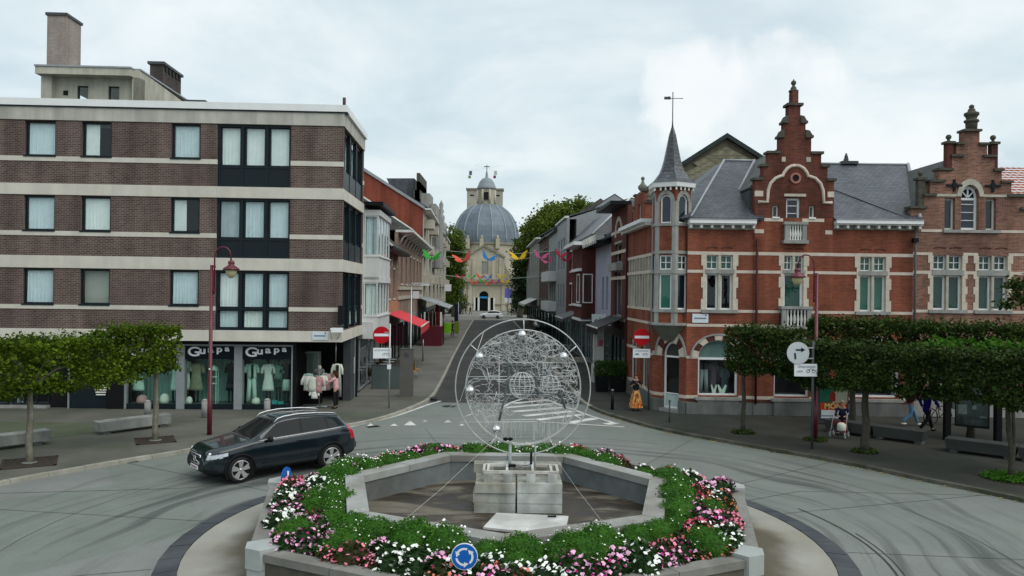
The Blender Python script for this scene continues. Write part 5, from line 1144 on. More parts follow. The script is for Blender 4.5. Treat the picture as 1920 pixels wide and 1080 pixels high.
def arched(F,par,a,b,zs,zt_,zb_,d,display=True,fw=.10,inner='lilac'):
 zt2=zt_
 rz_=(zt_-zs)/((b-a)/2);m=MB()
 r0=(b-a)/2;nseg=9
 for k in range(nseg):
  A,B=PI*k/nseg+.01,PI*(k+1)/nseg-.01;q=[]
  m=MB();F.arch(m,(a+b)/2,zs,r0+.01,r0+.27,d-.15,d+(.03 if k%2==0 else.015),3,A,B,rz=rz_);m.build('voussoir',QS if k%2==0 else BR_DKRED,par)
 m=MB();F.arch(m,(a+b)/2,zs,r0+.28,r0+.36,d-.1,d+.06,20,rz=rz_*.98);m.build('hood_mould',MT['stonegr'],par)
 w=window(par,F,a,b,zb_,zs,d,.18,fw,1,(),MT['white'],None,'shop_window',glass=GLD)
 m=MB();F.arch(m,(a+b)/2,zs,r0-fw*.6,r0-.003,d-.25,d-.18,16,rz=rz_);m.build('arch_frame',MT['white'],w)
 m=MB();n=16;F.poly(m,[((a+b)/2+(r0-fw*.6)*math.cos(t),zs+.0+(r0-fw*.6)*rz_*math.sin(t))for t in[PI*k/n for k in range(n+1)]],d-.24,d-.225);m.build('fanlight',M('frosted_fanlight',(.12,.20,.18),.25,.2,1.5),w)
 slab(F,w,'display_floor',M('lilac_display',(.30,.24,.27),.8,.1,3),a,b,zb_-.1,zb_+.05,d-1.3,d-.26);slab(F,w,'display_back',M('dim_display_back',(.05,.055,.065),.8,.4,1.2,tint=(.10,.07,.09)),a-.3,b+.3,zb_-.2,zt_+.2,d-1.5,d-1.4)
 slab(F,par,'shop_sill',MT['stonegr'],a-.12,b+.12,zb_-.16,zb_-.03,d-.15,d+.16);slab(F,par,'apron_slab',MT['bluestone'],a-.02,b+.02,.01,zb_-.17,d-.1,d+.13)
for i,(a,b)in enumerate(archs):arched(FR_,CRN,a,b,zas,zat,V(743,1350),.0 if not(gA<a<gB)else.10)
for u,k,lab in((1329,'skirt','pale trousers on a stand in the arched window nearest the turret'),(1349,'skirt','slim grey garment in the arched window nearest the turret'),(1372,'skirt','lilac folded cloth stack in the arched window nearest the turret')):
 p=FR_.pt(U(u),V(743,1350),-.7);t=thing('garment_form',lab,'clothes form',tuple(p));s=U(u);zb=V(743,1350)+.05
 if u==1329:
  m=MB();
  for sg in(-1,1):m.tube([FR_.pt(s+sg*.08,zb+1.05,-.7),FR_.pt(s+sg*.14,zb+.02,-.7)],[.10,.085],10)
  m.build('trousers',M('grey_white_garment',(.34,.35,.36),.9,.1,4),t);garment(t,FR_,s,zb+1.0,zb+1.5,.3,-.7,GARM['darkg'],'top','top')
 elif u==1349:garment(t,FR_,s,zb+.1,zb+1.5,.26,-.8,M('plum_garment',(.12,.08,.11),.9,.1,4),'dress')
 else:garment(t,FR_,s,zb+.0,zb+1.1,.3,-.9,M('slate_garment',(.12,.13,.16),.9,.1,4),'dress')
for u,lab in((1345.5,'first white butterfly-shaped vase in the arched shop window'),(1361,'second and wider white butterfly vase in the arched shop window')):
 s=U(u);zb=V(743,1350)+.05;w_=.13 if u<1350 else.20;m=MB()
 for sg in(-1,1):FR_.poly(m,[(s,zb),(s+sg*w_*.5,zb+.0),(s+sg*w_,zb+.38),(s+sg*w_*.75,zb+.42),(s,zb+.18)][::sg],-.42,-.36)
 prop(m.build('butterfly_vase',GARM['white'],origin=tuple(FR_.pt(s,zb,-.4))),lab,'vase')
nameplate(FR_,'pale street name plate under the first floor windows right of the turret',1299,1329,588.5,605,.03)
m=MB()
for(u,a,b)in((1417.5,448,756),(1712.5,428,700)):
 s=U(u);m2=MB();m2.tube([FR_.pt(s,V(a,u),.16),FR_.pt(s,V(b,u),.16)],.05,8);m2.build('downpipe',MT['dgrey']if u>1500 else M('dark_red_pipe',(.06,.02,.02),.5,.1,3),CRN)
slab(FR_,CRN,'hopper',MT['black'],U(1708),U(1717),V(455,1712),V(447,1712),.03,.25)
P1=Vector((s0R,RY));P2=Vector((6.38,34.95))
FC=Fac(P2,P1-P2);LC=(P1-P2).length
dA,dB=FC.sx(1243.5),FC.sx(1275.5);dzs,dzt,dz0=FC.zz(1260,667.5),FC.zz(1260,640),.02
m=MB();FC.wall(m,[(0,LC,.5,4.4)],[(dA,dB,0,dzt)],.3);FC.spandrel(m,dA,dB,dzs,dzt,-.29,-.002);m.build('corner_wall',BR_RED,CRN)
slab(FC,CRN,'plinth',MT['bluestone'],-.02,dA,0,.55,-.25,.08);slab(FC,CRN,'plinth',MT['bluestone'],dB,LC+.02,0,.55,-.25,.08);slab(FC,CRN,'door_step',MT['stonegr'],dA-.05,dB+.05,0,.14,-.5,.12)
for(a,b)in((0,dA),(dB,LC)):slab(FC,CRN,'stone_band',PALE,a,b,FC.zz(1260,668),FC.zz(1260,660),-.2,.02);slab(FC,CRN,'stone_band',PALE,a,b,FC.zz(1260,744),FC.zz(1260,738),-.2,.02)
r0=(dB-dA)/2
for k in range(7):
 m=MB();FC.arch(m,(dA+dB)/2,dzs,r0+.01,r0+.28,-.15,.03 if k%2==0 else.015,3,PI*k/7+.01,PI*(k+1)/7-.01,rz=(dzt-dzs)/r0);m.build('voussoir',QS if k%2==0 else BR_DKRED,CRN)
m=MB();FC.arch(m,(dA+dB)/2,dzs,r0+.29,r0+.37,-.1,.06,18,rz=(dzt-dzs)/r0);m.build('hood_mould',MT['stonegr'],CRN)
dw=window(CRN,FC,dA,dB,.14,dzs,0,.2,.08,1,(.28,),MT['white'],None,'shop_door',glass=GLD);slab(FC,dw,'lower_panel',M('pale_mint_door_panel',(.42,.52,.50),.6,.08,3),dA+.09,dB-.09,.2,.14+.26*(dzs-.14),-.235,-.205)
m=MB();FC.arch(m,(dA+dB)/2,dzs,r0-.07,r0-.003,-.27,-.2,14,rz=(dzt-dzs)/r0);m.build('arch_frame',MT['white'],dw)
m=MB();FC.poly(m,[((dA+dB)/2+(r0-.07)*math.cos(t),dzs+(r0-.07)*(dzt-dzs)/r0*math.sin(t))for t in[PI*k/14 for k in range(15)]],-.26,-.245);m.build('fanlight',M('dark_fanlight',(.05,.055,.055),.2,.2,2),dw)
slab(FC,CRN,'dark_shop_interior',MT['dark'],-.3,LC+.3,0,4.3,-2.6,-2.5)
TC=Vector((7.06,34.42));TR=.87
def hexp(r,k,c=TC):a=-PI/2+PI/3*k;return Vector((c.x+r*math.cos(a),c.y+r*math.sin(a)))
TU=slab(FC,CRN,'turret',MT['stonegr'],0.2,0.3,4.4,4.5,-.5,-.4)
def zt(v,u=1258):return at(u,v,33.75).z
tz=dict(cornice=zt(347),brtop=zt(357),archt=zt(364),arch_s=zt(377),ws=zt(418),sill=zt(423.5),p1=zt(470),bd=zt(475.5),wt=zt(478.5),wm1=zt(505.5),wm0=zt(513),wb=zt(580),s2=zt(585.5),low=zt(605.5),led=zt(610))
def hexring(name,mat,r,z0,z1,rt=None):
 m=MB();a=[(*hexp(r,k),z0)for k in range(6)];b=[(*hexp(rt or r,k),z1)for k in range(6)];m.face(a[::-1]);m.face(b)
 for k in range(6):m.face([a[k],a[(k+1)%6],b[(k+1)%6],b[k]])
 return m.build(name,mat,TU)
hexring('core',MT['dark'],TR*.62,tz['led'],tz['cornice'])
for k in range(6):
 A,B=hexp(TR,k),hexp(TR,(k+1)%6);FT=Fac(A,B-A);n=FT.n;L=(B-A).length;back=k in(2,3)
 m=MB();FT.wall(m,[(0,L,tz['s2'],tz['cornice'])],[]if back else[(.19,L-.19,tz['ws'],tz['archt']),(.15,L-.15,tz['wb'],tz['wt'])],.12)
 if not back:FT.spandrel(m,.19,L-.19,tz['arch_s'],tz['archt'],-.115,-.002)
 m.build('turret_wall',BR_RED,TU)
 if back:continue
 slab(FT,TU,'turret_pilaster',MT['stonegr'],-.02,.15,tz['low'],tz['arch_s'],-.1,.03);slab(FT,TU,'turret_pilaster',MT['stonegr'],L-.15,L+.02,tz['low'],tz['arch_s'],-.1,.03)
 m=MB();FT.arch(m,L/2,tz['arch_s'],L/2-.19,L/2-.05,-.1,.035,14,rz=(tz['archt']-tz['arch_s'])/(L/2-.19));m.build('turret_arch',MT['stonegr'],TU)
 window(TU,FT,.19,L-.19,tz['ws'],tz['archt']-.02,0,.05,.05,1,(),MT['white'],'blindb',arch=.26,gap=.02)
 window(TU,FT,.16,L-.16,tz['wm1'],tz['wt'],0,.05,.05,1,(),MT['white'],'blind',bars=((.5,),(.5,)),gap=.02);window(TU,FT,.16,L-.16,tz['wb'],tz['wm0'],0,.05,.06,1,(),MT['white'],'green' if k%2 else 'blindb',gap=.02)
for nm,z0,z1,r in(('sill_course',tz['sill'],tz['ws'],TR+.07),('band_course',tz['bd'],tz['p1'],TR+.05),('transom_course',tz['wm0'],tz['wm1'],TR+.07),('sill_course',tz['s2'],tz['wb'],TR+.08),('ledge',tz['led'],tz['low'],TR+.16)):
 m=MB()
 for k in range(6):
  a,b,c,d=hexp(r,k),hexp(r,(k+1)%6),hexp(TR-.13,(k+1)%6),hexp(TR-.13,k);m.hexa([(a.x,a.y,z0),(b.x,b.y,z0),(c.x,c.y,z0),(d.x,d.y,z0),(a.x,a.y,z1),(b.x,b.y,z1),(c.x,c.y,z1),(d.x,d.y,z1)])
 m.build(nm,MT['stonegr'],TU)
hexring('lower_panel',BR_RED,TR-.02,tz['low'],tz['s2']);hexring('corbel',M('green_grey_corbel',(.12,.125,.10),.8,.2,3),.35,zt(640),tz['led'],TR+.10)
hexring('bracket_course',MT['stonegr'],TR+.06,tz['cornice']-.02,zt(351),TR+.12);hexring('eaves',MT['white'],1.06,zt(350.5),zt(342),1.10)
for k in range(24):
 a=2*PI*k/24;rr=(TR+.1)*math.cos(PI/6)/math.cos(((a+PI/2)%(PI/3))-PI/6);c=(TC.x+rr*math.cos(a),TC.y+rr*math.sin(a));m=MB();m.box(c[0]-.035,c[0]+.035,c[1]-.035,c[1]+.035,zt(357),zt(350.5));m.build('dentil',MT['offwhite'],TU)
m=MB();prof=[(1.12,342),(.86,334),(.60,320),(.50,310),(.40,296),(.27,270),(.17,248),(.05,232)]
rows=[[(*hexp(r,k),zt(v))for k in range(6)]for r,v in prof];m.grid(rows,cv=True,smooth=False);m.face(rows[-1]);m.build('spire',SLATE,TU)
mz=zt(232);m=MB();m.tube([(TC.x,TC.y,mz-.1),(TC.x,TC.y,zt(165,1258))],.022,6);m.lathe([(.05,0),(.03,.2),(.02,.5)],(TC.x,TC.y,mz-.05),8);m.build('mast',MT['dgrey'],TU)
WVZ=zt(177);m=MB();m.box(TC.x-.40,TC.x+.42,TC.y-.012,TC.y+.012,WVZ-.012,WVZ+.012);m.prism([(TC.x-.38,TC.y-.015),(TC.x-.1,TC.y-.015),(TC.x-.1,TC.y+.015),(TC.x-.38,TC.y+.015)],WVZ-.05,WVZ+.07);m.sphere((TC.x-.17,TC.y,WVZ+.02),.08,8,sy=.3);m.sphere((TC.x+.42,TC.y,WVZ),.03,6);m.build('weathervane',MT['dgrey'],TU)
FS=Fac(P2,(-.038,1),flip=True);LS=FS.sx(1176)
sw=[(.25+i*1.95,.25+i*1.95+1.5)for i in range(3)]
yb=lambda v,u=1200:FS.zz(u,v)
szt,szb,szm=b1b,zw_b,(zw_m1+zw_m0)/2
m=MB();FS.wall(m,[(0,LS,.5,ze+.3)],[(a,b,szb,szt)for a,b in sw]+[(1.2,2.6,.6,2.9),(3.6,5.4,.6,2.9)],.3);m.build('side_wall',BR_RED,CRN)
slab(FS,CRN,'plinth',MT['bluestone'],0,LS,0,.7,-.2,.08)
for z1_,z0_ in((b1t,b1b),(b3t,b3b),(b4t,b4b),(zi1,zi0),(zl1,zl0)):slab(FS,CRN,'stone_band',PALE,0,LS,z0_,z1_,-.1,.02)
slab(FS,CRN,'stone_band',PALE,0,LS,szm-.07,szm+.07,-.1,.04)
for a,b in sw:
 mid=(a+b)/2
 for x in(a,mid,b):slab(FS,CRN,'mullion',ST,x-.07,x+.07,szb,szt,-.25,.03)
 for c,d in((a+.07,mid-.07),(mid+.07,b-.07)):window(CRN,FS,c,d,szm+.07,szt,0,.15,.05,1,(),MT['white'],'blind');window(CRN,FS,c,d,szb,szm-.07,0,.15,.06,1,(),MT['white'],'blind')
for a,b in((1.2,2.6),(3.6,5.4)):window(CRN,FS,a,b,.6,2.9,0,.15,.08,2,(),MT['offwhite'],None,'shop_window')
slab(FS,CRN,'gutter',MT['white'],.5,LS,ze+.25,ze+.42,-.1,.5);slab(FS,CRN,'cornice',MT['offwhite'],.5,LS,ze+.12,ze+.245,-.05,.3)
slab(FS,CRN,'downpipe',M('dark_red_pipe'),LS-.25,LS-.15,0,ze+.1,.02,.12)
slab(FS,CRN,'dark_interior',MT['dark'],.3,LS,.2,ze,-1.6,-1.5)
s_a,s_b=FS.sx(1209),FS.sx(1186);zg0,zg1=ze+.3,FS.zz(1200,366)
m=MB();FS.wall(m,[(s_a,s_b,zg0,zg0+1.0),(s_a+.3,s_b-.3,zg0+.9,zg0+1.6),(s_a+.75,s_b-.75,zg0+1.5,zg1)],[((s_a+s_b)/2-.35,(s_a+s_b)/2+.35,zg0+.1,zg0+1.1)],.35);m.build('side_gable',BR_RED,CRN)
for a,b,z_ in((s_a-.1,s_a+.3,zg0+1.0),(s_b-.3,s_b+.1,zg0+1.0),(s_a+.2,s_a+.75,zg0+1.6),(s_b-.75,s_b-.2,zg0+1.6)):slab(FS,CRN,'step_coping',STD,a,b,z_,z_+.1,-.42,.06)
window(CRN,FS,(s_a+s_b)/2-.35,(s_a+s_b)/2+.35,zg0+.1,zg0+1.1,0,.12,.06,1,(),MT['offwhite'],'blindb')
for a,dz in((s_a+.0,1.1),(s_b-.0,1.1),((s_a+s_b)/2,zg1-zg0)):
 p=FS.pt(a,zg0+dz,-.17);m=MB();k=.62 if dz<1.5 else 1.0;m.lathe([(.2*k,0),(.24*k,.12*k),(.12*k,.2*k),(.22*k,.32*k),(.24*k,.45*k),(.1*k,.6*k),(.06*k,.75*k)],tuple(p),10);m.sphere((p.x,p.y,p.z+.85*k),.1*k,10);m.build('finial',M('carved_grey_green_stone',(.16,.165,.13),.9,.3,6,.4),CRN)
cap('ridge_cap',FS.pt((s_a+s_b)/2,zg1-.1,-.2),FS.pt((s_a+s_b)/2,zg1-.1,-3.0),.05)
# OLDER GABLED HOUSE ON THE RIGHT
OLD=thing('gabled_house','older pink brick house with stepped gable and arched attic window at the right edge','house',(U(1820),RY,0))
o3=lambda x,y:(1660+x/2.4,190+y/2.4)
def OV(y):return V(190+y/2.4,1820)
def OU(x):return U(1660+x/2.4)
sR=U(2140)
sol=[(s1R+.002,sR,.5,OV(585)),(OU(115),OU(640),OV(600),OV(485)),(OU(175),OU(622),OV(500),OV(428)),(OU(200),OU(566),OV(440),OV(365)),(OU(240),OU(522),OV(380),OV(312)),(OU(297),OU(490),OV(320),OV(250)),(OU(317),OU(455),OV(260),OV(195)),(OU(350),OU(420),OV(200),OV(135))]
ah=(OU(340),OU(420),OV(578),OV(372));sh=[(OU(266),OU(314),OV(578),OV(436)),(OU(452),OU(499),OV(578),OV(436))]
lw=[(OU(213),OU(352)),(OU(418),OU(556))];lz=(OV(940),OV(694))
lw2=[(x0_+(lw[1][0]-lw[0][0])*k_,x1_+(lw[1][0]-lw[0][0])*k_)for(x0_,x1_),k_ in((lw[1],1.15),(lw[1],2.2))]
gwin=[(U(1745),U(1800)),(U(1830),U(1885)),(U(1930),U(2000))]
hl=[ah]+sh+[(a,b,lz[0],lz[1])for a,b in lw+lw2]+[(a,b,zl1,zat)for a,b in gwin]
sol=[(s1R+.002,sR,.5,OV(560))if i==0 else q for i,q in enumerate(sol)]
m=MB();FR_.wall(m,sol,hl,.4,-.03);FR_.spandrel(m,ah[0],ah[1],OV(430),OV(372),-.42,-.032);m.build('brick_wall',BR_PINK,OLD)
for(a,b,y)in((112,180,485),(174,222,428),(199,262,365),(237,297,312),(296,345,250),(317,350,195),(420,456,195),(349,422,135),(440,492,250),(488,524,312),(520,566,365),(550,622,428),(610,642,485)):
 slab(FR_,OLD,'step_coping',STD,OU(a)-.05,OU(b)+.03,OV(y),OV(y)+.1,-.5,.10)
for(x,yt,yb_)in((163,330,475),(289,165,312),(490,165,312)):
 s=OU(x);slab(FR_,OLD,'corner_post',BR_DKRED if x>200 else STD,s-.14,s+.14,OV(yb_),OV(yt+25),-.32,-.04);slab(FR_,OLD,'post_cap',STD,s-.21,s+.21,OV(yt+25),OV(yt+14),-.39,.03)
 p=FR_.pt(s,OV(yt+14),-.18);m=MB();m.lathe([(.12,0),(.06,.06),(.05,.12)],tuple(p),10);m.sphere((p.x,p.y,p.z+.2),.12,12);m.build('ball_finial',STD,OLD)
p=FR_.pt(OU(393),OV(128),-.2);m=MB();m.lathe([(.22,0),(.24,.3),(.24,.35),(.3,.38),(.3,.46),(.2,.5),(.24,.62),(.3,.68),(.3,.78),(.16,.84),(.14,.95),(.06,1.0)],tuple(p),12);m.sphere((p.x,p.y,p.z+1.05),.11,10);m.build('finial',STD,OLD)
for(a,b)in((225,330),(432,550)):slab(FR_,OLD,'stone_band',ST,OU(a),OU(b),OV(429),OV(418),-.2,.0)
m=MB();FR_.arch(m,OU(380),OV(428),(ah[1]-ah[0])/2+.01,(ah[1]-ah[0])/2+.2,-.3,.02,16,rz=1.3);m.build('arch_surround',ST,OLD)
w=window(OLD,FR_,ah[0],ah[1],ah[2],OV(432),-.03,.18,.10,1,(),MT['white'],'blindb',bars=((),(.3,.55,.8)))
m=MB();FR_.arch(m,OU(380),OV(432),(ah[1]-ah[0])/2-.09,(ah[1]-ah[0])/2-.005,-.28,-.21,14,rz=1.35);m.build('arch_frame',MT['white'],w)
for a in(PI*.25,PI*.5,PI*.75):m=MB();FR_.poly(m,[(OU(380)-.025*math.sin(a),OV(432)+.025*math.cos(a)),(OU(380)+.025*math.sin(a),OV(432)-.025*math.cos(a)),(OU(380)+.70*math.cos(a)+.025*math.sin(a),OV(432)+.80*math.sin(a)),(OU(380)+.70*math.cos(a)-.025*math.sin(a),OV(432)+.80*math.sin(a))],-.27,-.20);m.build('glazing_bar',MT['white'],w)
m=MB();FR_.poly(m,[(OU(380)+.62*math.cos(t),OV(432)+.85*math.sin(t))for t in[PI*k/12 for k in range(13)]],-.27,-.262);m.build('fanlight',MT['blindb'],w)
for a,b,c,d in sh:window(OLD,FR_,a,b,c,d,-.03,.18,.08,1,(),MT['offwhite'],'blindb')
slab(FR_,OLD,'sill',MT['stonegr'],OU(258),OU(514),OV(592),OV(579),-.2,.08);slab(FR_,OLD,'stone_band',PALE,OU(160),OU(256),OV(590),OV(578),-.1,-.01);slab(FR_,OLD,'stone_band',PALE,OU(516),sR,OV(590),OV(578),-.1,-.01)
for x in(307,481):
 m=MB();FR_.box(m,OU(x)-.05,OU(x)+.05,OV(407),OV(352),-.02,.03);FR_.box(m,OU(x)-.34,OU(x)-.05,OV(384),OV(374),-.02,.03);FR_.box(m,OU(x)+.05,OU(x)+.34,OV(384),OV(374),-.02,.03);FR_.box(m,OU(x)-.10,OU(x)+.10,OV(390),OV(368),.031,.05);m.build('wall_anchor',MT['black'],OLD)
for y1,y0 in((682,694),(765,779),(940,953)):
 for a,b,d in minus([(s1R+.01,sR,-.03)],lw+lw2):slab(FR_,OLD,'stone_band',PALE,a,b,OV(y0),OV(y1),d-.1,d+.02)
for a,b in lw+lw2:cross_window(FR_,OLD,a,b,lz[1],lz[0],OV(759),OV(784),d=-.03,qn=7)
for a,b in gwin:window(OLD,FR_,a,b,zl1,zat,-.03,.2,.1,2,(.7,),MT['white'],None,'shop_window')
slab(FR_,OLD,'plinth',MT['bluestone'],s1R,sR,0,V(754,1820),-.3,.06);
for k in range(8):slab(FR_,OLD,'plinth_slab',MT['stonegr'],s1R+.05+1.0*k,s1R+1.02+1.0*k,.02,V(750,1820),.055,.09)
slab(FR_,OLD,'dark_interior',MT['dark'],s1R+.3,sR,.2,OV(470),-1.8,-1.7)
slab(FR_,CRN,'dark_interior',MT['dark'],s0R+.4,gA+.0,3.9,ze-.1,-1.8,-1.7);slab(FR_,CRN,'dark_interior',MT['dark'],gA,s1R-.1,.2,ze-.1,-2.2,-2.1);slab(FR_,CRN,'dark_interior',MT['dark'],gA+.3,gB-.3,ze,V(345,1487),-1.5,-1.4)
zo=at(1780,290,RY+4).z
roofpoly('roof',[(OU(100),RY+.2,OV(545)),(OU(300),RY+.2,OV(255)+.0),(OU(300),RY+9,OV(255)),(OU(100),RY+9,OV(545))],M('grey_green_roof',(.09,.097,.09),.6,.2,1.5,.1),OLD)
roofpoly('roof',[(OU(622),RY+.2,OV(505)),(OU(480),RY+.2,OV(255)),(OU(480),RY+9,OV(255)),(OU(622),RY+9,OV(505))][::-1],M('grey_green_roof'),OLD)
TILE=BRICK('red_pantiles',(.40,.12,.07),(.28,.085,.05),(.09,.03,.02),.28,.30,.03,1.0,.8,.25,ofs=0)
zt0,zt1=at(1880,364,RY+.5).z,at(1880,313,RY+3.5).z
rt_=thing('tiled_house','house with a red pantile roof behind the gable at the right edge','house',(U(1960),RY+1,0))
rr_=MB();nrow=11
for j in range(nrow):
 t0,t1=j/nrow,(j+1)/nrow
 a0=(RY+.5+3.2*t0,zt0+(zt1-zt0)*t0);a1=(RY+.5+3.2*t1,zt0+(zt1-zt0)*t1)
 rows=[]
 xx=OU(500)
 while xx<U(2140):
  for ph in range(4):x=xx+.07*ph;w_=.014*math.cos(ph*PI/2);rows.append([(x,a0[0],a0[1]+w_+.05),(x,a1[0],a1[1]+w_+.01)])
  xx+=.28
 rr_.grid(rows,smooth=True)
rr_.build('pantiles',M('red_pantile',(.36,.11,.065),.75,.3,4,.2,tint=(.25,.075,.05)),rt_,kind='stuff')
m=MB();m.box(OU(560),U(2140),RY+.6,RY+6,0,zt0);m.build('wall',BR_PINK,rt_);slab(FR_,rt_,'gutter',MT['dgrey'],OU(545),U(2140),zt0-.12,zt0+.02,-.75,-.35)
BY=46.0;FB=Fac((0,BY),(1,0));apx=FB.pix(1362,259);lft=FB.pix(1262,323);rgt=FB.pix(1425,299)
BH=thing('rear_house','tall house with a gable clad in weathered diagonal cement tiles behind the corner house','house',(apx[0],BY,0))
el=(lft[0]-.4,apx[1]-(apx[0]-lft[0]+.4)*(apx[1]-lft[1])/(apx[0]-lft[0]));er=(rgt[0]+3,apx[1]-(rgt[0]+3-apx[0])*(apx[1]-rgt[1])/(rgt[0]-apx[0]))
m=MB();FB.poly(m,[(el[0],0),(er[0],0),(er[0],er[1]),apx,(el[0],el[1])],-12,-.05);m.build('gable_wall',M('cement_backing',(.12,.11,.08),.9,.2,3),BH)
TM=M('weathered_cement_tile',(.23,.21,.155),.9,.3,2.5,.3,tint=(.13,.125,.085),island=.0)
TM2=M('greenish_cement_tile',(.17,.165,.11),.9,.3,2.5,.3,tint=(.26,.24,.18))
ts=.46;k=0;tiles=None;rnd=random.Random(4);tme=[None,None]
for i in range(-22,24):
 for j in range(-26,4):
  cs,cz=apx[0]+(i-j)*ts*.5*0+(i)*ts*.72,apx[1]-.35+j*ts*.72*.5*1.0
  if(i+j)%2:continue
  h1=apx[1]-max(0,abs(cs-apx[0]))*((apx[1]-lft[1])/(apx[0]-lft[0])if cs<apx[0]else(apx[1]-rgt[1])/(rgt[0]-apx[0]))-.38
  if cz>h1 or cz<FB.zz(1350,340)or cs<el[0]+.3 or cs>er[0]-.3:continue
  w=rnd.randrange(2)
  if tme[w]is None:
   m=MB();r=ts*.70;m.hexa([(-r,0,0),(0,0,-r*.56),(r,0,0),(0,0,r*.56),(-r,-.05,0),(0,-.03,-r*.56),(r,-.05,0),(0,-.03,r*.56)]);o=m.build('tile',(TM,TM2)[w],BH,local=True);tme[w]=o
  else:o=tme[w].copy();COL.objects.link(o);o.parent=BH
  q=FB.pt(cs,cz,.0)-Vector((apx[0],BY,0));o.location=(q.x,q.y-.0,q.z);o.rotation_euler=(rnd.uniform(-.03,.03),rnd.uniform(-.03,.03),0)
for a,b in((el,apx),(apx,er)):
 m=MB();FB.poly(m,[(a[0],a[1]+.0),(b[0],b[1]+.0),(b[0],b[1]+.28),(a[0],a[1]+.28)],-12,.22);m.build('verge',M('dark_verge',(.035,.045,.045),.7,.2,3),BH)
m=MB();q=at(1588,300,RY+RD);m.box(q.x-.3,q.x+.5,RY+RD-.2,RY+RD+.2,zrR,zrR+.14);m.box(q.x-.12,q.x+.05,RY+RD-.1,RY+RD+.1,zrR+.1,zrR+.28);m.lathe([(.08,0),(.1,.1),(.03,.3)],(q.x-.03,RY+RD,zrR+.25),8);m.build('roof_vent',MT['dgrey'],CRN)
# THE SHOPPING STREET
def wins_row(par,F,s0,s1,n,z0,z1,w,frame,d=0.0,inner='blind',st=None,rows=(),depth=.14):
 out=[]
 for k in range(n):
  c=s0+(s1-s0)*(k+.5)/n;out.append((c-w/2,c+w/2,z0,z1))
 for a,b,c,e in out:
  window(par,F,a,b,c,e,d,depth,.07,1,rows,frame,inner)
  if st:slab(F,par,'sill',st,a-.08,b+.08,c-.1,c-.0,d-.1,d+.08);slab(F,par,'lintel',st,a-.08,b+.08,e,e+.14,d-.1,d+.03)
 return out
def rowhouse(nm,lab,F,s0,s1,ze_,brick,wspec,roofz,roofd,roofm,shop=None,shopm=None,eave=.35,eavem=None,depth=9,frame=None,inner='blind',st=None,d=0.0,zs=3.2,hip=0):
 p=F.pt((s0+s1)/2,0,0);H=thing(nm,lab,'house',tuple(p));frame=frame or MT['offwhite'];holes=[]
 for(a,b,n,z0,z1,w)in wspec:holes+=wins_row(H,F,s0+(s1-s0)*a,s0+(s1-s0)*b,n,z0,z1,w,frame,d,inner,st)
 L=s1-s0;m=MB();F.wall(m,[(s0,s1,zs,ze_)],holes,.25,d);m.build('wall',brick,H)
 m=MB();F.box(m,s0,s1,0,ze_-.05,-depth,d-.9);m.build('rear_block',brick,H)
 if shop:
  wo=MB();F.box(wo,s0,s1,zs-.45,zs,d-.3,d+.04);wo.build('shop_fascia',shopm or MT['dgrey'],H)
  n=max(1,int(L/2.4))
  for k in range(n):window(H,F,s0+.1+(L-.2)*k/n,s0+.1+(L-.2)*(k+1)/n-.08,.12,zs-.47,d,.1,.06,2 if k%2 else 1,(),shop,None,'shop_window',glass=GLD)
  slab(F,H,'shop_interior',MT['dark'],s0,s1,0,zs,d-.85,d-.8)
 em=eavem or MT['offwhite']
 slab(F,H,'eaves',em,s0-.02,s1+.02,ze_,ze_+.18,d-.2,d+eave)
 if roofz:
  a,b,c,e=F.pt(s0,ze_+.16,d+eave-.05),F.pt(s1,ze_+.16,d+eave-.05),F.pt(s1,roofz,d-roofd),F.pt(s0+hip,roofz,d-roofd);roofpoly('roof',[a,b,c,e],roofm,H)
  if hip:roofpoly('roof',[a,e,F.pt(s0,ze_+.16,d-2*roofd)],roofm,H);cap('hip_cap',a,e,.07,MT['offwhite'],H)
  a,b=F.pt(s0,ze_+.16,d-2*roofd),F.pt(s1,ze_+.16,d-2*roofd);roofpoly('roof',[e,c,b,a],roofm,H)
  for s in((s1-.2,)if hip else(s0,s1-.2)):
   m=MB();q=[F.pt(s,ze_-.1,d),F.pt(s,roofz-.1,d-roofd),F.pt(s,ze_-.1,d-2*roofd)];q2=[F.pt(s+.2,v.z,0)+(v-F.pt(s,v.z,0))for v in q];m.face(q);m.face(q2[::-1])
   for k in range(3):m.face([q[k],q2[k],q2[(k+1)%3],q[(k+1)%3]])
   m.build('gable_end',brick,H)
 return H
F1=FLS;W1=M('cream_white_render',(.60,.61,.60),.7,.08,1,.05,streak=.08)
zL=lambda u,v:F1.zz(u,v);sL=lambda u:F1.sx(u)
a0,a1=WSIDE+.02,sL(708);H2=rowhouse('bay_house','white rendered house with two stacked glazed bays next to the brown brick block',F1,a0,a1,zL(700,398),W1,[],None,2.2,SLATEOLD,MT['grey'],GREY,eavem=MT['black'],eave=1.0)
b0,b1,bd=a0+.3,a1-.5,.75
for i,(zt_,zb_)in enumerate(((zL(690,408),zL(690,484)),(zL(690,530),zL(690,592)))):
 B=slab(F1,H2,'bay_roof',W1,b0,b1,zt_,zt_+.28,-.05,bd+.06)
 slab(F1,H2,'bay_base',W1,b0,b1,zb_-(1.15 if i==0 else 1.0),zb_,-.05,bd+.02);slab(F1,H2,'bay_sill',W1,b0-.03,b1+.03,zb_,zb_+.07,-.05,bd+.08)
 n=4
 for k in range(n):q=(b1-b0)/n;window(H2,F1,b0+q*k+.02,b0+q*(k+1)-.02,zb_+.07,zt_,bd,.02,.07,1,(),W1,'curtain',gap=.2)
 Fb=Fac(F1.pt(b0,0,0).to_2d(),(F1.pt(b0,0,1)-F1.pt(b0,0,0)).to_2d());window(H2,Fb,.02,bd-.04,zb_+.07,zt_,0,.02,.06,1,(),W1,'curtain',gap=.1)
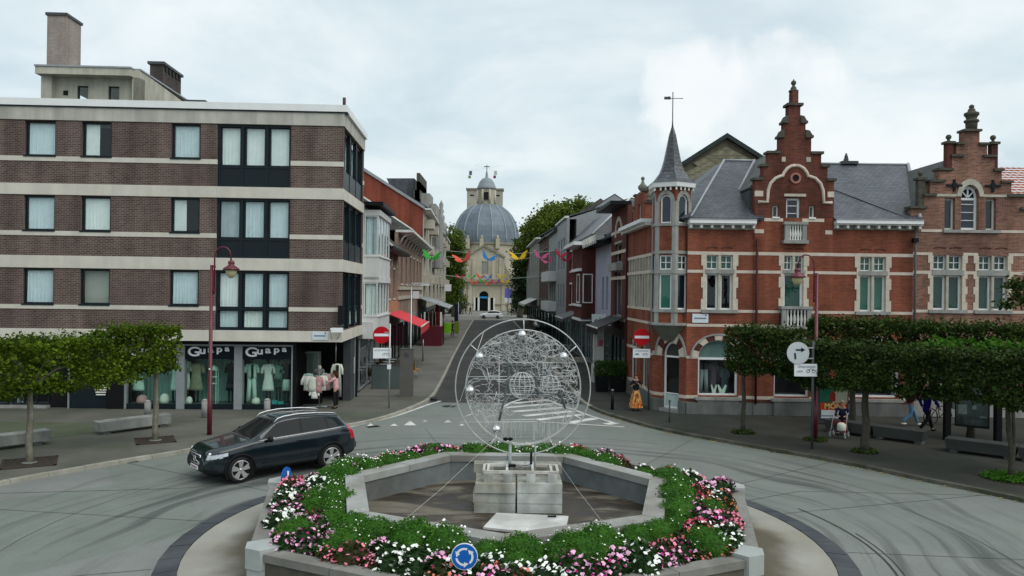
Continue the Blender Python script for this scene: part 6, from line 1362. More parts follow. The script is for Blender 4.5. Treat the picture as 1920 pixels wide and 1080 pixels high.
slab(F1,H2,'fascia',W1,a0,a1,2.75,3.6,-.1,.55)
a2=sL(746);H3=rowhouse('narrow_house','narrow tan brick house with three tall windows under deep black eaves',F1,a1,a2,zL(728,474),BR_TAN,[(.12,.92,3,zL(728,560),zL(728,503),.9)],10.7,2.8,SLATEOLD,MT['black'],MT['navy'],hip=1,eave=.9,eavem=MT['black'],frame=MT['dgrey'],st=MT['offwhite'],inner=None)
for k in range(4):slab(F1,H3,'white_strapwork',MT['offwhite'],a1+.6+(a2-a1-1.5)*k/3,a1+.8+(a2-a1-1.5)*k/3,zL(728,498),zL(728,480),-.05,.05)
slab(F1,H3,'timber_panel',M('orange_tan_panel',(.42,.23,.13),.85,.12,2),a1,a2,zL(728,592),zL(728,566),-.1,.06)
q=F1.pt(a1+1.5,0,-3.2);t=thing('chimney','slim grey chimney with a white cap on the roof of the narrow tan house','chimney',(q.x,q.y,9.5));m=MB();m.box(q.x-.5,q.x+.5,q.y-.5,q.y+.5,9,at(709,350,q.y).z);m.build('stack',MT['stonegr'],t);m=MB();z_=at(709,350,q.y).z;m.lathe([(.95,z_),(.9,z_+.08),(.05,z_+.55)],(q.x,q.y,0),4);m.build('cap',W1,t)
a3=sL(792);ze4=zL(770,452);H4=rowhouse('rounded_house','tan brick house with a white bracketed eave and slate roof',F1,a2,a3,ze4,BR_TAN,[(.04,.96,6,zL(768,533),zL(768,482),1.3)],at(740,392,66).z+.4,3.4,SLATEOLD,MT['black'],MT['stonegr'],hip=2,eave=1.1,st=MT['offwhite'],frame=MT['dgrey'])
for k in range(10):x=a2+.4+(a3-a2-.8)*k/9;m=MB();m.tube([F1.pt(x,ze4-.9,.04),F1.pt(x,ze4-.3,.35),F1.pt(x,ze4,.95)],.07,6);m.build('eaves_bracket',MT['offwhite'],H4)
for v in(540,556):slab(F1,H4,'stone_band',MT['stone'],a2,a3,zL(768,v)-.15,zL(768,v)+.1,-.1,.12)
FE=Fac(F1.pt(a2,0,-.1).to_2d()-Vector((9,0)),(1,0));window(H4,FE,6.7,7.9,zL(742,535),zL(742,482),.02,.1,.07,1,(.6,),MT['offwhite'],None)
a4=sL(836);ze5a,ze5b=zL(800,392),zL(836,452)
zE=13.6;H5=rowhouse('beige_apartments','long beige apartment row with balconies and an orange end gable',F1,a3,a4,zE,MT['stone'],[(.0,1,12,3.9,5.7,1.5),(.0,1,12,6.9,8.8,1.5),(.0,1,12,9.9,11.9,1.5)],18.7,8.2,SLATE,MT['black'],MT['dgrey'],eave=.8,st=MT['offwhite'],depth=16,eavem=MT['offwhite'])
OG=BRICK('orange_gable_brick',(.29,.068,.038),(.21,.052,.032),(.20,.10,.08),.21,.065,.006,.3,.85,.1)
FG=Fac(F1.pt(a3-.15,0,-16.4).to_2d(),F1.n.to_2d());m=MB();FG.poly(m,[(-.5,7),(16.4,7),(16.4,zE+.1),(8.2,18.8),(-.5,zE-.2)],-.12,.02);m.build('end_gable',OG,H5)
m=MB();FG.poly(m,[(16.6,zE+.0),(16.6,zE+.3),(8.2,19.1),(8.2,18.75)],-.2,.2);m.build('verge',MT['lead'],H5)
for k in range(6):
 s=a3+2+k*(a4-a3-5)/6
 for z_ in(6.1,9.2,12.0):B=slab(F1,H5,'balcony',MT['stone'],s,s+2.9,z_-.2,z_+.75,.0,1.0)
BH2=thing('stepped_gable_house','dark roofed house with a stepped gable rising behind the orange gable','house',(-15,100,0));FX=Fac((0,98),(1,0))
m=MB();
for(u0,u1,v)in((770,787,372),(773,786,356),(776,785,340),(779,785,324)):FX.box(m,FX.sx(u0),FX.sx(u1),8,FX.zz(780,v),-8,0)
m.build('stepped_gable',MT['stonedk'],BH2);m=MB();FX.poly(m,[FX.pix(722,332),FX.pix(775,332),FX.pix(775,375),FX.pix(735,360)],-6,-1);m.build('roof',SLATE,BH2)
for(u0,u1,v0,v1)in((775,803,361,400),(805,815,381,400),(814,824,401,420)):slab(FX,BH2,'roof_block',MT['stonegr'],FX.sx(u0),FX.sx(u1),8,FX.zz(u0,v0),-5,-.5+.1*(u0>800))
q=at(827,420,118);t=thing('carved_finial','tall carved stone finial at the far end of the left row','finial',tuple(q));m=MB();h=at(827,375,118).z-q.z;m.lathe([(.9,-2),(.9,0),(.5,.1*h),(.6,.3*h),(.3,.4*h),(.45,.55*h),(.25,.65*h),(.35,.8*h),(.1,.95*h),(.02,h)],tuple(q),8);m.build('shaft',MT['stonegr'],t)
F2=FS;zR=lambda u,v:F2.zz(u,v);sR_=lambda u:F2.sx(u)
r1,r2,r3,r4,r5,r6,r7=sR_(1146),sR_(1117),sR_(1062),sR_(1044),sR_(1029),sR_(1011),sR_(988)
R2=rowhouse('dark_brick_house','dark red brick house with black eaves beside the corner house',F2,LS+.03,r1,zR(1160,393),BR_DKRED,[(.2,.85,1,zR(1157,492),zR(1157,458),2.2),(.2,.85,1,zR(1157,592),zR(1157,510),2.2)],None,4,SLATE,MT['black'],MT['black'],eave=.95,eavem=MT['black'],st=MT['stonegr'],inner=None,frame=MT['grey'])
slab(F2,R2,'bay_panel',MT['stonegr'],LS+1.3,r1-.8,zR(1157,508),zR(1157,494),-.05,.35)
for v in(470,520,600,430):slab(F2,R2,'stone_band',PALE,LS+.05,r1,zR(1170,v)-.1,zR(1170,v)+.08,-.05,.03)
m=MB();F2.arch(m,(LS+r1)/2,zR(1157,445),.9,1.15,-.05,.05,10);m.build('pointed_arch',PALE,R2)
R3=rowhouse('lilac_house','pale lilac house with blue windows and a half-timbered eave',F2,r1,r2,zR(1130,462),M('lilac_render',(.36,.38,.46),.8,.1,1),[(.1,.6,2,zR(1128,580),zR(1128,520),.8)],zR(1130,425)+.8,4,SLATE,MT['black'],MT['black'],eave=.9,eavem=MT['black'],inner=None,frame=M('blue_frame',(.05,.09,.20),.5,.1,2))
m=MB()
for k in range(8):s=r1+.3+(r2-r1-.6)*k/7;F2.box(m,s-.12,s+.12,zR(1130,462),zR(1130,446),.4,.95)
m.build('timber_stud',MT['offwhite'],R3,kind='stuff')
dz_=7.6;D4=66;R4=rowhouse('red_oriel_house','dark red brick house with an oriel, white trim and a tall slate roof',F2,r2,r3,zR(1090,456),BRICK('maroon_brick',(.135,.028,.026),(.095,.022,.022),(.10,.05,.045),.21,.065,.006,.4,.85,.12),[(.45,.9,2,zR(1085,506),zR(1085,466),1.6),(.45,.9,2,zR(1085,573),zR(1085,532),1.6)],11.9,2.6,SLATE,MT['grey'],MT['dgrey'],hip=1.5,eave=.3,eavem=MT['dgrey'],st=MT['white'],inner='blind',frame=MT['white'])
o0,o1=r2+.8,r2+5.2;m=MB();F2.box(m,o0,o1,zR(1105,598),zR(1105,468),0,.85);m.build('oriel',BR_DKRED,R4)
slab(F2,R4,'flat_canopy',MT['white'],o0-.5,o1+1.5,zR(1100,466),zR(1100,460),-.1,1.5);slab(F2,R4,'oriel_sill',MT['white'],o0-.1,o1+.1,zR(1105,574),zR(1105,570),.86,1.0);slab(F2,R4,'oriel_head',MT['white'],o0-.1,o1+.1,zR(1105,510),zR(1105,505),.86,1.1);slab(F2,R4,'oriel_foot',MT['white'],o0,o1,zR(1105,600),zR(1105,596),-.1,1.0)
window(R4,F2,o0+1,o0+2.6,zR(1105,568),zR(1105,514),.85,-.04,.1,1,(),MT['white'],None)
FO=Fac(F2.pt(o0-.02,0,.86).to_2d(),(1,.04));window(R4,FO,.08,.78,zR(1110,568),zR(1110,514),.05,-.02,.07,1,(),MT['white'],None)
FE4=Fac(F2.pt(r2-.1,0,.0).to_2d(),(1,.038));slab(FE4,R4,'end_wall',BR_DKRED,0,7,3,zR(1117,456),-.2,0);
m=MB();FE4.poly(m,[(0,zR(1117,456)),(7,zR(1117,456)),(7,zR(1117,456)+4.4),(5.5,zR(1117,456)+4.4)],-.25,-.02);m.build('slate_end',SLATE,R4)
q=F2.pt(r2+3,0,-5);m=MB();z_=at(1110,388,q.y).z;m.hexa([(q.x-2.2,q.y-3,z_-.5),(q.x+4,q.y-3,z_-.5),(q.x+4,q.y+6,z_-.5),(q.x-2.2,q.y+6,z_-.5),(q.x+1,q.y-1,z_+2.4),(q.x+4,q.y-1,z_+2.4),(q.x+4,q.y+3,z_+2.4),(q.x+1,q.y+3,z_+2.4)]);m.build('glass_roof',M('pale_metal_roof',(.33,.38,.40),.3,.08,1,0,metal=.3),R4)
R5=rowhouse('white_narrow_house','narrow white house with tall slit windows in the right row',F2,r3,r4,zR(1052,418),MT['grey'],[(.1,.9,3,zR(1052,505),zR(1052,450),1.0),(.1,.9,3,zR(1052,575),zR(1052,532),1.0)],zR(1052,418)+2,6,SLATE,MT['black'],MT['grey'],eave=.2,inner=None,frame=MT['dgrey'])
R6=rowhouse('panelled_house','grey house with white balcony panels in the right row',F2,r4,r5,zR(1036,440),MT['grey'],[(.1,.9,3,zR(1036,510),zR(1036,470),2.0),(.1,.9,3,zR(1036,565),zR(1036,528),2.0)],zR(1036,440)+4,6,SLATE,MT['black'],MT['black'],eave=.4,inner=None,frame=MT['dgrey'],eavem=MT['dgrey'])
for v0,v1 in((510,528),(565,582)):slab(F2,R6,'balcony_panel',W1,r4+.3,r5-.3,zR(1036,v1),zR(1036,v0),.0,.9)
R7=rowhouse('brown_house','brown brick house with small balconies in the right row',F2,r5,r6,zR(1020,450),BR_DARK,[(.1,.9,4,zR(1020,508),zR(1020,468),1.3),(.1,.9,4,zR(1020,560),zR(1020,525),1.3)],zR(1020,450)+4.5,6,SLATE,MT['black'],MT['black'],eave=.4,inner=None,frame=MT['dgrey'],st=MT['stonegr'],eavem=MT['dgrey'])
R8=rowhouse('grey_stone_house','grey stone house at the far end of the right row',F2,r6,r7,zR(1000,458),MT['stonegr'],[(.05,.95,6,zR(1000,508),zR(1000,475),1.4),(.05,.95,6,zR(1000,560),zR(1000,520),1.4)],zR(1000,458)+4,6,SLATE,MT['black'],MT['black'],eave=.5,inner=None,frame=MT['dgrey'],st=MT['stonegr'])
def awning(lab,F,s0,s1,z1_,z0_,d1,mat,val=.3,d0=.05,mat2=None):
 t=thing('awning',lab,'awning',tuple(F.pt((s0+s1)/2,z1_,.1)));m=MB()
 m.hexa([F.pt(s0,z1_-.05,d0),F.pt(s1,z1_-.05,d0),F.pt(s1,z0_-.05,d1),F.pt(s0,z0_-.05,d1),F.pt(s0,z1_,d0),F.pt(s1,z1_,d0),F.pt(s1,z0_,d1),F.pt(s0,z0_,d1)]);m.build('canopy',mat,t)
 m=MB();n=10
 for k in range(n):a,b=s0+(s1-s0)*k/n+.01,s0+(s1-s0)*(k+1)/n-.01;F.poly(m,[(a,z0_-.05),(a,z0_-val),((a+b)/2,z0_-val-.08),(b,z0_-val),(b,z0_-.05)],d1-.02,d1+.01)
 m.build('valance',mat2 or mat,t);m=MB();m.tube([F.pt(s0,z0_,d1),F.pt(s1,z0_,d1)],.05,6);m.build('front_bar',MT['offwhite'],t)
 return t
AWR=M('coral_red_canvas',(.62,.06,.075),.8,.08,2,0)
awning('coral red café awning over the pavement below the tan brick houses',F1,16.9,24.8,3.70,2.85,2.2,AWR,.45)
awning('grey canopy over the clothes stall on the left side of the street',F1,sL(783),sL(800),4.5,3.5,3.0,MT['grey'],.15)
awning('cream awning on the right side near the church square',F2,sR_(1008),sR_(994),4.1,3.3,1.8,MT['offwhite'],.25)
awning('dark awning over the shop next to the corner house',F2,LS+.4,r1-.5,3.9,3.3,1.5,MT['black'],.3)
awning('small dark awning under the red oriel house',F2,r2+8,r2+14,3.6,3.1,1.4,MT['dgrey'],.25)
def panel_sign(nm,lab,cat,u0,u1,v0,v1,D,mat,th=.08,txt=None,tm=None,ts=.3,pole=None):
 a,b=at(u0,v0,D),at(u1,v1,D);t=thing(nm,lab,cat,(a.x,D,b.z));m=MB();m.box(a.x,b.x,D,D+th,b.z,a.z);m.build('panel',mat,t)
 if txt:text(t,txt,tm or MT['ink'],((a.x+b.x)/2,D-.012,(a.z+b.z)/2-ts*.35),ts,(PI/2,0,0),.006,sx=1.1,align='CENTER',bold=.004)
 if pole:m=MB();m.box(b.x,pole,D+.02,D+.05,(a.z+b.z)/2-.03,(a.z+b.z)/2+.03);m.build('arm',MT['dgrey'],t)
 return t
panel_sign('shop_sign','white shop sign reading Loko beside a white pillar on the right','shop sign',1110,1136,589,612,47.5,MT['signwhite'],.15,'Loko',MT['ink'],.48,pole=6.3)
panel_sign('shop_sign','small white hanging sign with a dark square far along the left row','shop sign',834,846,533,546,118,MT['signwhite'],.2,None,pole=-12);p_=panel_sign('shop_sign','small pale sign on the tan brick wall above the café','shop sign',774,785,546,560,62,MT['signwhite'],.2)
panel_sign('hanging_sign','pale board with a pink square hanging at the dark shop on the right','shop sign',1120,1132,630,650,43,MT['stonegr'],.06);a=at(1122.5,637,42.98);b=at(1130,648,42.98);m=MB();m.box(a.x,b.x,42.96,42.99,b.z,a.z);prop(m.build('pink_print',M('pink_print',(.35,.06,.10),.7,.1,3),origin=(a.x,42.97,b.z)),'pink square print on the pale hanging board at the right','poster')
m=MB();
a=at(1124,700,45);m.box(a.x-.35,a.x+.25,45,45.5,0,at(1124,612,45).z);m.box(a.x-.42,a.x+.5,44.9,45.6,0,1.0);prop(m.build('white_pillar',MT['offwhite'],origin=(a.x,45,0)),'white rendered pillar under the Loko sign','pillar')
st_=thing('market_stall','clothes stall with a dark red counter under the grey canopy','stall',(-7.8,74,0))
yS=72;a,b=at(790,612,yS),at(828,634,yS);m=MB();m.box(a.x,b.x,yS,yS+2.2,0,a.z);m.build('counter',MT['red'],st_);m=MB()
for i in range(11):
 x=a.x+.2+(b.x-a.x-.5)*i/10;m=MB();mm=(GARM['white'],GARM['darkg'],GARM['cream'],MT['grey'],AWR)[i%5 if i!=8 else 4];h=R_.uniform(1.2,1.9);m.box(x-.13,x+.13,yS+1.5,yS+1.9,3.1-h,3.1);m.build('hanging_garment',mm,st_)
m=MB();m.box(a.x-.1,a.x+.02,yS+1.2,yS+3,0,3.7);m.box(b.x-.02,b.x+.05,yS+1.9,yS+2,0,3.6);m.build('post',MT['black'],st_)
panel_sign('red_banner','narrow red banner beside the clothes stall','banner',817,822,568,603,77,M('banner_red',(.45,.02,.05),.7,.05,2));panel_sign('notice_board','white notice board beside the clothes stall','notice board',822,834,590,603,78,MT['signwhite'])
LIME=M('lime_green',(.22,.55,.03),.6,.05,3)
panel_sign('green_stand','lime green display stand on the left side of the street','display stand',832,845,606,625,82,LIME,.9);panel_sign('green_stand','smaller olive green stand behind the person in the street','display stand',852,860,603,624,85,M('olive_green',(.16,.22,.03),.6,.05,3),.6)
for lab,u,v0,v1,D,w_,mt in(('tall dark blue beach flag behind the lime green stand',856,570,612,88,.45,M('navy_banner',(.012,.014,.05),.7,.1,2)),):
 a=at(u,v0,D);t=thing('beach_flag',lab,'flag',(a.x,D,0));m=MB();m.prism([(a.x-w_*.5,D),(a.x+w_*.5,D),(a.x+w_*.5,D+.05),(a.x-w_*.5,D+.05)],.3,a.z);m.build('banner',mt,t);m=MB();m.tube([(a.x+w_*.5,D,0),(a.x+w_*.5,D,a.z+.2)],.03,6);m.build('pole',MT['steel'],t)
def chair(x,y,rz,mat,lab,grp):
 t=thing('cafe_chair',lab,'chair',(x,y,0),grp,rz)
 m=MB();m.box(-.22,.22,-.22,.22,.43,.47);m.build('seat',mat,t,local=True);m=MB();m.box(-.22,.22,.19,.23,.47,.88);m.build('backrest',mat,t,local=True)
 for i in(-1,1):
  for j in(-1,1):m=MB();m.tube([(i*.19,j*.19,.43),(i*.22,j*.22,0)],.014,5);m.build('leg',MT['steel'],t,local=True)
def table(x,y,lab,grp,top=None):
 t=thing('cafe_table',lab,'table',(x,y,0),grp)
 m=MB();m.lathe([(.36,.72),(.37,.735),(.36,.75)],(0,0,0),18);m.build('tabletop',top or MT['grey'],t,local=True);m=MB();m.tube([(0,0,.02),(0,0,.72)],.03,8);m.lathe([(.24,0),(.22,.03)],(0,0,0),12);m.build('pedestal',MT['dgrey'],t,local=True)
WICK=M('brown_wicker',(.09,.06,.035),.8,.3,12,.3);TANW=M('tan_rattan',(.34,.20,.08),.7,.2,12,.3)
rnd=random.Random(9)
for i in range(5):
 for j in range(2):
  x,y=-8.6+j*1.25-i*.1,43.2+i*1.7;table(x,y,f'round café table {["nearest the glass screen","in the second row","in the middle of the terrace","in the fourth row","farthest from the screen"][i]}, {"by the house wall" if j == 0 else "on the street side"}','café tables behind the glass screen')
  for dx,rz in((-.62,PI/2),(.62,-PI/2)):chair(x+dx,y+rnd.uniform(-.1,.1),rz+rnd.uniform(-.3,.3),WICK,'dark wicker café chair at the terrace tables behind the glass screen','dark wicker café chairs')
for i in range(4):chair(-5.95+.25*(i%2),44.5+i*.75,PI/2+.2*i,TANW,'tan rattan chair standing in the cluster behind the grey column','tan rattan chairs');
GS=thing('glass_screen','low grey-green glass wind screen in front of the café terrace','wind screen',(-8.2,40.6,0));xa,xb=at(698,700,40.6).x,at(762,700,40.6).x
m=MB();m.box(xa,xb,40.6,40.64,.05,1.25);m.build('pane',M('grey_green_screen',(.09,.12,.115),.3,.1,1,0,spec=.5),GS);m=MB();m.box(xa-.03,xb+.03,40.58,40.66,1.25,1.31);m.box(xa-.04,xa,40.58,40.66,0,1.25);m.box(xb,xb+.04,40.58,40.66,0,1.25);m.build('frame',MT['dgrey'],GS)
LH_=LEAF('clipped_box_leaf',(.012,.035,.008),(.06,.14,.02),.5,.2,2)
for i,(u0,u1)in enumerate(((1115,1141),(1143,1170))):
 D=41.0;a,b=at(u0,735,D).x,at(u1,735,D).x;t=thing('planter_box',f'black planter with a clipped green shrub, {"left" if i == 0 else "right"} one of the two by the dark shop','planter',((a+b)/2,D,0),'black planters with shrubs')
 m=MB();m.hexa([(a+.06,D-.3,0),(b-.06,D-.3,0),(b-.06,D+.3,0),(a+.06,D+.3,0),(a,D-.36,.85),(b,D-.36,.85),(b,D+.36,.85),(a,D+.36,.85)]);m.build('pot',MT['black'],t)
 m=MB();rd=random.Random(i)
 for _ in range(1500):
  p=Vector((rd.uniform(a-.02,b+.02),D+rd.uniform(-.4,.4),rd.uniform(.82,1.62)))
  empty_leaf_quad(m,p,.09,rd)
 m.build('shrub',LH_,t)
def pole(lab,u,vt,vb,r,mat,arm=None,nm='lamp_post',z=0,luminaire=True):
 p=G(u,vb,z);top=at(u+(vb-vt)*ROLL,vt,p.y).z;t=thing(nm,lab,'lamp post',(p.x,p.y,z));m=MB();m.tube([(p.x,p.y,z),(p.x,p.y,z+1.1),(p.x,p.y,top)],[r*1.5,r,r*.7],10);m.build('pole',mat,t)
 if arm:m=MB();m.box(p.x+min(0,arm),p.x+max(0,arm),p.y-.06,p.y+.06,top-.08,top);m.build('arm',mat,t);m=MB();m.box(p.x+arm*.55,p.x+arm,p.y-.11,p.y+.11,top-.14,top-.081);m.build('luminaire',MT['offwhite'],t)
 return t,p,top
pole('slim grey lamp post with a flat arm beside the square column on the left',769,530,742,.045,MT['steel'],.9)
pole('slim grey lamp post with a flat arm on the right side of the street',1097,532,668,.05,MT['steel'],-.9)
pole('short grey post with a cable beside the terrace',793,636,677,.05,MT['steel'])
p=G(765,744);m=MB();w_=(at(777,744,p.y).x-at(753,744,p.y).x)/2;h_=at(765,655,p.y).z
t=thing('square_column','dark grey square utility column with a round vent near the left kerb','utility column',(p.x-.1,p.y,0));m.box(p.x-.1-w_,p.x-.1+w_,p.y,p.y+.35,0,h_);m.build('body',M('dark_taupe_metal',(.12,.115,.105),.6,.1,2),t);m=MB();disc(m,(p.x-.1,p.y,h_-.28),.13,Vector((1,0,0)),ZV,Vector((0,-1,0)),.0,.01,16);m.build('vent',MT['dgrey'],t);m=MB();m.box(p.x-.1-w_-.02,p.x-.1+w_+.02,p.y-.02,p.y+.37,h_,h_+.03);m.build('lid',MT['dgrey'],t)
m=MB();yW=57.5;a,b=at(1022,660,yW).x,at(1112,660,yW).x;m.box(a,b,yW,yW+.3,0,.35);prop(m.build('low_wall',MT['stone'],origin=(a,yW,0)),'low pale wall in front of the red oriel house','low wall')
rs=thing('bicycle_rack','steel bicycle rack rails in front of the right-hand shops','bike rack',(3.4,62,0))
for k in range(5):m=MB();x=3.1+k*.5;m.tube([(x,62,0),(x,62,.85),(x+.1,62,.95),(x+.35,62,.95),(x+.45,62,.85),(x+.45,62,0)],.03,6);m.build('hoop',MT['steel'],rs)
BF={}
def butterfly(u,v,D,col,lab,size,tilt):
 c=at(u,v,D);t=thing('butterfly',lab,'butterfly',tuple(c),None);m=MB();mat=M('butterfly_'+col[0],col[1],.6,.1,1.5,0,tint=tuple(x*.65 for x in col[1]))
 for sg in(-1,1):
  pts=[(0,.0),(.25,.45),(.6,.75),(.95,.72),(1.0,.4),(.7,.05),(.85,-.25),(.65,-.6),(.35,-.55),(.1,-.2)];q=[];A=math.radians(52)
  for(x,y)in pts:w=Vector((sg*x*math.cos(A*.6)*size,y*size*.35,x*math.sin(A)*size*.8+y*size*.25));w=Matrix.Rotation(tilt,3,'Y')@Matrix.Rotation(.6,3,'X')@w;q.append(c+w)
  n=(q[2]-q[0]).cross(q[4]-q[0]).normalized()*.02;m2=MB();cc=sum(q,Vector((0,0,0)))/len(q)
  for k in range(len(q)):m2.face([q[k],q[(k+1)%len(q)],cc]);m2.face([q[(k+1)%len(q)]+n,q[k]+n,cc+n]);m2.face([q[k],q[k]+n,q[(k+1)%len(q)]+n,q[(k+1)%len(q)]])
  m2.build('wing',mat,t)
 m=MB();m.tube([c+Vector((0,-.3*size,-.1)),c+Vector((0,.5*size,.15*size))],[.05*size,.09*size],6);m.build('body',MT['dgrey'],t)
 m=MB();m.tube([c,(c.x,c.y,zcab(D))],.01,4);m.build('thread',MT['dgrey'],t)
def zcab(D):return CAMH+.055*D*.5+1.4
CB=dict(g=('green',(.04,.42,.05)),o=('coral',(.75,.12,.07)),b=('blue',(.05,.22,.55)),y=('yellow',(.72,.48,.02)),p=('pink',(.50,.10,.22)),m=('crimson',(.52,.02,.06)))
DB=68.0
for u,v,k,s,tl,lab in((809,486,'g',.95,.1,'green butterfly at the left end of the near cable'),(869,490,'o',.95,-.25,'coral butterfly hanging left of the church pediment'),(915,487,'b',.8,.3,'blue butterfly hanging in front of the church pediment'),(973,486,'y',.9,-.1,'yellow butterfly hanging right of the church pediment'),(1013,484,'p',.75,.2,'dull pink butterfly in front of the grey stone house'),(1028,492,'p',.6,-.4,'small mauve butterfly in front of the brown house'),(1050,480,'m',.62,.3,'crimson butterfly in front of the narrow white house'),(1063,489,'m',.6,-.2,'dark crimson butterfly before the red oriel house')):
 butterfly(u,v,DB,CB[k],lab,s*1.05,tl)
DB2=118.0
for i,(u,v,k)in enumerate(((864,521,'m'),(884,522,'g'),(900,521,'o'),(916,523,'b'),(941,521,'y'),(905,530,'g'),(917,533,'o'),(947,531,'y'),(888,532,'o'),(931,531,'p'))):
 butterfly(u,v,DB2,CB[k],f'small {CB[k][0]} butterfly {["far left","second","third","fourth","right end"][i] if i < 5 else ["under the third","centre lower","lower right end","lower left","lower right"][i-5]} of the far cable over the street',.85,.2*(i%3-1))
for D,uL,uR in((DB,790,1066),(DB2,830,1008),(96,812,1030)):
 zc_=zcab(D)if D!=96 else CAMH+1.5;a,b=at(uL,500,D),at(uR,500,D);m=MB();m.tube([(a.x+(b.x-a.x)*t,D,zc_+.55*(2*t-1)**2-.1)for t in[k/16 for k in range(17)]],.018 if D<90 else.03,4);prop(m.build('cable',MT['steel'],origin=(a.x,D,zc_)),{DB:'near cable across the street holding the large butterflies',DB2:'far cable across the street holding small butterflies'}.get(D,'bare cable across the middle of the street'),'cable')
# BASILICA
CY_=196.0;FCH=Fac((0,CY_),(1,0));cp=lambda u,v:FCH.pix(u,v);cs=lambda u:FCH.sx(u);cz=lambda v,u=907:FCH.zz(u,v)
CH=thing('basilica','beige domed basilica with grey ribbed dome closing the street','church',(cs(907),CY_,0));CC=M('beige_church_stone',(.47,.43,.33),.85,.15,.25,.1,tint=(.36,.33,.25),streak=.1);CD=M('weathered_church_stone',(.25,.23,.18),.9,.2,.4,.2)
xc=cs(907.5)
m=MB();hol=[(cs(899.5),cs(916.5),0,cz(546)),(cs(892),cs(897),0,cz(558)),(cs(920.5),cs(926),0,cz(558))]
FCH.wall(m,[(cs(851),cs(972),0,cz(532)),(cs(873),cs(946),cz(532),cz(482))],hol+[(cs(903),cs(915.5),cz(514),cz(490))],1.0);FCH.spandrel(m,hol[0][0],hol[0][1],cz(553.5),cz(546),-.9,-.01);m.build('facade',CC,CH)
m=MB();FCH.poly(m,[(cs(873),cz(482)),(cs(946),cz(482)),(xc,cz(462))],-1,0);m.build('pediment',CC,CH)
for a,b in((cp(871,484),cp(908,461)),(cp(948,484),cp(908,461))):m=MB();FCH.poly(m,[(a[0],a[1]),(b[0],b[1]),(b[0],b[1]+.45),(a[0],a[1]+.45)]if a[0]<b[0]else[(a[0],a[1]+.45),(b[0],b[1]+.45),(b[0],b[1]),(a[0],a[1])][::-1],-.5,.6);m.build('raking_cornice',CD,CH)
slab(FCH,CH,'cornice',CD,cs(848),cs(975),cz(529),cz(524.5),-1,1.2);slab(FCH,CH,'frieze',CC,cs(856),cs(968),cz(534),cz(529.2),-1,.5)
for u in(870,882,945,957):slab(FCH,CH,'pilaster',CC,cs(u)-.5,cs(u)+.5,0,cz(534),-.5,.35)
for u in(877,889,925,939):slab(FCH,CH,'pilaster',CC,cs(u)-.4,cs(u)+.4,cz(524),cz(484),-.5,.35)
slab(FCH,CH,'string_course',CD,cs(863),hol[1][0]-.4,cz(571),cz(569.5),-.2,.4);slab(FCH,CH,'string_course',CD,hol[2][1]+.4,cs(962),cz(571),cz(569.5),-.2,.4)
for a,b,z0,z1 in hol:slab(FCH,CH,'doorway',MT['black'],a,b,z0,z1,-1.05,-.9)
slab(FCH,CH,'door_banner',M('blue_door_banner',(.03,.25,.55),.6,.05,1),cs(900),cs(916),cz(559.5),cz(556),-.6,-.4)
for u in(890.5,898.3,917.6,927.5):slab(FCH,CH,'door_jamb',MT['offwhite'],cs(u)-.22,cs(u)+.22,0,cz(558),-.2,.2)
m=MB();
for k in range(9):z_=cz(514)+(cz(490)-cz(514))*k/9;FCH.box(m,cs(903),cs(915.5),z_,z_+.28,-.6,-.2)
m.build('louvres',MT['stonegr'],CH,kind='stuff')
for sg in(-1,1):
 pts=[(sg*5.0,cz(488)),(sg*5.6,cz(500)),(sg*6.6,cz(512)),(sg*8.6,cz(519)),(sg*8.8,cz(524)),(sg*4.8,cz(524))];m=MB();FCH.poly(m,[(xc+x,z)for x,z in pts][::-sg],-.8,-.02);m.build('volute',CD if sg>0 else CC,CH)
def poly_ring(r,z,n=14,c=(xc,CY_+12)):return[(c[0]+r*math.cos(2*PI*(k+.5)/n-PI/2),c[1]+r*math.sin(2*PI*(k+.5)/n-PI/2),z)for k in range(n)]
Dd=CY_+12;sc_=Dd/FPX;zd=lambda v:at(907,v,Dd).z
RDm=61*sc_
m=MB();m.grid([poly_ring(RDm*.98,0),poly_ring(RDm*.98,zd(458))],cv=True,smooth=False);m.build('drum',CC,CH)
LDM=M('grey_lead_dome',(.17,.205,.24),.5,.14,.25,.1,tint=(.13,.16,.19),metal=.15,streak=.15)
prof=[(1.0,458),(1.0,447),(.985,436),(.95,426),(.88,415),(.78,404),(.66,396),(.52,389),(.40,385)]
m=MB();m.grid([poly_ring(RDm*r,zd(v))for r,v in prof],cv=True,smooth=False);m.build('dome',LDM,CH)
for k in range(14):m=MB();m.tube([poly_ring(RDm*r+.05,zd(v))[k]for r,v in prof],.16,5);m.build('dome_rib',M('pale_lead_rib',(.27,.31,.33),.5,.1,.5),CH)
m=MB();m.grid([poly_ring(RDm*1.03,zd(461)),poly_ring(RDm*1.03,zd(457))],cv=True,smooth=False);m.face(poly_ring(RDm*1.03,zd(457)));m.build('dome_cornice',CD,CH)
for u in(877,903,933):
 q=at(u,455,Dd-RDm-.3);m=MB();m.box(q.x-.5,q.x+.5,q.y,q.y+2,q.z-1.5,at(u,447,Dd-RDm-.3).z);m.lathe([(.4,0),(.1,.9)],(q.x,q.y+.5,at(u,447,Dd-RDm-.3).z),6);m.build('buttress_finial',CC,CH)
Fl=Fac((0,Dd),(1,0));lx=lambda u:Fl.sx(u)
m=MB();m.grid([poly_ring(17*sc_,zd(388),8),poly_ring(17*sc_,zd(355),8)],cv=True,smooth=False);m.build('lantern',CC,CH)
for k in range(8):
 p=poly_ring(17.2*sc_,0,8)[k];m=MB();m.tube([(p[0],p[1],zd(386)),(p[0],p[1],zd(357))],.3,6);m.build('lantern_column',MT['stone'],CH)
slab(Fl,CH,'lantern_window',MT['black'],xc-.55,xc+.55,zd(376),zd(362),2.2,2.6)
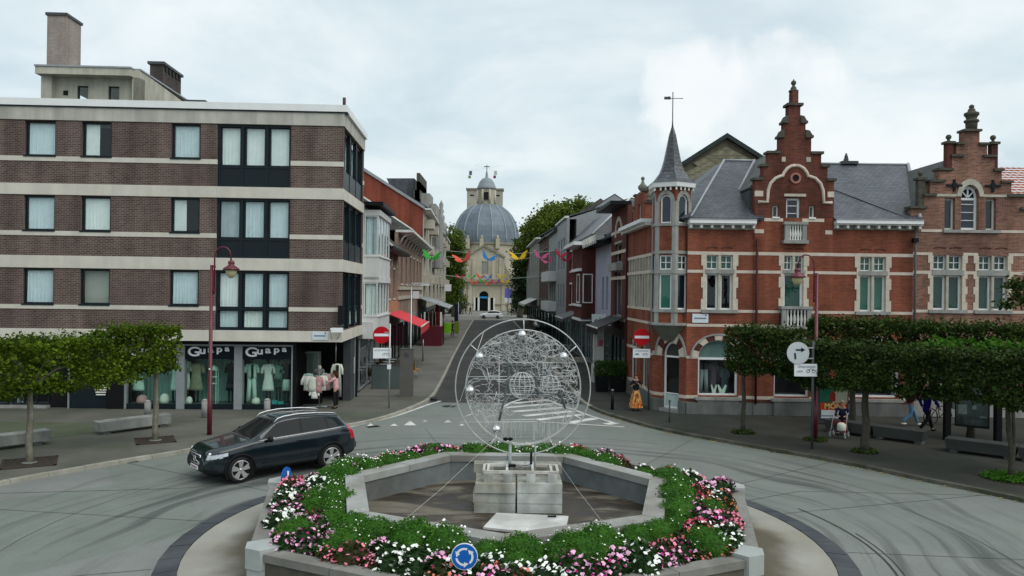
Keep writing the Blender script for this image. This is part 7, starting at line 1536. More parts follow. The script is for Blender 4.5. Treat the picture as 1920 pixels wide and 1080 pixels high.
m=MB();m.lathe([(18.5*sc_,zd(355)),(18.5*sc_,zd(353)),(16.5*sc_,zd(349)),(14*sc_,zd(342)),(9*sc_,zd(335.5)),(3*sc_,zd(333)),(.3,zd(326)),(.15,zd(320))],(xc,Dd,0),16);m.build('lantern_dome',M('lantern_lead',(.22,.25,.28),.5,.12,.4,0),CH)
m=MB();m.tube([(xc,Dd,zd(333)),(xc,Dd,zd(309))],.10,5);m.box(xc-.75,xc+.75,Dd-.06,Dd+.06,zd(313),zd(311.5));m.build('cross',MT['dgrey'],CH)
TY=CY_+36;Ft=Fac((0,TY),(1,0));TWR=M('tower_stone',(.36,.34,.28),.9,.15,.3,.1)
for(u0,u1)in((874,893),(922,941)):
 m=MB();Ft.wall(m,[(Ft.sx(u0),Ft.sx(u1),20,Ft.zz(907,354))],[(Ft.sx(u0)+.9,Ft.sx(u1)-.9,Ft.zz(907,368),Ft.zz(907,365))],4);m.build('tower',TWR,CH);slab(Ft,CH,'tower_cornice',CD,Ft.sx(u0)-.3,Ft.sx(u1)+.3,Ft.zz(907,356),Ft.zz(907,353),-4,.4)
slab(Ft,CH,'tower',TWR,Ft.sx(893),Ft.sx(922),20,Ft.zz(907,356),-4,-.3)
for u,D,lab in((864,160,'left of the church door nearest the trees'),(869,166,'left of the church door nearest the entrance'),(953,166,'right of the church door nearest the entrance'),(960,160,'right of the church door nearest the trees')):
 a=at(u,541,D);t=thing('flagpole',f'flagpole with blue and white banner {lab}','flagpole',(a.x,D,0),'flagpoles before the church');m=MB();m.tube([(a.x,D,0),(a.x,D,a.z+.3)],.07,6);m.build('pole',MT['dgrey'],t)
 m=MB();m.box(a.x-.75,a.x-.08,D-.02,D+.02,a.z-2.0,a.z);m.build('banner',M('lilac_blue_banner',(.12,.13,.42),.7,.1,1),t);m=MB();m.box(a.x-.72,a.x-.1,D-.02,D+.02,a.z-3.0,a.z-2.01);m.build('banner',M('white_banner',(.6,.62,.66),.7,.1,1),t)
for u,v,lab in((882,329,'pair of dark and green banners on the left of the dome cross'),(929,329,'pale and pink banner on the right of the dome cross')):
 D=150;c=at(u,v,D);t=thing('kite_banner',lab,'butterfly',tuple(c));m=MB();m.box(c.x-.25,c.x+.3,D,D+.1,c.z+.1,c.z+.9);m.build('upper_wing',M('dusky_blue_wing',(.10,.12,.20),.7,.1,2)if u<900 else M('pale_wing',(.45,.5,.45),.7,.1,2),t);m=MB();m.box(c.x-.42,c.x+.1,D,D+.1,c.z-.55,c.z+.0);m.build('lower_wing',M('olive_wing',(.20,.26,.10),.7,.1,2)if u<900 else M('plum_wing',(.18,.05,.09),.7,.1,2),t)
 m=MB();m.tube([(c.x,D,c.z+.9),(c.x+(6 if u<900 else-4),D,c.z+2.0)],.012,3);m.build('thread',MT['steel'],t)
# TREES
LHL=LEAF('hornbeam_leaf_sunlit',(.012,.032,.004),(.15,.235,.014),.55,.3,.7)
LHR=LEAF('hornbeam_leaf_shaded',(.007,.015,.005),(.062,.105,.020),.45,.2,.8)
LSP=LEAF('fresh_green_leaf',(.02,.075,.008),(.09,.24,.02),.4,.35,1.2)
LBG=LEAF('lime_tree_leaf',(.03,.06,.010),(.18,.24,.035),.6,.25,.12)
def hedge_crown(par,A,B,z0,z1,th,n,mat,size,seed,ends=(1,1),top=.2,dens=0.0):
 """leaves through a clipped box along the line A-B, with a ragged top and underside"""
 rd=random.Random(seed);m=MB();A,B=Vector(A),Vector(B);d=B-A;L=d.length;nrm=Vector((-d.y,d.x)).normalized()
 k=0
 while k<n:
  t=rd.random();w=rd.uniform(-1,1);h=rd.random()
  if rd.random()<.72:
   c=rd.random()
   if c<.62:w=-1+abs(rd.gauss(0,.14))if rd.random()<.7 else 1-abs(rd.gauss(0,.14))
   elif c<.88:h=1-abs(rd.gauss(0,.07))
   else:h=abs(rd.gauss(0,.07))
  p=A+d*t+nrm*w*th/2;q=Vector((p.x*1.3,p.y*1.3,seed))
  zt_=z1+.16*mnoise.noise(q)+.07*mnoise.noise(q*3.1);zb_=z0+.30*mnoise.noise(q*1.1+Vector((5,5,5)))+.12*mnoise.noise(q*3)
  z_=zb_+(zt_-zb_)*h;P=Vector((p.x,p.y,z_))
  if mnoise.noise(P*2.1+Vector((seed,0,0)))<-.27+dens:k+=1;continue
  bulge=.10*mnoise.noise(P*1.7+Vector((0,seed,0)));P+=Vector((nrm.x,nrm.y,0))*bulge*(1 if w>0 else-1)
  empty_leaf_quad(m,P,size,rd,.5);k+=1
 for _ in range(int(n*.012)):
  t=rd.random();p=A+d*t+nrm*rd.uniform(-.5,.5)*th;h=rd.uniform(.05,top+.12)
  for j in range(3):empty_leaf_quad(m,(p.x+rd.gauss(0,.03),p.y+rd.gauss(0,.03),z1+.05+h*j/3),size*.9,rd,.8)
 m.build('crown',mat,par)
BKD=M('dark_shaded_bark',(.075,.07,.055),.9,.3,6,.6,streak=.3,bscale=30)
def limb_trunk(par,base,z1,r,lean=(0,0),seed=0,arms=None,A=None):
 rd=random.Random(seed);m=MB();b=Vector(base);pts=[];rr=[]
 for k in range(8):t=k/7;pts.append(b+Vector((lean[0]*t+.02*math.sin(k*1.7+seed),lean[1]*t+.02*math.cos(k*1.3),(z1-b.z)*t-.05*(k==0))));rr.append(r*(1.35 if k==0 else 1.08-.32*t))
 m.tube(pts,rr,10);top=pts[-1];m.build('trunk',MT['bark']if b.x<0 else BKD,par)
 m=MB()
 for(dx,dy,dz)in arms or[]:e=top+Vector((dx,dy,dz));m.tube([top-Vector((0,0,.15)),top.lerp(e,.4)+Vector((0,0,.12)),e],[r*.5,r*.35,r*.15],6)
 if arms:m.build('limbs',MT['bark'],par)
def box_tree(lab,x,y,A,B,z0,z1,th,n,mat,size,seed,r=.13,lean=(0,0),grp=None,top=.2,shoots=None):
 t=thing('clipped_tree',lab,'tree',(x,y,0),grp);A,B=Vector(A),Vector(B);d=(B-A)*.42
 limb_trunk(t,(x,y,0),z0+.35,r,lean,seed,[(d.x,d.y,.5),(-d.x,-d.y,.5),(d.x*.4,d.y*.4,.9),(-d.x*.5,-d.y*.5,.9)])
 hedge_crown(t,A,B,z0,z1,th,n,mat,size,seed,top=top);return t
g1='clipped hornbeams on the left pavement';tA,tB=Vector((-14.25,22.95)),Vector((-12.15,26.5));dd=(tA-tB)
q=lambda k:tB+dd*k
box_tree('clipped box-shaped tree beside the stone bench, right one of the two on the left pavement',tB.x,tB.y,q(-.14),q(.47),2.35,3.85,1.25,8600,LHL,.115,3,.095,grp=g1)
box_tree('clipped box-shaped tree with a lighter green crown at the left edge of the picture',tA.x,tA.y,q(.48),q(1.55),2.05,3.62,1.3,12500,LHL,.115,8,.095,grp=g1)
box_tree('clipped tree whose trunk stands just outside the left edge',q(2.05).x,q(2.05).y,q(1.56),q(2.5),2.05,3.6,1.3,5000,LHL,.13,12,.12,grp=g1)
g2='clipped trees in the front row on the right pavement'
R1,R2_,R3_=Vector((8.82,29.3)),Vector((11.93,26.0)),Vector((14.62,22.5));d1=R2_-R1
P_=lambda t:R1+d1*t if t<1 else R2_+(R3_-R2_)*(t-1)
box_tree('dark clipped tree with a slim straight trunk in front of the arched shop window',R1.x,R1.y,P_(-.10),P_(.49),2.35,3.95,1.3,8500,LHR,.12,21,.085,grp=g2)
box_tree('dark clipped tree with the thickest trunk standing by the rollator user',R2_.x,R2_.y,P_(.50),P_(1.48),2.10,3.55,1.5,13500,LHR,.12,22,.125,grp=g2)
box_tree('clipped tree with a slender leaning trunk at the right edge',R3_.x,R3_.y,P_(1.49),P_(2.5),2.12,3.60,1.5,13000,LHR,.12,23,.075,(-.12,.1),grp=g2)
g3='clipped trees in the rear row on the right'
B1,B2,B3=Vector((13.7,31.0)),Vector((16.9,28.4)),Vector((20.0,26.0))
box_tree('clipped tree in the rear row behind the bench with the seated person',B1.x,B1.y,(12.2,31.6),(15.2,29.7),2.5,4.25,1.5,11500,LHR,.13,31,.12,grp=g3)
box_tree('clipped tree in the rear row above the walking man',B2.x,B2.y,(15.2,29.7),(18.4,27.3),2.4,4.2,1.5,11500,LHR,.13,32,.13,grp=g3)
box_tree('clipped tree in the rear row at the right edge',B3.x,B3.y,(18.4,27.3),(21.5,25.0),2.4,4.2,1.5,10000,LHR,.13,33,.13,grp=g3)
sp=thing('young_tree','fresh bright green shoots rising over the dark clipped crowns at the right','tree',(16.0,24.6,0));rd=random.Random(77);limb_trunk(sp,(16.0,24.6,0),3.0,.06,seed=5);m=MB()
for k in range(75):
 b=Vector((rd.uniform(13.3,17.4),rd.uniform(23.5,26.0),3.45));a=rd.uniform(0,6.28);L_=rd.uniform(.35,.95)
 for j in range(14):
  t=j/14;p=b+Vector((math.cos(a)*L_*.75*t,math.sin(a)*L_*.5*t,L_*t*(1-.45*t)))
  for s in(0,1):empty_leaf_quad(m,p+Vector((rd.gauss(0,.02),)*3),.13,rd,.6)
m.build('crown',LSP,sp)
sb=thing('tree_branch_tree','tree reaching into the picture with one leafy branch at the right edge','tree',(17.2,23.5,0));limb_trunk(sb,(17.2,23.5,0),5.4,.12,seed=6,arms=[(-2.0,-.2,.15),(-1.7,0,.6),(.6,.4,1)]);m=MB()
for(u,v,r_,n_)in((1905,531,.30,160),(1890,572,.22,110),(1915,560,.28,140),(1930,540,.5,260)):
 c=at(u,v,23.3)
 for _ in range(n_):empty_leaf_quad(m,c+Vector((rd.gauss(0,r_*.6),rd.gauss(0,r_*.5),rd.gauss(0,r_*.28))),.13,rd,.8)
m.build('crown',LHR,sb)
def big_tree(lab,base,lobes,n,mat,size,seed,trunk_r=.5,grp=None):
 rd=random.Random(seed);t=thing('large_tree',lab,'tree',base,grp);b=Vector(base);m=MB();zt_=min(c[2]for c,r in lobes)
 m.tube([b,b+Vector((.2,0,zt_*.5)),b+Vector((0,.1,zt_+1))],[trunk_r*1.3,trunk_r,trunk_r*.7],10);m.build('trunk',MT['bark'],t)
 for c,r in lobes[:5]:
  m=MB();s=b+Vector((0,0,zt_*.6));c=Vector(c);m.tube([s,s.lerp(c,.5)+Vector((0,0,1)),c],[trunk_r*.5,trunk_r*.3,trunk_r*.1],6);m.build('limb',MT['bark'],t)
 m=MB();vol=sum(r**2 for c,r in lobes)
 for c,r in lobes:
  c=Vector(c);k=int(n*r*r/vol);cl=[c+Vector((rd.gauss(0,1),rd.gauss(0,1),rd.gauss(0,1)*.8)).normalized()*r*rd.uniform(.55,1.0)for _ in range(max(6,k//70))]
  for _ in range(k):
   q_=rd.choice(cl);p=q_+Vector((rd.gauss(0,1),rd.gauss(0,1),rd.gauss(0,.75)))*r*.20
   empty_leaf_quad(m,p,size,rd,.6)
 m.build('crown',mat,t)
def lob(spec,D):return[(tuple(at(u,v,D+dd_)),r)for u,v,r,dd_ in spec]
a=at(1035,500,128);big_tree('large spreading tree right of the dome behind the right-hand houses',(a.x,128,0),lob([(1043,425,3.9,0),(1018,432,3.2,2),(1000,455,2.6,3),(1062,408,3.0,0),(1085,398,2.4,-2),(1028,412,2.6,1),(1052,402,2.4,1),(1010,474,2.8,3),(988,486,2.0,4),(1045,455,3.6,0),(1098,393,1.5,-2)],128),30000,LBG,.42,41)
a=at(975,540,150);big_tree('dark tree right of the church front reaching down to the square',(a.x,150,0),lob([(985,472,2.4,0),(982,500,2.6,0),(988,530,2.9,0),(992,555,2.9,0),(978,457,1.5,0)],150),13000,LEAF('dark_maple_leaf',(.010,.024,.008),(.04,.075,.018),.6,.2,.2),.42,42)
a=at(852,540,150);big_tree('green tree on the left between the apartments and the church',(a.x,150,0),lob([(848,445,2.0,0),(845,465,2.6,0),(846,490,2.8,0),(844,520,2.8,0),(841,550,3.0,0),(857,466,1.3,0)],150),15000,LBG,.42,43)
a=at(862,560,172);big_tree('second darker tree further back on the left of the church',(a.x-2,172,0),lob([(851,560,2.6,0),(857,575,1.6,0),(843,570,3.2,0)],172),6000,LEAF('dark_maple_leaf',(0,0,0),(0,0,0)),.42,44)
a=at(985,575,170);big_tree('low dark tree beside the church on the right',(a.x,172,0),lob([(972,560,2.4,0),(990,565,3.4,0),(980,575,2.6,0)],172),5000,LEAF('dark_maple_leaf',(0,0,0),(0,0,0)),.42,45)
m=MB();rd=random.Random(50)
for _ in range(26000):
 x=rd.uniform(-120,120);
 if-14<x<12 and rd.random()<.0:continue
 z_=abs(rd.gauss(0,4));p=Vector((x,245+rd.uniform(-4,4),min(z_,7+3*mnoise.noise(Vector((x*.08,0,0))))))
 empty_leaf_quad(m,p,1.5,rd,.5)
m.build('distant_trees',LEAF('dark_maple_leaf',(0,0,0),(0,0,0)),kind='stuff')
IR=M('rusty_iron',(.050,.038,.030),.8,.25,6,.4);MOS=LEAF('ground_weed',(.015,.035,.008),(.07,.11,.02),.5,.1,3)
for(x,y,s,lab)in((tA.x,tA.y,.72,'rusty square tree grate round the left-edge tree'),(tB.x,tB.y,.62,'rusty square tree grate round the tree beside the stone bench')):
 t=thing('tree_grate',lab,'tree grate',(x,y,.0),'rusty tree grates',.5)
 for sx,sy,w_,h_ in((-s+.05,0,.05,s),(s-.05,0,.05,s),(0,-s+.05,s,.05),(0,s-.05,s,.05)):m=MB();m.box(sx-w_,sx+w_,sy-h_,sy+h_,.003,.022);m.build('frame_bar',IR,t,local=True)
 m=MB();m.box(-s+.1,s-.1,-s+.1,s-.1,.002,.010);m.build('plate',M('brown_grate',(.045,.038,.030),.85,.25,5,.4),t,local=True)
 for k in range(-5,6):
  if k==0:continue
  m=MB();m.box(k*s*.16-.02,k*s*.16+.02,-s+.1,s-.1,.011,.018);m.build('grate_bar',IR,t,local=True)
 m=MB();m.lathe([(.22,.012),(.2,.03),(.1,.035)],(0,0,0),10);m.build('collar',MT['bluestone'],t,local=True)
for(x,y,lab,n_,mt)in((R1.x,R1.y,'weeds round the slim trunk before the shop window',500,MOS),(R2_.x,R2_.y,'weeds round the thickest trunk on the right pavement',650,MOS),(R3_.x,R3_.y,'bright green weeds round the leaning trunk at the right edge',1100,LSP),(11.05,28.0,'weeds at the foot of the red lamp post on the right',350,MOS)):
 t=thing('weed_patch',lab,'weeds',(x,y,0),'weed patches on the right pavement');rw_=.85 if mt is LSP else.42;m=MB();m.lathe([(rw_,.0),(rw_,.006),(.01,.012)],(0,0,0),14);m.build('soil',M('dark_soil'),t,local=True);m=MB()
 for _ in range(n_):a=rd.uniform(0,6.28);r=rw_*math.sqrt(rd.random());empty_leaf_quad(m,(r*math.cos(a),r*math.sin(a)*.8,.02+rd.random()*.07),.09,rd,1.4)
 m.build('leaves',mt,t,local=True,kind='stuff')
# LAMPS, SIGNS, BENCHES
def red_lamp(lab,u,vb,flip,vtop):
 p=G(u,vb);t=thing('street_lamp',lab,'street lamp',(p.x,p.y,0),'claret street lamps');sc=p.y/FPX
 zt=at(u+4,vtop,p.y).z;x,y=p.x,p.y;s=flip;r=MT['red']
 m=MB();m.tube([(x,y,0),(x,y,1.3),(x,y,1.32),(x,y,zt)],[.085,.085,.07,.055],12);m.build('column',r,t)
 z0=zt-.85
 arc=[(x+s*.10,y,z0-.2),(x+s*.10,y,zt+.2)]+[(x+s*.10+s*.30*(1-math.cos(a)),y,zt+.28+.30*math.sin(a)*1.25)for a in[PI*k/10 for k in range(0,9)]]+[(x+s*.70,y,zt+.15)]
 m=MB();m.tube(arc,.028,8);m.build('swan_neck',r,t)
 for z_ in(z0-.05,zt-.05):m=MB();m.box(min(x,x+s*.13),max(x,x+s*.13),y-.05,y+.05,z_-.04,z_+.04);m.build('clamp',r,t)
 c=(x+s*.70,y,zt-.12);m=MB();m.lathe([(.04,.3),(.10,.26),(.12,.20),(.09,.15),(.14,.1),(.26,.02),(.30,-.04),(.27,-.05),(.10,.0)][::-1],c,18);m.build('shade',r,t)
 m=MB();m.lathe([(.001,-.34),(.08,-.32),(.15,-.24),(.19,-.14),(.20,-.05)],c,16);m.build('globe',M('lamp_globe',(.50,.44,.26),.3,.1,3,0),t)
 m=MB();m.sphere((x-.085*0,y-.088,2.35),.035,8);m.build('rivet',MT['signwhite'],t)
red_lamp('claret street lamp with a swan neck in front of the clothes shop',393,815,1,497)
red_lamp('claret red street lamp with a swan neck in front of the corner house',1528,826,-1,512)
def no_entry(lab,u,v,rpx,D,yaw,pu,pv,pvt,plate,dark=False):
 c=at(u,v,D);R=rpx*D/FPX;p=Vector((at(pu,pv,D).x,D+.06,0));t=thing('no_entry_sign',lab,'road sign',(p.x,p.y,0));X=Vector((math.cos(yaw),math.sin(yaw),0));N=Vector((math.sin(yaw),-math.cos(yaw),0))
 m=MB();disc(m,c,R,X,ZV,N,-.015,.0);m.build('panel',MT['steel'],t);m=MB();disc(m,c,R,X,ZV,N,.001,.012);m.build('face',MT['signred'],t)
 m=MB();m.obox(c+N*.018,X,N,ZV,R*.84,.004,R*.155);m.build('white_bar',MT['signwhite'],t)
 a,b=at(plate[0],plate[1],D),at(plate[2],plate[3],D);m=MB();m.obox((a+b)/2,X,N,ZV,(b.x-a.x)/2,.01,(a.z-b.z)/2);sp_=m.build('sub_plate',MT['signwhite'],t)
 w_,h_=(b.x-a.x),(a.z-b.z);cc=(a+b)/2;rot=(PI/2,0,yaw)
 text(sp_,'UITGEZONDERD',MT['inkl'],cc+N*.014+Vector((0,0,h_*.20)),h_*.22,rot,.002,sx=.9,align='CENTER')
 ico=MB();bx=cc+N*.013+X*w_*.20-ZV*h_*.12;
 for k in(-1,1):q=bx+X*k*h_*.17;ico.tube([tuple(q+X*h_*.11*math.cos(a_)+ZV*h_*.11*math.sin(a_))for a_ in[2*PI*j/12 for j in range(12)]],.006,4,closed=True)
 ico.tube([bx-X*h_*.17,bx-X*h_*.02+ZV*h_*.13,bx+X*h_*.12+ZV*h_*.12,bx+X*h_*.17],.007,4);ico.build('bicycle_symbol',MT['ink'],sp_)
 if plate[4]:m=MB();q=cc+N*.013-X*w_*.24-ZV*h_*.1;m.obox(q,X,N,ZV,h_*.16,.002,h_*.09);m.obox(q-X*h_*.23-ZV*h_*.02,X,N,ZV,h_*.05,.002,h_*.06);m.build('van_symbol',MT['inkl'],sp_)
 m=MB();m.tube([(p.x,p.y,0),(p.x,p.y,at(pu,pvt,D).z)],.038,10);m.build('post',MT['steel']if not dark else MT['dgrey'],t)
 m=MB();m.box(min(c.x,p.x),max(c.x,p.x),p.y-.045,p.y-.02,c.z+.1,c.z+.14);m.build('bracket',MT['steel'],t);return t,p
t_,p_=no_entry('round red no-entry sign with a white plate before the white bay house',715.5,628,16,34.3,math.radians(12),729,765,607,(700,652,733,672,False))
m=MB();m.box(p_.x-.09,p_.x+.07,p_.y-.09,p_.y+.02,at(726,692,34.3).z,at(726,684,34.3).z);m.build('parking_tag',MT['signwhite'],t_)
no_entry('round red no-entry sign with a white plate before the dark house on the right',1203.5,632,16,34.6,0,1216,770,606,(1187,654,1219,671,True),True)
SY2=26.35;c=at(1496,662,SY2);R=21*SY2/FPX;px_,py_=at(1524,700,SY2+.1).x,SY2+.1;t=thing('turn_right_sign','round white sign with a right-turn arrow above a white plate, before the clipped trees','road sign',(px_,py_,0));X=Vector((1,0,0));N=Vector((0,-1,0))
m=MB();disc(m,c,R,X,ZV,N,0,.02);m.build('panel',M('pale_pink_grey_plate',(.50,.48,.50),.5,.05,3),t)
m=MB();disc(m,c-Vector((.02,0,0)),R*.93,X,ZV,N,.021,.024);m.build('face',M('worn_sign_white',(.50,.54,.56),.5,.06,3),t)
m=MB();q=c+N*.03;m.obox(q+Vector((-.10,0,-.10)),Matrix.Rotation(-.1,3,'Y')@X,N,Matrix.Rotation(-.1,3,'Y')@ZV,.030,.003,.105);m.obox(q+Vector((.03,0,.11)),X,N,ZV,.11,.003,.028);m.face([q+Vector((.10,-.003,.03)),q+Vector((.24,-.003,.115)),q+Vector((.10,-.003,.195))]);m.build('arrow',MT['ink'],t)
a,b=at(1489.5,682,SY2),at(1532,706,SY2);m=MB();m.box(a.x,b.x,SY2,SY2+.02,b.z,a.z);sp_=m.build('sub_plate',MT['signwhite'],t);cc=(a+b)/2
text(sp_,'UITGEZONDERD',MT['inkl'],Vector((cc.x+.03,SY2-.006,cc.z+.08)),.10,(PI/2,0,0),.002,sx=.8,align='CENTER')
m=MB()
for k in(-1,1):q=Vector((cc.x+.17+k*.09,SY2-.006,cc.z-.03));m.tube([tuple(q+X*.055*math.cos(a_)+ZV*.055*math.sin(a_))for a_ in[2*PI*j/12 for j in range(12)]],.008,4,closed=True)
m.tube([(cc.x+.08,SY2-.006,cc.z-.03),(cc.x+.15,SY2-.006,cc.z+.05),(cc.x+.24,SY2-.006,cc.z+.04),(cc.x+.26,SY2-.006,cc.z-.03)],.008,4);m.build('bicycle_symbol',MT['ink'],sp_);m=MB();m.box(cc.x-.26,cc.x-.10,SY2-.01,SY2-.003,cc.z-.07,cc.z-.01);m.box(cc.x-.32,cc.x-.27,SY2-.01,SY2-.003,cc.z-.07,cc.z-.035);m.build('van_symbol',M('faint_ink',(.38,.42,.42),.5,.05,3),sp_)
m=MB();m.tube([(px_,py_,0),(px_,py_,at(1520,640,py_).z)],.045,10);m.build('post',MT['dgrey'],t);m=MB();m.box(c.x,px_,py_-.07,py_-.03,c.z+.16,c.z+.20);m.box(c.x,px_,py_-.07,py_-.03,c.z-.2,c.z-.16);m.build('bracket',MT['steel'],t)
def bench(lab,A,B,w,z0,z1,mat,grp,foot=.18):
 A,B=Vector(A),Vector(B);d=(B-A).normalized();n=Vector((-d.y,d.x));L=(B-A).length;t=thing('stone_bench',lab,'bench',((A.x+B.x)/2,(A.y+B.y)/2,0),grp);k=max(1,round(L/2.2))
 for i in range(k):
  a,b=A.lerp(B,i/k)+d*.01,A.lerp(B,(i+1)/k)-d*.01;m=MB();m.hexa([(*(a+d*.06),z0),(*(b-d*.06),z0),(*(b-d*.06+n*(w-.08)),z0),(*(a+d*.06+n*(w-.08)),z0),(*a,z1),(*b,z1),(*(b+n*w),z1),(*(a+n*w),z1)]);m.build('seat_block',mat,t)
  for f in(.12,.88):q=a.lerp(b,f);m=MB();m.hexa([(*(q-d*.12+n*.1),0),(*(q+d*.12+n*.1),0),(*(q+d*.12+n*(w-.2)),0),(*(q-d*.12+n*(w-.2)),0),(*(q-d*.12+n*.1),z0),(*(q+d*.12+n*.1),z0),(*(q+d*.12+n*(w-.2)),z0),(*(q-d*.12+n*(w-.2)),z0)]);m.build('foot',MT['bluestone'],t)
BSM=M('stained_bench_concrete',(.30,.31,.29),.8,.25,1.5,.2,tint=(.19,.20,.19),streak=.3);BSD=M('dark_bench_concrete',(.055,.06,.057),.8,.2,1.5,.2)
gb='concrete block benches'
bench('long stained concrete bench behind the left street lamp',G(186,817).to_2d(),G(324,799).to_2d(),.6,.12,.45,BSM,gb);bench('stained concrete bench cut by the left edge of the picture',G(-120,860).to_2d(),G(98,832).to_2d(),.6,.12,.45,BSM,gb)
bench('dark concrete bench the person with the rollator sits on',(12.05,29.75),(14.6,27.3),.7,.12,.47,BSD,gb);bench('long dark concrete bench below the notice board at the right edge',(14.75,26.3),(19.5,22.2),.7,.10,.45,BSD,gb)
def bollard(lab,u,vt,vb,r,mat,grp,dome=True,ball=False):
 p=G(u,vb);h=at(u,vt,p.y).z;t=thing('bollard',lab,'bollard',(p.x,p.y,0),grp)
 m=MB();m.lathe([(r,0),(r,h-r*.6)],(0,0,0),16);m.build('shaft',mat,t,local=True);m=MB();m.lathe([(r*.99,h-r*.6),(r*.8,h-r*.2),(r*.4,h),(.001,h+.01)]if dome else[(r*.6,h-r*.6),(r*1.5,h-r*.2),(r*1.5,h+r*.8),(r*.6,h+r*1.3),(.001,h+r*1.4)],(0,0,0),16);m.build('top',MT['stonegr']if dome else mat,t,local=True)
gr_='round grey stone bollards before the clothes shop'
bollard('grey stone bollard behind the trunk of the clipped tree',277,750,781,.125,M('bollard_granite',(.24,.24,.23),.7,.15,8,.2),gr_);bollard('grey stone bollard just left of the red lamp post',384,748,783,.125,M('bollard_granite'),gr_);bollard('grey stone bollard behind the roof of the dark car',501,747,782,.125,M('bollard_granite'),gr_)
gk='slim black bollards on the right corner'
bollard('slim black bollard at the kerb left of the woman in the orange skirt',1148,730,768,.07,MT['black'],gk);bollard('slim dark bollard with a round head before the shop door',1255,752,792,.035,MT['dgrey'],gk,False)
D=31.5;a,b=at(1538,722,D),at(1588,785,D);t=thing('advertising_panel','green and orange advertising panel reading MONT behind the seated person','advertising panel',((a.x+b.x)/2,D,0));zt_,zb_=a.z+.15,.05
m=MB();m.box(a.x-.12,b.x+.06,D+.01,D+.16,zb_,zt_+.1);m.build('casing',MT['dgrey'],t);zo1,zo0=at(1560,755,D).z,at(1560,768.5,D).z
for nm,z1_,z0_,mt,dx in(('green_print',zt_,zo1+.004,M('poster_green',(.03,.19,.12),.5,.25,2,tint=(.02,.10,.07)),0),('orange_band',zo1,zo0,M('poster_orange',(.55,.06,.02),.5,.06,3),0),('white_foot',zo0-.004,at(1560,785,D).z,MT['signwhite'],.05)):m=MB();m.box(a.x+dx,b.x,D-.012,D+.005,z0_,z1_);m.build(nm,mt,t)
m=MB();q=[at(u,v,D)for u,v in((1570,724),(1590,724),(1590,755),(1560,755),(1566,742),(1562,733))];m.face([(min(p.x,b.x),D-.016,p.z)for p in q]);m.build('cream_print',M('poster_cream',(.52,.52,.38),.5,.1,2),t);m=MB();m.face([(p.x,D-.02,p.z)for p in[at(u,v,D)for u,v in((1560,733),(1566,737),(1566,752),(1557,753),(1555,742))]]);m.build('red_figure_print',M('poster_red',(.35,.03,.02),.5,.2,6),t)
text(t,'MONT',M('poster_yellow',(.8,.62,.25),.5,.05,3),(at(1545,765,D).x,D-.02,zo0+.06),.30,(PI/2,0,0),.003,bold=.008)
m=MB();m.box(a.x+.05,b.x-.35,D-.017,D-.013,zo0-.26,zo0-.22);m.box(a.x+.05,b.x-.5,D-.017,D-.013,zo0-.36,zo0-.33);m.build('small_print',MT['inkl'],t)
D=27.9;t=thing('notice_board','glazed notice board hung between two black posts at the right','notice board',(16.9,D,0));x0_,x1_=at(1778,800,28.3).x,at(1867,800,27.6).x
for x_,y_ in((x0_,28.4),(x1_,27.5)):m=MB();m.box(x_-.10,x_+.10,y_-.1,y_+.1,0,2.6);m.build('post',MT['black'],t)
m=MB();c0,c1=Vector((x0_+.22,28.28)),Vector((x1_-.22,27.62));d_=(c1-c0).normalized();n_=Vector((-d_.y,d_.x));L=(c1-c0).length
def brd(f0,f1,z0_,z1_,o0,o1):p,q_=c0.lerp(c1,f0),c0.lerp(c1,f1);m.hexa([(*(p+n_*o0),z0_),(*(q_+n_*o0),z0_),(*(q_+n_*o1),z0_),(*(p+n_*o1),z0_),(*(p+n_*o0),z1_),(*(q_+n_*o0),z1_),(*(q_+n_*o1),z1_),(*(p+n_*o1),z1_)])
brd(0,1,.55,.62,-.04,.08);brd(0,1,2.35,2.42,-.04,.08);brd(0,.03,.62,2.35,-.04,.08);brd(.97,1,.62,2.35,-.04,.08);m.build('frame',MT['black'],t)
m=MB();brd(.03,.97,.62,2.35,.03,.05);m.build('backboard',M('dim_grey_green_map',(.045,.055,.05),.4,.4,3,0,tint=(.09,.10,.095)),t);m=MB();brd(.03,.97,.63,2.34,-.02,-.012);m.build('pane',GL,t)
for f0,f1,z0_,z1_ in((.08,.42,1.5,1.56),(.72,.92,.92,.97),(.5,.62,1.2,1.35),(.45,.8,1.75,1.95),(.1,.35,1.0,1.35)):m=MB();brd(f0,f1,z0_,z1_,.02,.029);m.build('paper',M('dim_paper',(.22,.24,.23),.7,.2,6),t)
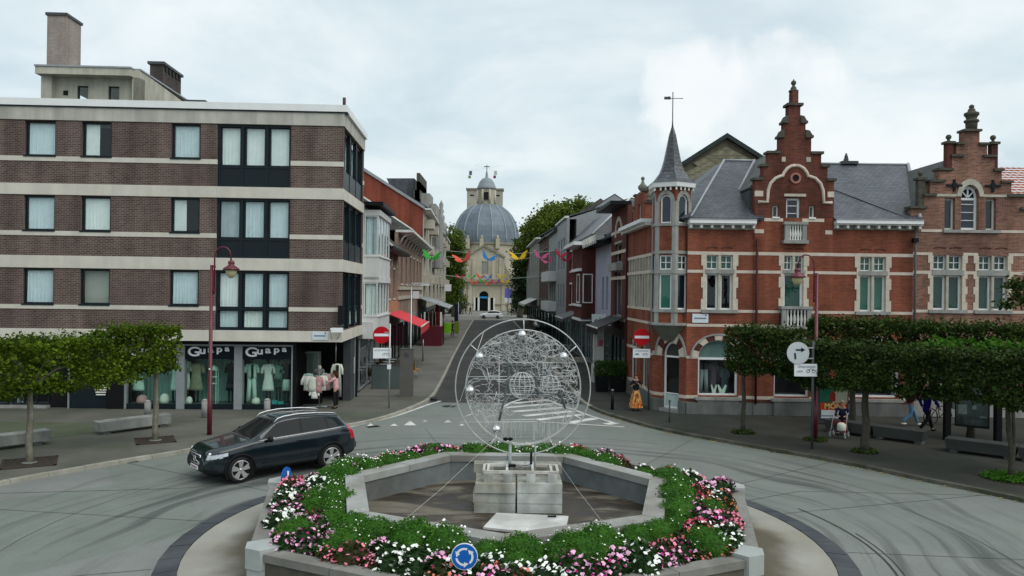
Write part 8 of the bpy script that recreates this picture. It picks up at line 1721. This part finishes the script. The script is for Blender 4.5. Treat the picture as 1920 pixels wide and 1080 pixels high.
# BICYCLE behind the walking man
def bicycle(lab,x,y,rz,z=0):
 t=thing('bicycle',lab,'bicycle',(x,y,z),None,rz);K=MT['black']
 for wx in(-.52,.52):
  m=MB();m.tube([(wx+.34*math.cos(a),0,.35+.34*math.sin(a))for a in[2*PI*k/28 for k in range(28)]],.02,6,closed=True);w=m.build('wheel',K,t,local=True);m=MB()
  for k in range(10):a=2*PI*k/10;m.tube([(wx,0,.35),(wx+.33*math.cos(a),0,.35+.33*math.sin(a))],.003,3)
  o=m.build('spokes',MT['steel'],w,local=True,kind='stuff')
 m=MB()
 for p,q_ in(((-.52,0,.35),(-.08,0,.33)),((-.08,0,.33),(-.2,0,.82)),((-.52,0,.35),(-.18,0,.75)),((-.2,0,.75),(.36,0,.82)),((-.08,0,.33),(.36,0,.72)),((.34,0,.95),(.52,0,.35))):m.tube([p,q_],.018,6)
 m.build('frame',K,t,local=True);m=MB();m.tube([(.34,0,.95),(.30,0,1.05),(.30,.28,1.05)],.013,6);m.tube([(.30,0,1.05),(.30,-.28,1.05)],.013,6);m.build('handlebar',MT['steel'],t,local=True);m=MB();m.sphere((-.22,0,.88),.12,8,sx=1.1,sy=.6,sz=.35);m.build('saddle',K,t,local=True)
 m=MB();m.box(.38,.66,-.17,.17,.72,.95);m.build('basket',MT['dgrey'],t,local=True)
bicycle('black bicycle leaning beside the notice board at the right',17.6,31.6,.25)
# PEOPLE
def skin_body(name,mat,par,J,E_,Rr,root=0,sub=2):
 me=bpy.data.meshes.new(name);me.from_pydata([tuple(v)for v in J],E_,[]);o=bpy.data.objects.new(name,me);COL.objects.link(o)
 md=o.modifiers.new('s','SKIN');md.use_smooth_shade=True;sv=me.skin_vertices[0].data
 for i,r in enumerate(Rr):sv[i].radius=r if isinstance(r,tuple)else(r,r);sv[i].use_root=(i==root)
 ms=o.modifiers.new('u','SUBSURF');ms.levels=sub;ms.render_levels=sub
 dg=bpy.context.evaluated_depsgraph_get();dg.update();nm=bpy.data.meshes.new_from_object(o.evaluated_get(dg));bpy.data.objects.remove(o)
 for p in nm.polygons:p.use_smooth=True
 nm.materials.clear();nm.materials.append(mat);q=bpy.data.objects.new(name,nm);COL.objects.link(q);q.parent=par;return q
SK=M('skin',(.42,.24,.17),.6,.05,6,0)
def person(lab,x,y,rz,top,legs,shoes=(.02,.02,.02),hair=(.03,.02,.015),pose='stand',H=1.68,sleeves='long',skirt=None,hairlen=.0,z=0,long_coat=False,arms=None,grp=None,female=False,brim=False):
 """+y is forward in the figure's own axes"""
 t=thing('person',lab,'person',(x,y,z),grp,rz);k=H/1.75;sw=.185 if female else.205
 def S(v):return Vector(v)*k
 if pose=='sit':hip=Vector((0,0,.52));knees=[Vector((-.12,.42,.50)),Vector((.12,.42,.50))];feet=[Vector((-.13,.46,.07)),Vector((.13,.46,.07))];lean=.06
 elif pose=='walk':hip=Vector((0,0,.92));knees=[Vector((-.10,.20,.52)),Vector((.10,-.06,.50))];feet=[Vector((-.10,.34,.08)),Vector((.10,-.42,.13))];lean=.04
 elif pose=='reach':hip=Vector((0,0,.90));knees=[Vector((-.10,.04,.49)),Vector((.10,.0,.49))];feet=[Vector((-.11,-.02,.08)),Vector((.12,.03,.08))];lean=.05
 else:hip=Vector((0,0,.92));knees=[Vector((-.10,.02,.5)),Vector((.10,.03,.5))];feet=[Vector((-.12,-.02,.08)),Vector((.12,.0,.08))];lean=.0
 ch=hip+Vector((0,lean*.7,.34));nk=hip+Vector((0,lean,.56));hd=hip+Vector((0,lean+.03,.72));tp=hip+Vector((0,lean+.035,.80))
 sh=[nk+Vector((-sw,0,-.08)),nk+Vector((sw,0,-.08))]
 A=arms or{'stand':[((-.27,.0,-.34),(-.25,.10,-.58)),((.27,.0,-.34),(.25,.10,-.58))],'walk':[((-.27,-.12,-.32),(-.24,-.04,-.56)),((.27,.12,-.30),(.24,.28,-.50))],'sit':[((-.27,.10,-.28),(-.14,.33,-.30)),((.27,.10,-.28),(.16,.34,-.30))],'reach':[((-.25,.18,-.22),(-.16,.42,-.16)),((.25,.20,-.25),(.12,.42,-.24))]}[pose]
 J=[hip,ch,nk,hd,tp];E_=[(0,1),(1,2),(2,3),(3,4)];Rr=[(.135,.10),(.145,.10),(.055,.055),(.085,.095),(.06,.07)]
 hand=[]
 for i in(0,1):
  b=len(J);el,wr=nk+Vector(A[i][0]),nk+Vector(A[i][1]);J+=[sh[i],el,wr,wr+(wr-el).normalized()*.08];E_+=[(2,b),(b,b+1),(b+1,b+2),(b+2,b+3)];Rr+=[.055,.043,.028,(.036,.018)];hand.append((wr,(wr-el).normalized(),b+3))
  for f in range(4):q_=len(J);d_=hand[i][1];sd=d_.cross(Vector((0,0,1))).normalized();base=wr+d_*.09+sd*(f-1.5)*.02;J+=[base,base+d_*(.06,.07,.065,.05)[f]+Vector((0,0,-.012))];E_+=[(b+3,q_),(q_,q_+1)];Rr+=[.010,.008]
  q_=len(J);J+=[wr+hand[i][1]*.04+Vector((-1 if i else 1,0,0))*.035,wr+hand[i][1]*.085+Vector((-1 if i else 1,.0,0))*.05];E_+=[(b+2,q_),(q_,q_+1)];Rr+=[.012,.009]
 for i in(0,1):
  b=len(J);hp=hip+Vector((-.09 if i==0 else.09,0,-.03));J+=[hp,knees[i],feet[i],feet[i]+Vector((0,.14,-.04))];E_+=[(0,b),(b,b+1),(b+1,b+2),(b+2,b+3)];Rr+=[.088,.058,.040,(.042,.03)]
 skin_body('body',SK,t,[S(v)for v in J],E_,[tuple(a*k for a in r)if isinstance(r,tuple)else r*k for r in Rr])
 cl=lambda nm,c:M(nm+'_cloth_%02x%02x%02x'%tuple(int(q*255)for q in c),c,.9,.12,8,.1)
 J=[hip+Vector((0,0,-.04 if not long_coat else-.22)),hip+Vector((0,0,.1)),ch,nk+Vector((0,0,-.03))];E_=[(0,1),(1,2),(2,3)];Rr=[(.165,.125)if not long_coat else(.19,.15),(.155,.12),(.17,.125),(.075,.07)]
 for i in(0,1):
  b=len(J);el,wr=nk+Vector(A[i][0]),nk+Vector(A[i][1]);J+=[sh[i],el]+([wr]if sleeves=='long' else[]);E_+=[(3,b),(b,b+1)]+([(b+1,b+2)]if sleeves=='long' else[]);Rr+=[.075,.060]+([.045]if sleeves=='long' else[])
 skin_body('top',cl('top',top),t,[S(v)for v in J],E_,[tuple(a*k for a in r)if isinstance(r,tuple)else r*k for r in Rr])
 if skirt:
  m=MB();n=28;rows=[]
  for zz_,r in((hip.z+.06,.15),(hip.z-.08,.19),(hip.z-.35,.25),(.16,.33)):rows.append([((r*(1+.07*math.sin(7*a)*(1 if zz_<.8 else 0)))*math.cos(a)*k,r*.72*math.sin(a)*k,zz_*k)for a in[2*PI*j/n for j in range(n)]])
  m.grid(rows,cv=True);m.build('skirt',skirt,t,local=True)
 else:
  J=[hip+Vector((0,0,.05)),hip];E_=[(0,1)];Rr=[(.150,.115),(.150,.12)]
  for i in(0,1):b=len(J);J+=[hip+Vector((-.09 if i==0 else.09,0,-.05)),knees[i],feet[i]+Vector((0,0,.03))];E_+=[(1,b),(b,b+1),(b+1,b+2)];Rr+=[.105,.078,.066]
  skin_body('trousers',cl('trousers',legs),t,[S(v)for v in J],E_,[tuple(a*k for a in r)if isinstance(r,tuple)else r*k for r in Rr])
 for i in(0,1):m=MB();f=S(feet[i]);m.sphere((f.x,f.y+.07*k,max(.045,f.z-.03)),.13*k,10,sx=.42,sy=1.05,sz=.38);m.build('shoe',cl('shoe',shoes),t,local=True)
 h=S(hd);m=MB();hm=cl('hair',hair);m.sphere((h.x,h.y-.015,h.z+.045*k),.112*k,14,sx=.92,sy=1.02,sz=.98)
 m.v=[(a,b,c)if not(b>h.y+.045*k and c<h.z+.06*k)else(a,h.y+.045*k,c)for a,b,c in m.v];m.build('hair',hm,t,local=True)
 if hairlen:m=MB();m.tube([(h.x,h.y-.05*k,h.z+.05*k),(h.x,h.y-.10*k,h.z-.08*k),(h.x,h.y-.09*k,h.z-hairlen)],[.09*k,.10*k,.05*k],10);m.build('long_hair',hm,t,local=True)
 m=MB();m.sphere((h.x,h.y+.098*k,h.z+.0*k),.016*k,6,sz=1.4);m.build('nose',SK,t,local=True)
 for i in(-1,1):m=MB();m.sphere((h.x+i*.032*k,h.y+.083*k,h.z+.022*k),.011*k,6);m.build('eye',MT['ink'],t,local=True);m=MB();m.sphere((h.x+i*.088*k,h.y-.005,h.z),.022*k,6,sx=.4);m.build('ear',SK,t,local=True)
 m=MB();m.box(h.x-.025*k,h.x+.025*k,h.y+.085*k,h.y+.092*k,h.z-.045*k,h.z-.037*k);m.build('mouth',M('lips',(.30,.08,.07),.6,.1,3),t,local=True)
 return t
def patterned():
 m=bpy.data.materials.new('patterned_skirt');m.use_nodes=True;nt=m.node_tree;L=nt.links;b=nt.nodes['Principled BSDF'];b.inputs['Roughness'].default_value=.9;tc=_n(nt,'ShaderNodeTexCoord');mp=_n(nt,'ShaderNodeMapping');mp.inputs['Scale'].default_value=(16,16,5);L.new(tc.outputs['Object'],mp.inputs[0])
 v=_n(nt,'ShaderNodeTexNoise');v.inputs['Scale'].default_value=1;v.inputs['Detail'].default_value=1;L.new(mp.outputs[0],v.inputs['Vector']);r=_n(nt,'ShaderNodeValToRGB');r.color_ramp.interpolation='CONSTANT';el=r.color_ramp.elements
 for _ in range(3):el.new(.5)
 for e,(p,c)in zip(el,((0,(.10,.03,.015)),(.38,(.50,.10,.015)),(.5,(.48,.20,.03)),(.58,(.55,.45,.20)),(.66,(.10,.09,.04)))):e.position=p;e.color=(*c,1)
 L.new(v.outputs[0],r.inputs[0]);L.new(r.outputs[0],b.inputs['Base Color']);return m
p=G(1192,770);person('woman in black top and long orange patterned skirt standing at the right corner',p.x,p.y,PI*.95,(.015,.012,.015),(.1,.05,.03),hair=(.10,.035,.015),H=1.62,sleeves='short',skirt=patterned(),hairlen=.18,female=True,arms=[((-.26,.02,-.30),(-.10,.24,-.14)),((.25,.02,-.32),(.14,.22,-.22))])
person('person in a pink top browsing the clothes rack at the shop entrance',at(632,765,34.2).x,34.0,PI*.42,(.62,.36,.36),(.012,.012,.015),hair=(.05,.02,.012),pose='reach',H=1.66,female=True,hairlen=.2)
person('man in a deep blue jacket and dark trousers walking on the right pavement',16.15,30.0,-PI*.42,(.012,.010,.14),(.012,.014,.018),pose='walk',H=1.78,hair=(.25,.23,.2),long_coat=True)
person('person in light blue jeans and white shoes walking behind the man in blue',16.25,31.4,-PI*.5,(.10,.03,.03),(.12,.26,.42),shoes=(.75,.75,.72),pose='walk',H=1.70)
seat=Vector((12.62,29.42));person('elderly person in navy jacket and red trousers seated on the bench behind a rollator',seat.x,seat.y,2.72,(.015,.017,.04),(.16,.012,.03),hair=(.25,.20,.14),pose='sit',H=1.62)
t=thing('rollator','red and white rollator with a pale bag in front of the seated person','rollator',(12.22,28.72,0),None,2.5)
FRM=M('rollator_frame',(.42,.32,.32),.4,.1,4,0)
for i in(-1,1):
 for(yy)in(-.22,.28):
  m=MB();m.tube([(i*.26+.0,yy+.09*math.cos(a),.10+.09*math.sin(a))for a in[2*PI*k/16 for k in range(16)]],.022,6,closed=True);m.tube([(i*.26-.02,yy,.1),(i*.26+.02,yy,.1)],.03,8);m.build('wheel',MT['grey'],t,local=True)
 m=MB();m.tube([(i*.26,-.22,.12),(i*.25,.05,.5),(i*.24,-.18,.86),(i*.24,-.34,.88)],.014,6);m.tube([(i*.26,.28,.12),(i*.25,.05,.5)],.014,6);m.build('side_frame',FRM,t,local=True)
m=MB();m.tube([(-.25,.05,.50),(.25,.05,.50)],.014,6);m.tube([(-.26,.24,.2),(.26,.24,.2)],.012,6);m.build('crossbar',FRM,t,local=True);m=MB();m.box(-.2,.2,-.05,.18,.50,.55);m.build('seat',MT['red'],t,local=True);m=MB();m.lathe([(.12,0),(.16,.05),(.15,.25),(.08,.3)],(-.14,.30,.28),10);m.build('bag',GARM['cream'],t,local=True)
pp_=G(848,631);person('person in dark clothes walking away beside the green stands',pp_.x,pp_.y,.1,(.025,.03,.03),(.015,.015,.02),pose='walk',H=1.75)
for u,v,lab in((873,587,'person standing farthest left before the church'),(882,590,'person walking nearer the street before the church')):q=G(u,v);person(lab,q.x,q.y,.6,(.03,.03,.035),(.02,.02,.03),H=1.72,pose='walk' if u>880 else 'stand')
# CLOTHES RACKS at the shop entrance
D=34.3;t=thing('clothes_rack','round chrome rack of cream and pink tops at the shop entrance','clothes rack',(at(605,760,D).x,D,0));x=at(608,0,D).x
m=MB();m.tube([(x,D,.05),(x,D,1.62)],.02,6);m.tube([(x-.5,D-.3,.05),(x+.5,D+.3,.05)],.02,6);m.tube([(x-.4,D+.2,.05),(x+.4,D-.2,.05)],.02,6);m.tube([(x+.55*math.cos(a),D+.4*math.sin(a),1.45)for a in[2*PI*k/20 for k in range(20)]],.012,5,closed=True);m.build('frame',MT['steel'],t)
FDD=Fac((0,D),(1,0));rd=random.Random(2)
for k,(dx,dy,mt,z1_,z0_,w_)in enumerate(((-.42,-.3,'white',1.42,.78,.42),(-.18,-.42,'cream',1.40,.75,.42),(.05,-.42,'pinkg',1.42,.70,.36),(.22,-.36,'cream',1.45,.80,.34),(.38,-.2,'pinkg',1.48,.8,.34),(-.5,.0,'mint',1.5,.8,.34),(.5,.1,'cream',1.5,.85,.34),(0,.4,'mint',1.5,.8,.4),(-.1,-.44,'white',.78,.45,.3))):garment(t,FDD,x+dx,z0_,z1_,w_,-dy,GARM[mt],'top')
q=x-.05;m=MB();m.sphere((q,D+.2,1.75),.09,8,sz=1.2);m.tube([(q,D+.2,1.45),(q,D+.2,1.7)],.04,6);m.build('mannequin_head',GARM['cream'],t);garment(t,FDD,q,1.45,1.68,.3,-.2,M('grey_scarf',(.25,.25,.24),.9,.2,6),'top','scarf')
x2=at(641,0,D).x;t=thing('clothes_form','grey and cream outfit hanging at the corner post of the shop entrance','hanging outfit',(x2,D,.8));garment(t,FDD,x2,1.15,1.95,.36,.0,GARM['cream'],'top','cardigan');garment(t,FDD,x2+.08,.5,1.35,.3,.1,M('grey_scarf'),'skirt','skirt');m=MB();FDD.box(m,x2-.02,x2+.1,1.1,1.9,.12,.16);m.build('dark_vest',GARM['darkg'],t)
# CARS
def lerp_tab(tab,x):
 for(a,va),(b,vb)in zip(tab,tab[1:]):
  if x<=b:t=(x-a)/(b-a)if b>a else 0;t=max(0,min(1,t));return va+(vb-va)*t
 return tab[-1][1]
def smooth_tab(tab,x,h=.06):return sum(lerp_tab(tab,x+k*h/2)for k in(-2,-1,0,1,2))/5
SUV=dict(L=4.63,zt=[(0,.66),(.03,.80),(.10,.90),(.30,.985),(1.25,1.13),(1.35,1.17),(2.05,1.565),(2.3,1.625),(2.7,1.655),(3.4,1.63),(3.95,1.565),(4.10,1.52),(4.45,1.14),(4.55,1.02),(4.63,.70)],zb=[(0,.40),(.1,.26),(.5,.22),(4.1,.24),(4.5,.34),(4.63,.48)],
yw=[(0,.56),(.06,.70),(.18,.81),(.45,.895),(.9,.935),(2.3,.945),(3.9,.94),(4.3,.90),(4.5,.84),(4.63,.72)],yt=[(0,.45),(.3,.66),(1.2,.76),(1.35,.74),(2.1,.60),(2.6,.62),(3.6,.61),(4.1,.58),(4.45,.66),(4.63,.55)],zs=[(0,.58),(.1,.76),(.3,.90),(1.2,1.05),(1.5,1.08),(3.3,1.145),(4.1,1.19),(4.45,1.06),(4.63,.64)])
HAT=dict(L=4.36,zt=[(0,.60),(.03,.72),(.12,.82),(.35,.92),(1.15,1.05),(1.3,1.12),(1.95,1.50),(2.3,1.56),(2.8,1.57),(3.4,1.52),(3.75,1.44),(4.15,1.05),(4.28,.95),(4.36,.62)],zb=SUV['zb'][:-2]+[(4.25,.3),(4.36,.46)],yw=[(0,.55),(.06,.68),(.2,.79),(.5,.86),(2.2,.90),(3.7,.89),(4.1,.85),(4.36,.68)],yt=[(0,.45),(.3,.64),(1.15,.72),(1.3,.70),(2,.58),(3.3,.57),(3.8,.56),(4.2,.62),(4.36,.5)],zs=[(0,.5),(.1,.68),(.35,.84),(1.15,.97),(1.5,1.0),(3.4,1.06),(3.9,1.08),(4.2,.96),(4.36,.56)])
def car(name,lab,cat,T,x,y,rz,z,paint,wheelx=(.90,3.675),wr=.365,glass=None,detail=True,ns=240,frontsteer=.0,rear_low=.34,front_low=.40):
 """front of the car at local +x; body skinned over cross-sections, faces sorted into parts"""
 t=thing(name,lab,cat,(x,y,z),None,rz);L=T['L'];NP=60 if detail else 30
 def section(xx):
  zt,zb,yw,yt,zs=(smooth_tab(T[k],xx)for k in('zt','zb','yw','yt','zs'));zs=min(zs,zt-.02);h=zs-zb
  K=[(0,zb),(yw*.80,zb),(yw*.955,zb+.05),(yw*.985,zb+.22*h),(yw,zb+.50*h),(yw*1.0,zb+.78*h),(yw*.965,zs),(yw*.955,zs+.015)]
  g=zt-zs;K+=[(yw*.94+(yt-yw*.94)*.06,zs+.06*g+.01),(yt+(yw*.94-yt)*.10,zt-.16*g-.005),(yt*.93,zt-.05*g),(yt*.6,zt-.012*g),(0,zt)]
  out=[];N=NP;seg=len(K)-1;wts=[2,1,3,5,5,4,1,1,10,3,4,5];tot=sum(wts)
  for s in range(seg):
   n=max(1,round(wts[s]*N/tot))
   for j in range(n):u=j/n;p0,p1,p2,p3=K[max(0,s-1)],K[s],K[s+1],K[min(seg,s+2)];out.append(tuple(p1[c]+(p2[c]-p1[c])*u for c in(0,1)))
  out.append(K[-1])
  for _ in range(2):out=[out[0]]+[tuple(.25*out[i-1][c]+.5*out[i][c]+.25*out[i+1][c]for c in(0,1))for i in range(1,len(out)-1)]+[out[-1]]
  return out,zs,zt
 xs=[L*i/ns for i in range(ns+1)];SEC=[section(q)for q in xs];n=len(SEC[0][0])
 parts={};
 def put(kind,quad,side):
  m=parts.setdefault(kind,MB());q=[(L/2-a,s_*b,c)for a,b,c in quad for s_ in(side,)];m.face(q if side<0 else q[::-1],True)
 A0,A1=T.get('dlo',(1.52,4.02))if T is SUV else(1.42,3.72)
 for i in range(ns):
  for j in range(n-1):
   a,b,c,d=SEC[i][0][j],SEC[i+1][0][j],SEC[i+1][0][j+1],SEC[i][0][j+1];xm=(xs[i]+xs[i+1])/2;zm=(a[1]+b[1]+c[1]+d[1])/4;ym=(a[0]+b[0]+c[0]+d[0])/4
   zs,zt=SEC[i][1],SEC[i][2];yt_=smooth_tab(T['yt'],xm);quad=[(xs[i],*a),(xs[i+1],*b),(xs[i+1],*c),(xs[i],*d)]
   kind='body';inside=False
   for wx in wheelx:
    if(xm-wx)**2+(zm-wr)**2<(wr+.055)**2 and ym>.45:inside=True
   if inside:continue
   ztop=zt
   lo=zs+.045;hi=zt-.085;xf=A0+(zm-1.12)*1.45;xr=A1+.28-(zm-1.1)*.85
   if lo<zm<hi and ym>yt_*.90 and xf<xm<xr and xm<A1+.25:kind='side_window'
   if kind=='side_window' and abs(xm-2.72-(zm-1.1)*.12)<.035:kind='pillar'
   if kind=='side_window' and detail and abs(xm-3.62+(zm-1.1)*.1)<.03:kind='pillar'
   if 1.30<xm<2.03 and ym<yt_*.93+(0.02)and kind=='body' and zm>zs+.03:kind='windscreen'
   if T['L']-.52<xm<T['L']-.20 and ym<yt_*.90 and zm>zs+.02:kind='rear_window'
   if zm<(.36 if.3<xm<L-.3 else.44)and kind=='body':kind='lower_trim'
   if detail:
    if.02<xm<.62 and.70+xm*.13<zm<.795+xm*.17 and.03<xm<.56 and ym>.52+.1*(xm<.1):kind='headlight'
    if xm<.10 and ym<.42 and.52<zm<.80:kind='grille'
    if xm<.16 and.30<zm<.47 and ym<.62:kind='grille'
    if xm>L-.34 and 1.0<zm<1.42 and ym>yt_*.80:kind='tail_light'
    if xm>L-.28 and.82<zm<=1.02 and ym>.70:kind='tail_light'
   elif xm>L-.22 and.75<zm<.95 and ym>.55:kind='tail_light'
   if kind in('windscreen','rear_window','body','grille','lower_trim'):put(kind,quad,-1);put(kind,quad,1)
   else:put((kind,-1),quad,-1);put((kind,1),quad,1)
 for i in(0,ns):
  ring_=[(L/2-xs[i],b,c)for b,c in SEC[i][0]]+[(L/2-xs[i],-b,c)for b,c in SEC[i][0][::-1]];parts.setdefault('body' if i or not detail else 'grille',MB()).face(ring_ if i else ring_[::-1])
 GLC=glass or M('car_glass',(.006,.010,.011),.08,.05,2,0,spec=.14);mats=dict(body=paint,windscreen=GLC,rear_window=GLC,side_window=GLC,pillar=MT['black'],lower_trim=M('black_plastic',(.012,.012,.013),.5,.1,5,0),headlight=M('headlight_glass',(.45,.49,.53),.12,.2,6,0,spec=.8),tail_light=M('tail_red',(.45,.01,.03),.2,.1,4,0,spec=.7),grille=M('grille_black',(.01,.01,.011),.4,.1,5,0))
 for kd,m in parts.items():kn=kd if isinstance(kd,str)else kd[0];m.build(kn,mats[kn],t,local=True)
 RM=M('alloy_rim',(.50,.50,.50),.3,.1,5,0,metal=.6);TY_=M('tyre',(.018,.018,.019),.75,.15,8,.2)
 for wx in wheelx:
  for s_ in(-1,1):
   yo=smooth_tab(T['yw'],wx)*s_-.0;lx=L/2-wx;w=.235;rows=[];st=frontsteer if wx==wheelx[0]else 0;tr=Matrix.Translation((lx,yo-s_*w*.5,wr))@Matrix.Rotation(st,4,'Z')
   def T_(m):m.v=[tuple(tr@Vector(v))for v in m.v];return m
   m=MB();m.lathe([(.62*wr,-w/2),(.94*wr,-w/2),(wr,-w*.34),(wr,w*.34),(.94*wr,w/2),(.62*wr,w/2),(.60*wr,0)],(0,0,0),32,'Y');tyre=T_(m).build('wheel',TY_,t,local=True)
   m=MB();o_=s_*w*.5;m.lathe([(.70*wr,o_*.2),(.70*wr,o_*.98),(.745*wr,o_*1.04),(.67*wr,o_*1.02),(.65*wr,o_*.3)],(0,0,0),28,'Y');
   if detail:
    for k in range(5):
     a=2*PI*k/5+.3
     for da in(-.17,.17):
      c0,c1=Vector((.10*wr*math.cos(a),o_*.80,.10*wr*math.sin(a))),Vector((.68*wr*math.cos(a+da),o_*.97,.68*wr*math.sin(a+da)));dr=(c1-c0).normalized();pr_=dr.cross(Vector((0,1,0)));m.obox((c0+c1)/2,dr,Vector((0,1,0)),pr_,(c1-c0).length/2,.018,.034)
    m.lathe([(.15*wr,o_*.7),(.15*wr,o_*.95),(.001,o_*1.0)],(0,0,0),12,'Y')
   T_(m).build('rim',RM,tyre,local=True)
   m=MB();m.lathe([(.60*wr,o_*.1),(.001,o_*.12)],(0,0,0),20,'Y');T_(m).build('brake_disc',MT['dgrey'],tyre,local=True)
   m=MB();m.lathe([(wr+.075,-s_*.30),(wr+.075,s_*.02)],(lx,yo-s_*.03,wr),24,'Y');m.v=[v if v[2]>.15 else(v[0],v[1],.15)for v in m.v];m.face([(lx+(wr+.075)*math.cos(a),yo-s_*.33,max(.15,wr+(wr+.075)*math.sin(a)))for a in[2*PI*k/24 for k in range(24)]]);m.build('wheel_well',MT['black'],t,local=True)
   m=MB();yy=yo+s_*.004;m.tube([(lx+(wr+.062)*math.cos(a),yy,wr+(wr+.062)*math.sin(a))for a in[PI*(-.08+1.16*k/20)for k in range(21)]],.022,6);m.build('arch_lip',mats['lower_trim']if detail else paint,t,local=True)
 if not detail:return t
 CHR=M('bright_trim',(.60,.62,.64),.25,.05,5,0,metal=.7)
 for s_ in(-1,1):
  P_3=lambda xx,f,o=.0:Vector((L/2-xx,s_*(smooth_tab(T['yw'],xx)*f+o),0))
  m=MB();pts=[]
  for k in range(20):xx=1.42+2.72*k/19;q=P_3(xx,.955,.006);q.z=smooth_tab(T['zs'],xx)+.022;pts.append(q)
  m.tube(pts,.010,5);m.build('window_trim',CHR,t,local=True)
  m=MB();pts=[]
  for k in range(20):xx=2.0+2.05*k/19;y_=smooth_tab(T['yt'],xx)*.98;z_=smooth_tab(T['zt'],xx)+(.035 if 0<k<19 else-.03);pts.append((L/2-xx,s_*y_,z_))
  m.tube(pts,.018,6);m.build('roof_rail',CHR,t,local=True)
  q=P_3(1.68,1.0,.10);m=MB();m.sphere((q.x-.02,q.y,1.13),.12,12,sx=.62,sy=1.05,sz=.72);m.tube([(q.x,s_*.87,1.08),(q.x,q.y,1.10)],.03,6);m.build('wing_mirror',paint if False else MT['black'],t,local=True)
  for xx in(2.66,3.55):m=MB();q=P_3(xx,1.0,.012);m.box(q.x-.11,q.x+.11,min(q.y,q.y-s_*.03),max(q.y,q.y-s_*.03),.955,.985);m.build('door_handle',paint,t,local=True)
  for xs_ in((1.62,1.60,1.55),(2.72,2.70,2.72),(3.50,3.56,3.72)):
   m=MB();pts=[]
   for k,z_ in enumerate((.36,.60,.85,1.02)):
    xx=xs_[0]if k<2 else xs_[1];ii=min(range(ns+1),key=lambda i_:abs(xs[i_]-xx));sec=SEC[ii][0];jj=min(range(n),key=lambda j_:abs(sec[j_][1]-z_)+(9 if sec[j_][0]<.5 else 0));pts.append((L/2-xx,s_*(sec[jj][0]+.001),sec[jj][1]))
   m.tube(pts,.0045,4);m.build('door_seam',MT['black'],t,local=True)
  m=MB();pts=[(L/2-xx,s_*(smooth_tab(T['yw'],xx)*.992+.005),.47+.02*(xx-1.5))for xx in(1.5,2.0,2.7,3.2)];m.tube(pts,.012,5);m.build('side_moulding',mats['lower_trim'],t,local=True)
 m=MB();X0=L/2+.012;pr=[(-.36,.79),(.36,.79),(.30,.53),(-.30,.53)];m.tube([(X0-.02,a,b)for a,b in pr],.018,5,closed=True);m.build('grille_surround',CHR,t,local=True)
 for k in range(6):m=MB();zz_=.56+.04*k;m.box(X0-.03,X0-.012,-.31,.31,zz_,zz_+.010);m.build('grille_bar',MT['dgrey'],t,local=True)
 m=MB();m.tube([(X0-.008,.30,.56),(X0-.008,-.28,.76)],.013,4);m.tube([(X0,.075*math.cos(a),.66+.075*math.sin(a))for a in[2*PI*k/16 for k in range(16)]],.012,5,closed=True);m.build('badge',CHR,t,local=True)
 m=MB();m.box(X0-.0,X0+.02,-.26,.26,.385,.49);pl_=m.build('number_plate',MT['signwhite'],t,local=True);m=MB()
 for k in range(7):m.box(X0+.021,X0+.023,-.20+.058*k,-.165+.058*k,.41,.465)
 m.build('plate_lettering',M('plate_red_ink',(.25,.03,.05),.5,.05,3),pl_,local=True,kind='stuff')
 for s_ in(-1,1):m=MB();m.sphere((L/2-.17,s_*.64,.83),.055,10);m.build('lamp_lens',MT['signwhite'],t,local=True)
 return t
PNT=M('dark_blue_car_paint',(.003,.009,.014),.18,.1,1,0,spec=.4,coat=.8)
hx=Vector((-1.97,-2.21)).normalized();ang=math.atan2(hx.y,hx.x)
cA_,cB_=G(449,906,ROADZ),G(622,878,ROADZ);mid=Vector(((cA_.x+cB_.x)/2,(cA_.y+cB_.y)/2));hx=Vector((cA_.x-cB_.x,cA_.y-cB_.y)).normalized();ang=math.atan2(hx.y,hx.x);right=Vector((hx.y,-hx.x))
ctr=mid+right*.90-hx*(-(4.63/2-(.90+3.675)/2))*-1
suv=car('parked_suv','dark blue estate SUV with silver roof rails driving round the left of the island','car',SUV,ctr.x,ctr.y,ang,ROADZ,PNT,frontsteer=.06)
q=G(921,598,ROADZ);car('white_car','small white SUV crossing in front of the church at the end of the street','car',HAT,q.x,q.y+.8,PI*.98,ROADZ,M('white_car_paint',(.86,.88,.9),.3,.05,2,0,coat=.8),(.82,3.42),.33,detail=False,ns=110)
for u,v,lab,col in((1001,622,'dark car parked nearest on the right side of the street',(.01,.011,.013)),(994,606,'dark grey car parked further along the right side of the street',(.03,.032,.035))):q=G(u,v,0);car('parked_car',lab,'car',HAT,q.x+1.0,q.y+2,-PI/2+.04,0,M('paint_%d'%u,col,.3,.05,2,0,coat=.8),(.82,3.42),.33,detail=False,ns=80)
q=G(993,612,0);person('person in a pale pink top standing by the parked cars on the right',q.x+.6,q.y,PI,(.55,.30,.32),(.3,.3,.3),H=1.7)
_dg=bpy.context.evaluated_depsgraph_get()
for o in TEXTS:
 me=bpy.data.meshes.new_from_object(o.evaluated_get(_dg));n=bpy.data.objects.new('tmp',me);COL.objects.link(n);n.parent=o.parent;n.location=o.location;n.rotation_euler=o.rotation_euler;n.scale=o.scale
 nm=o.name.split('.')[0];bpy.data.objects.remove(o);n.name=nm
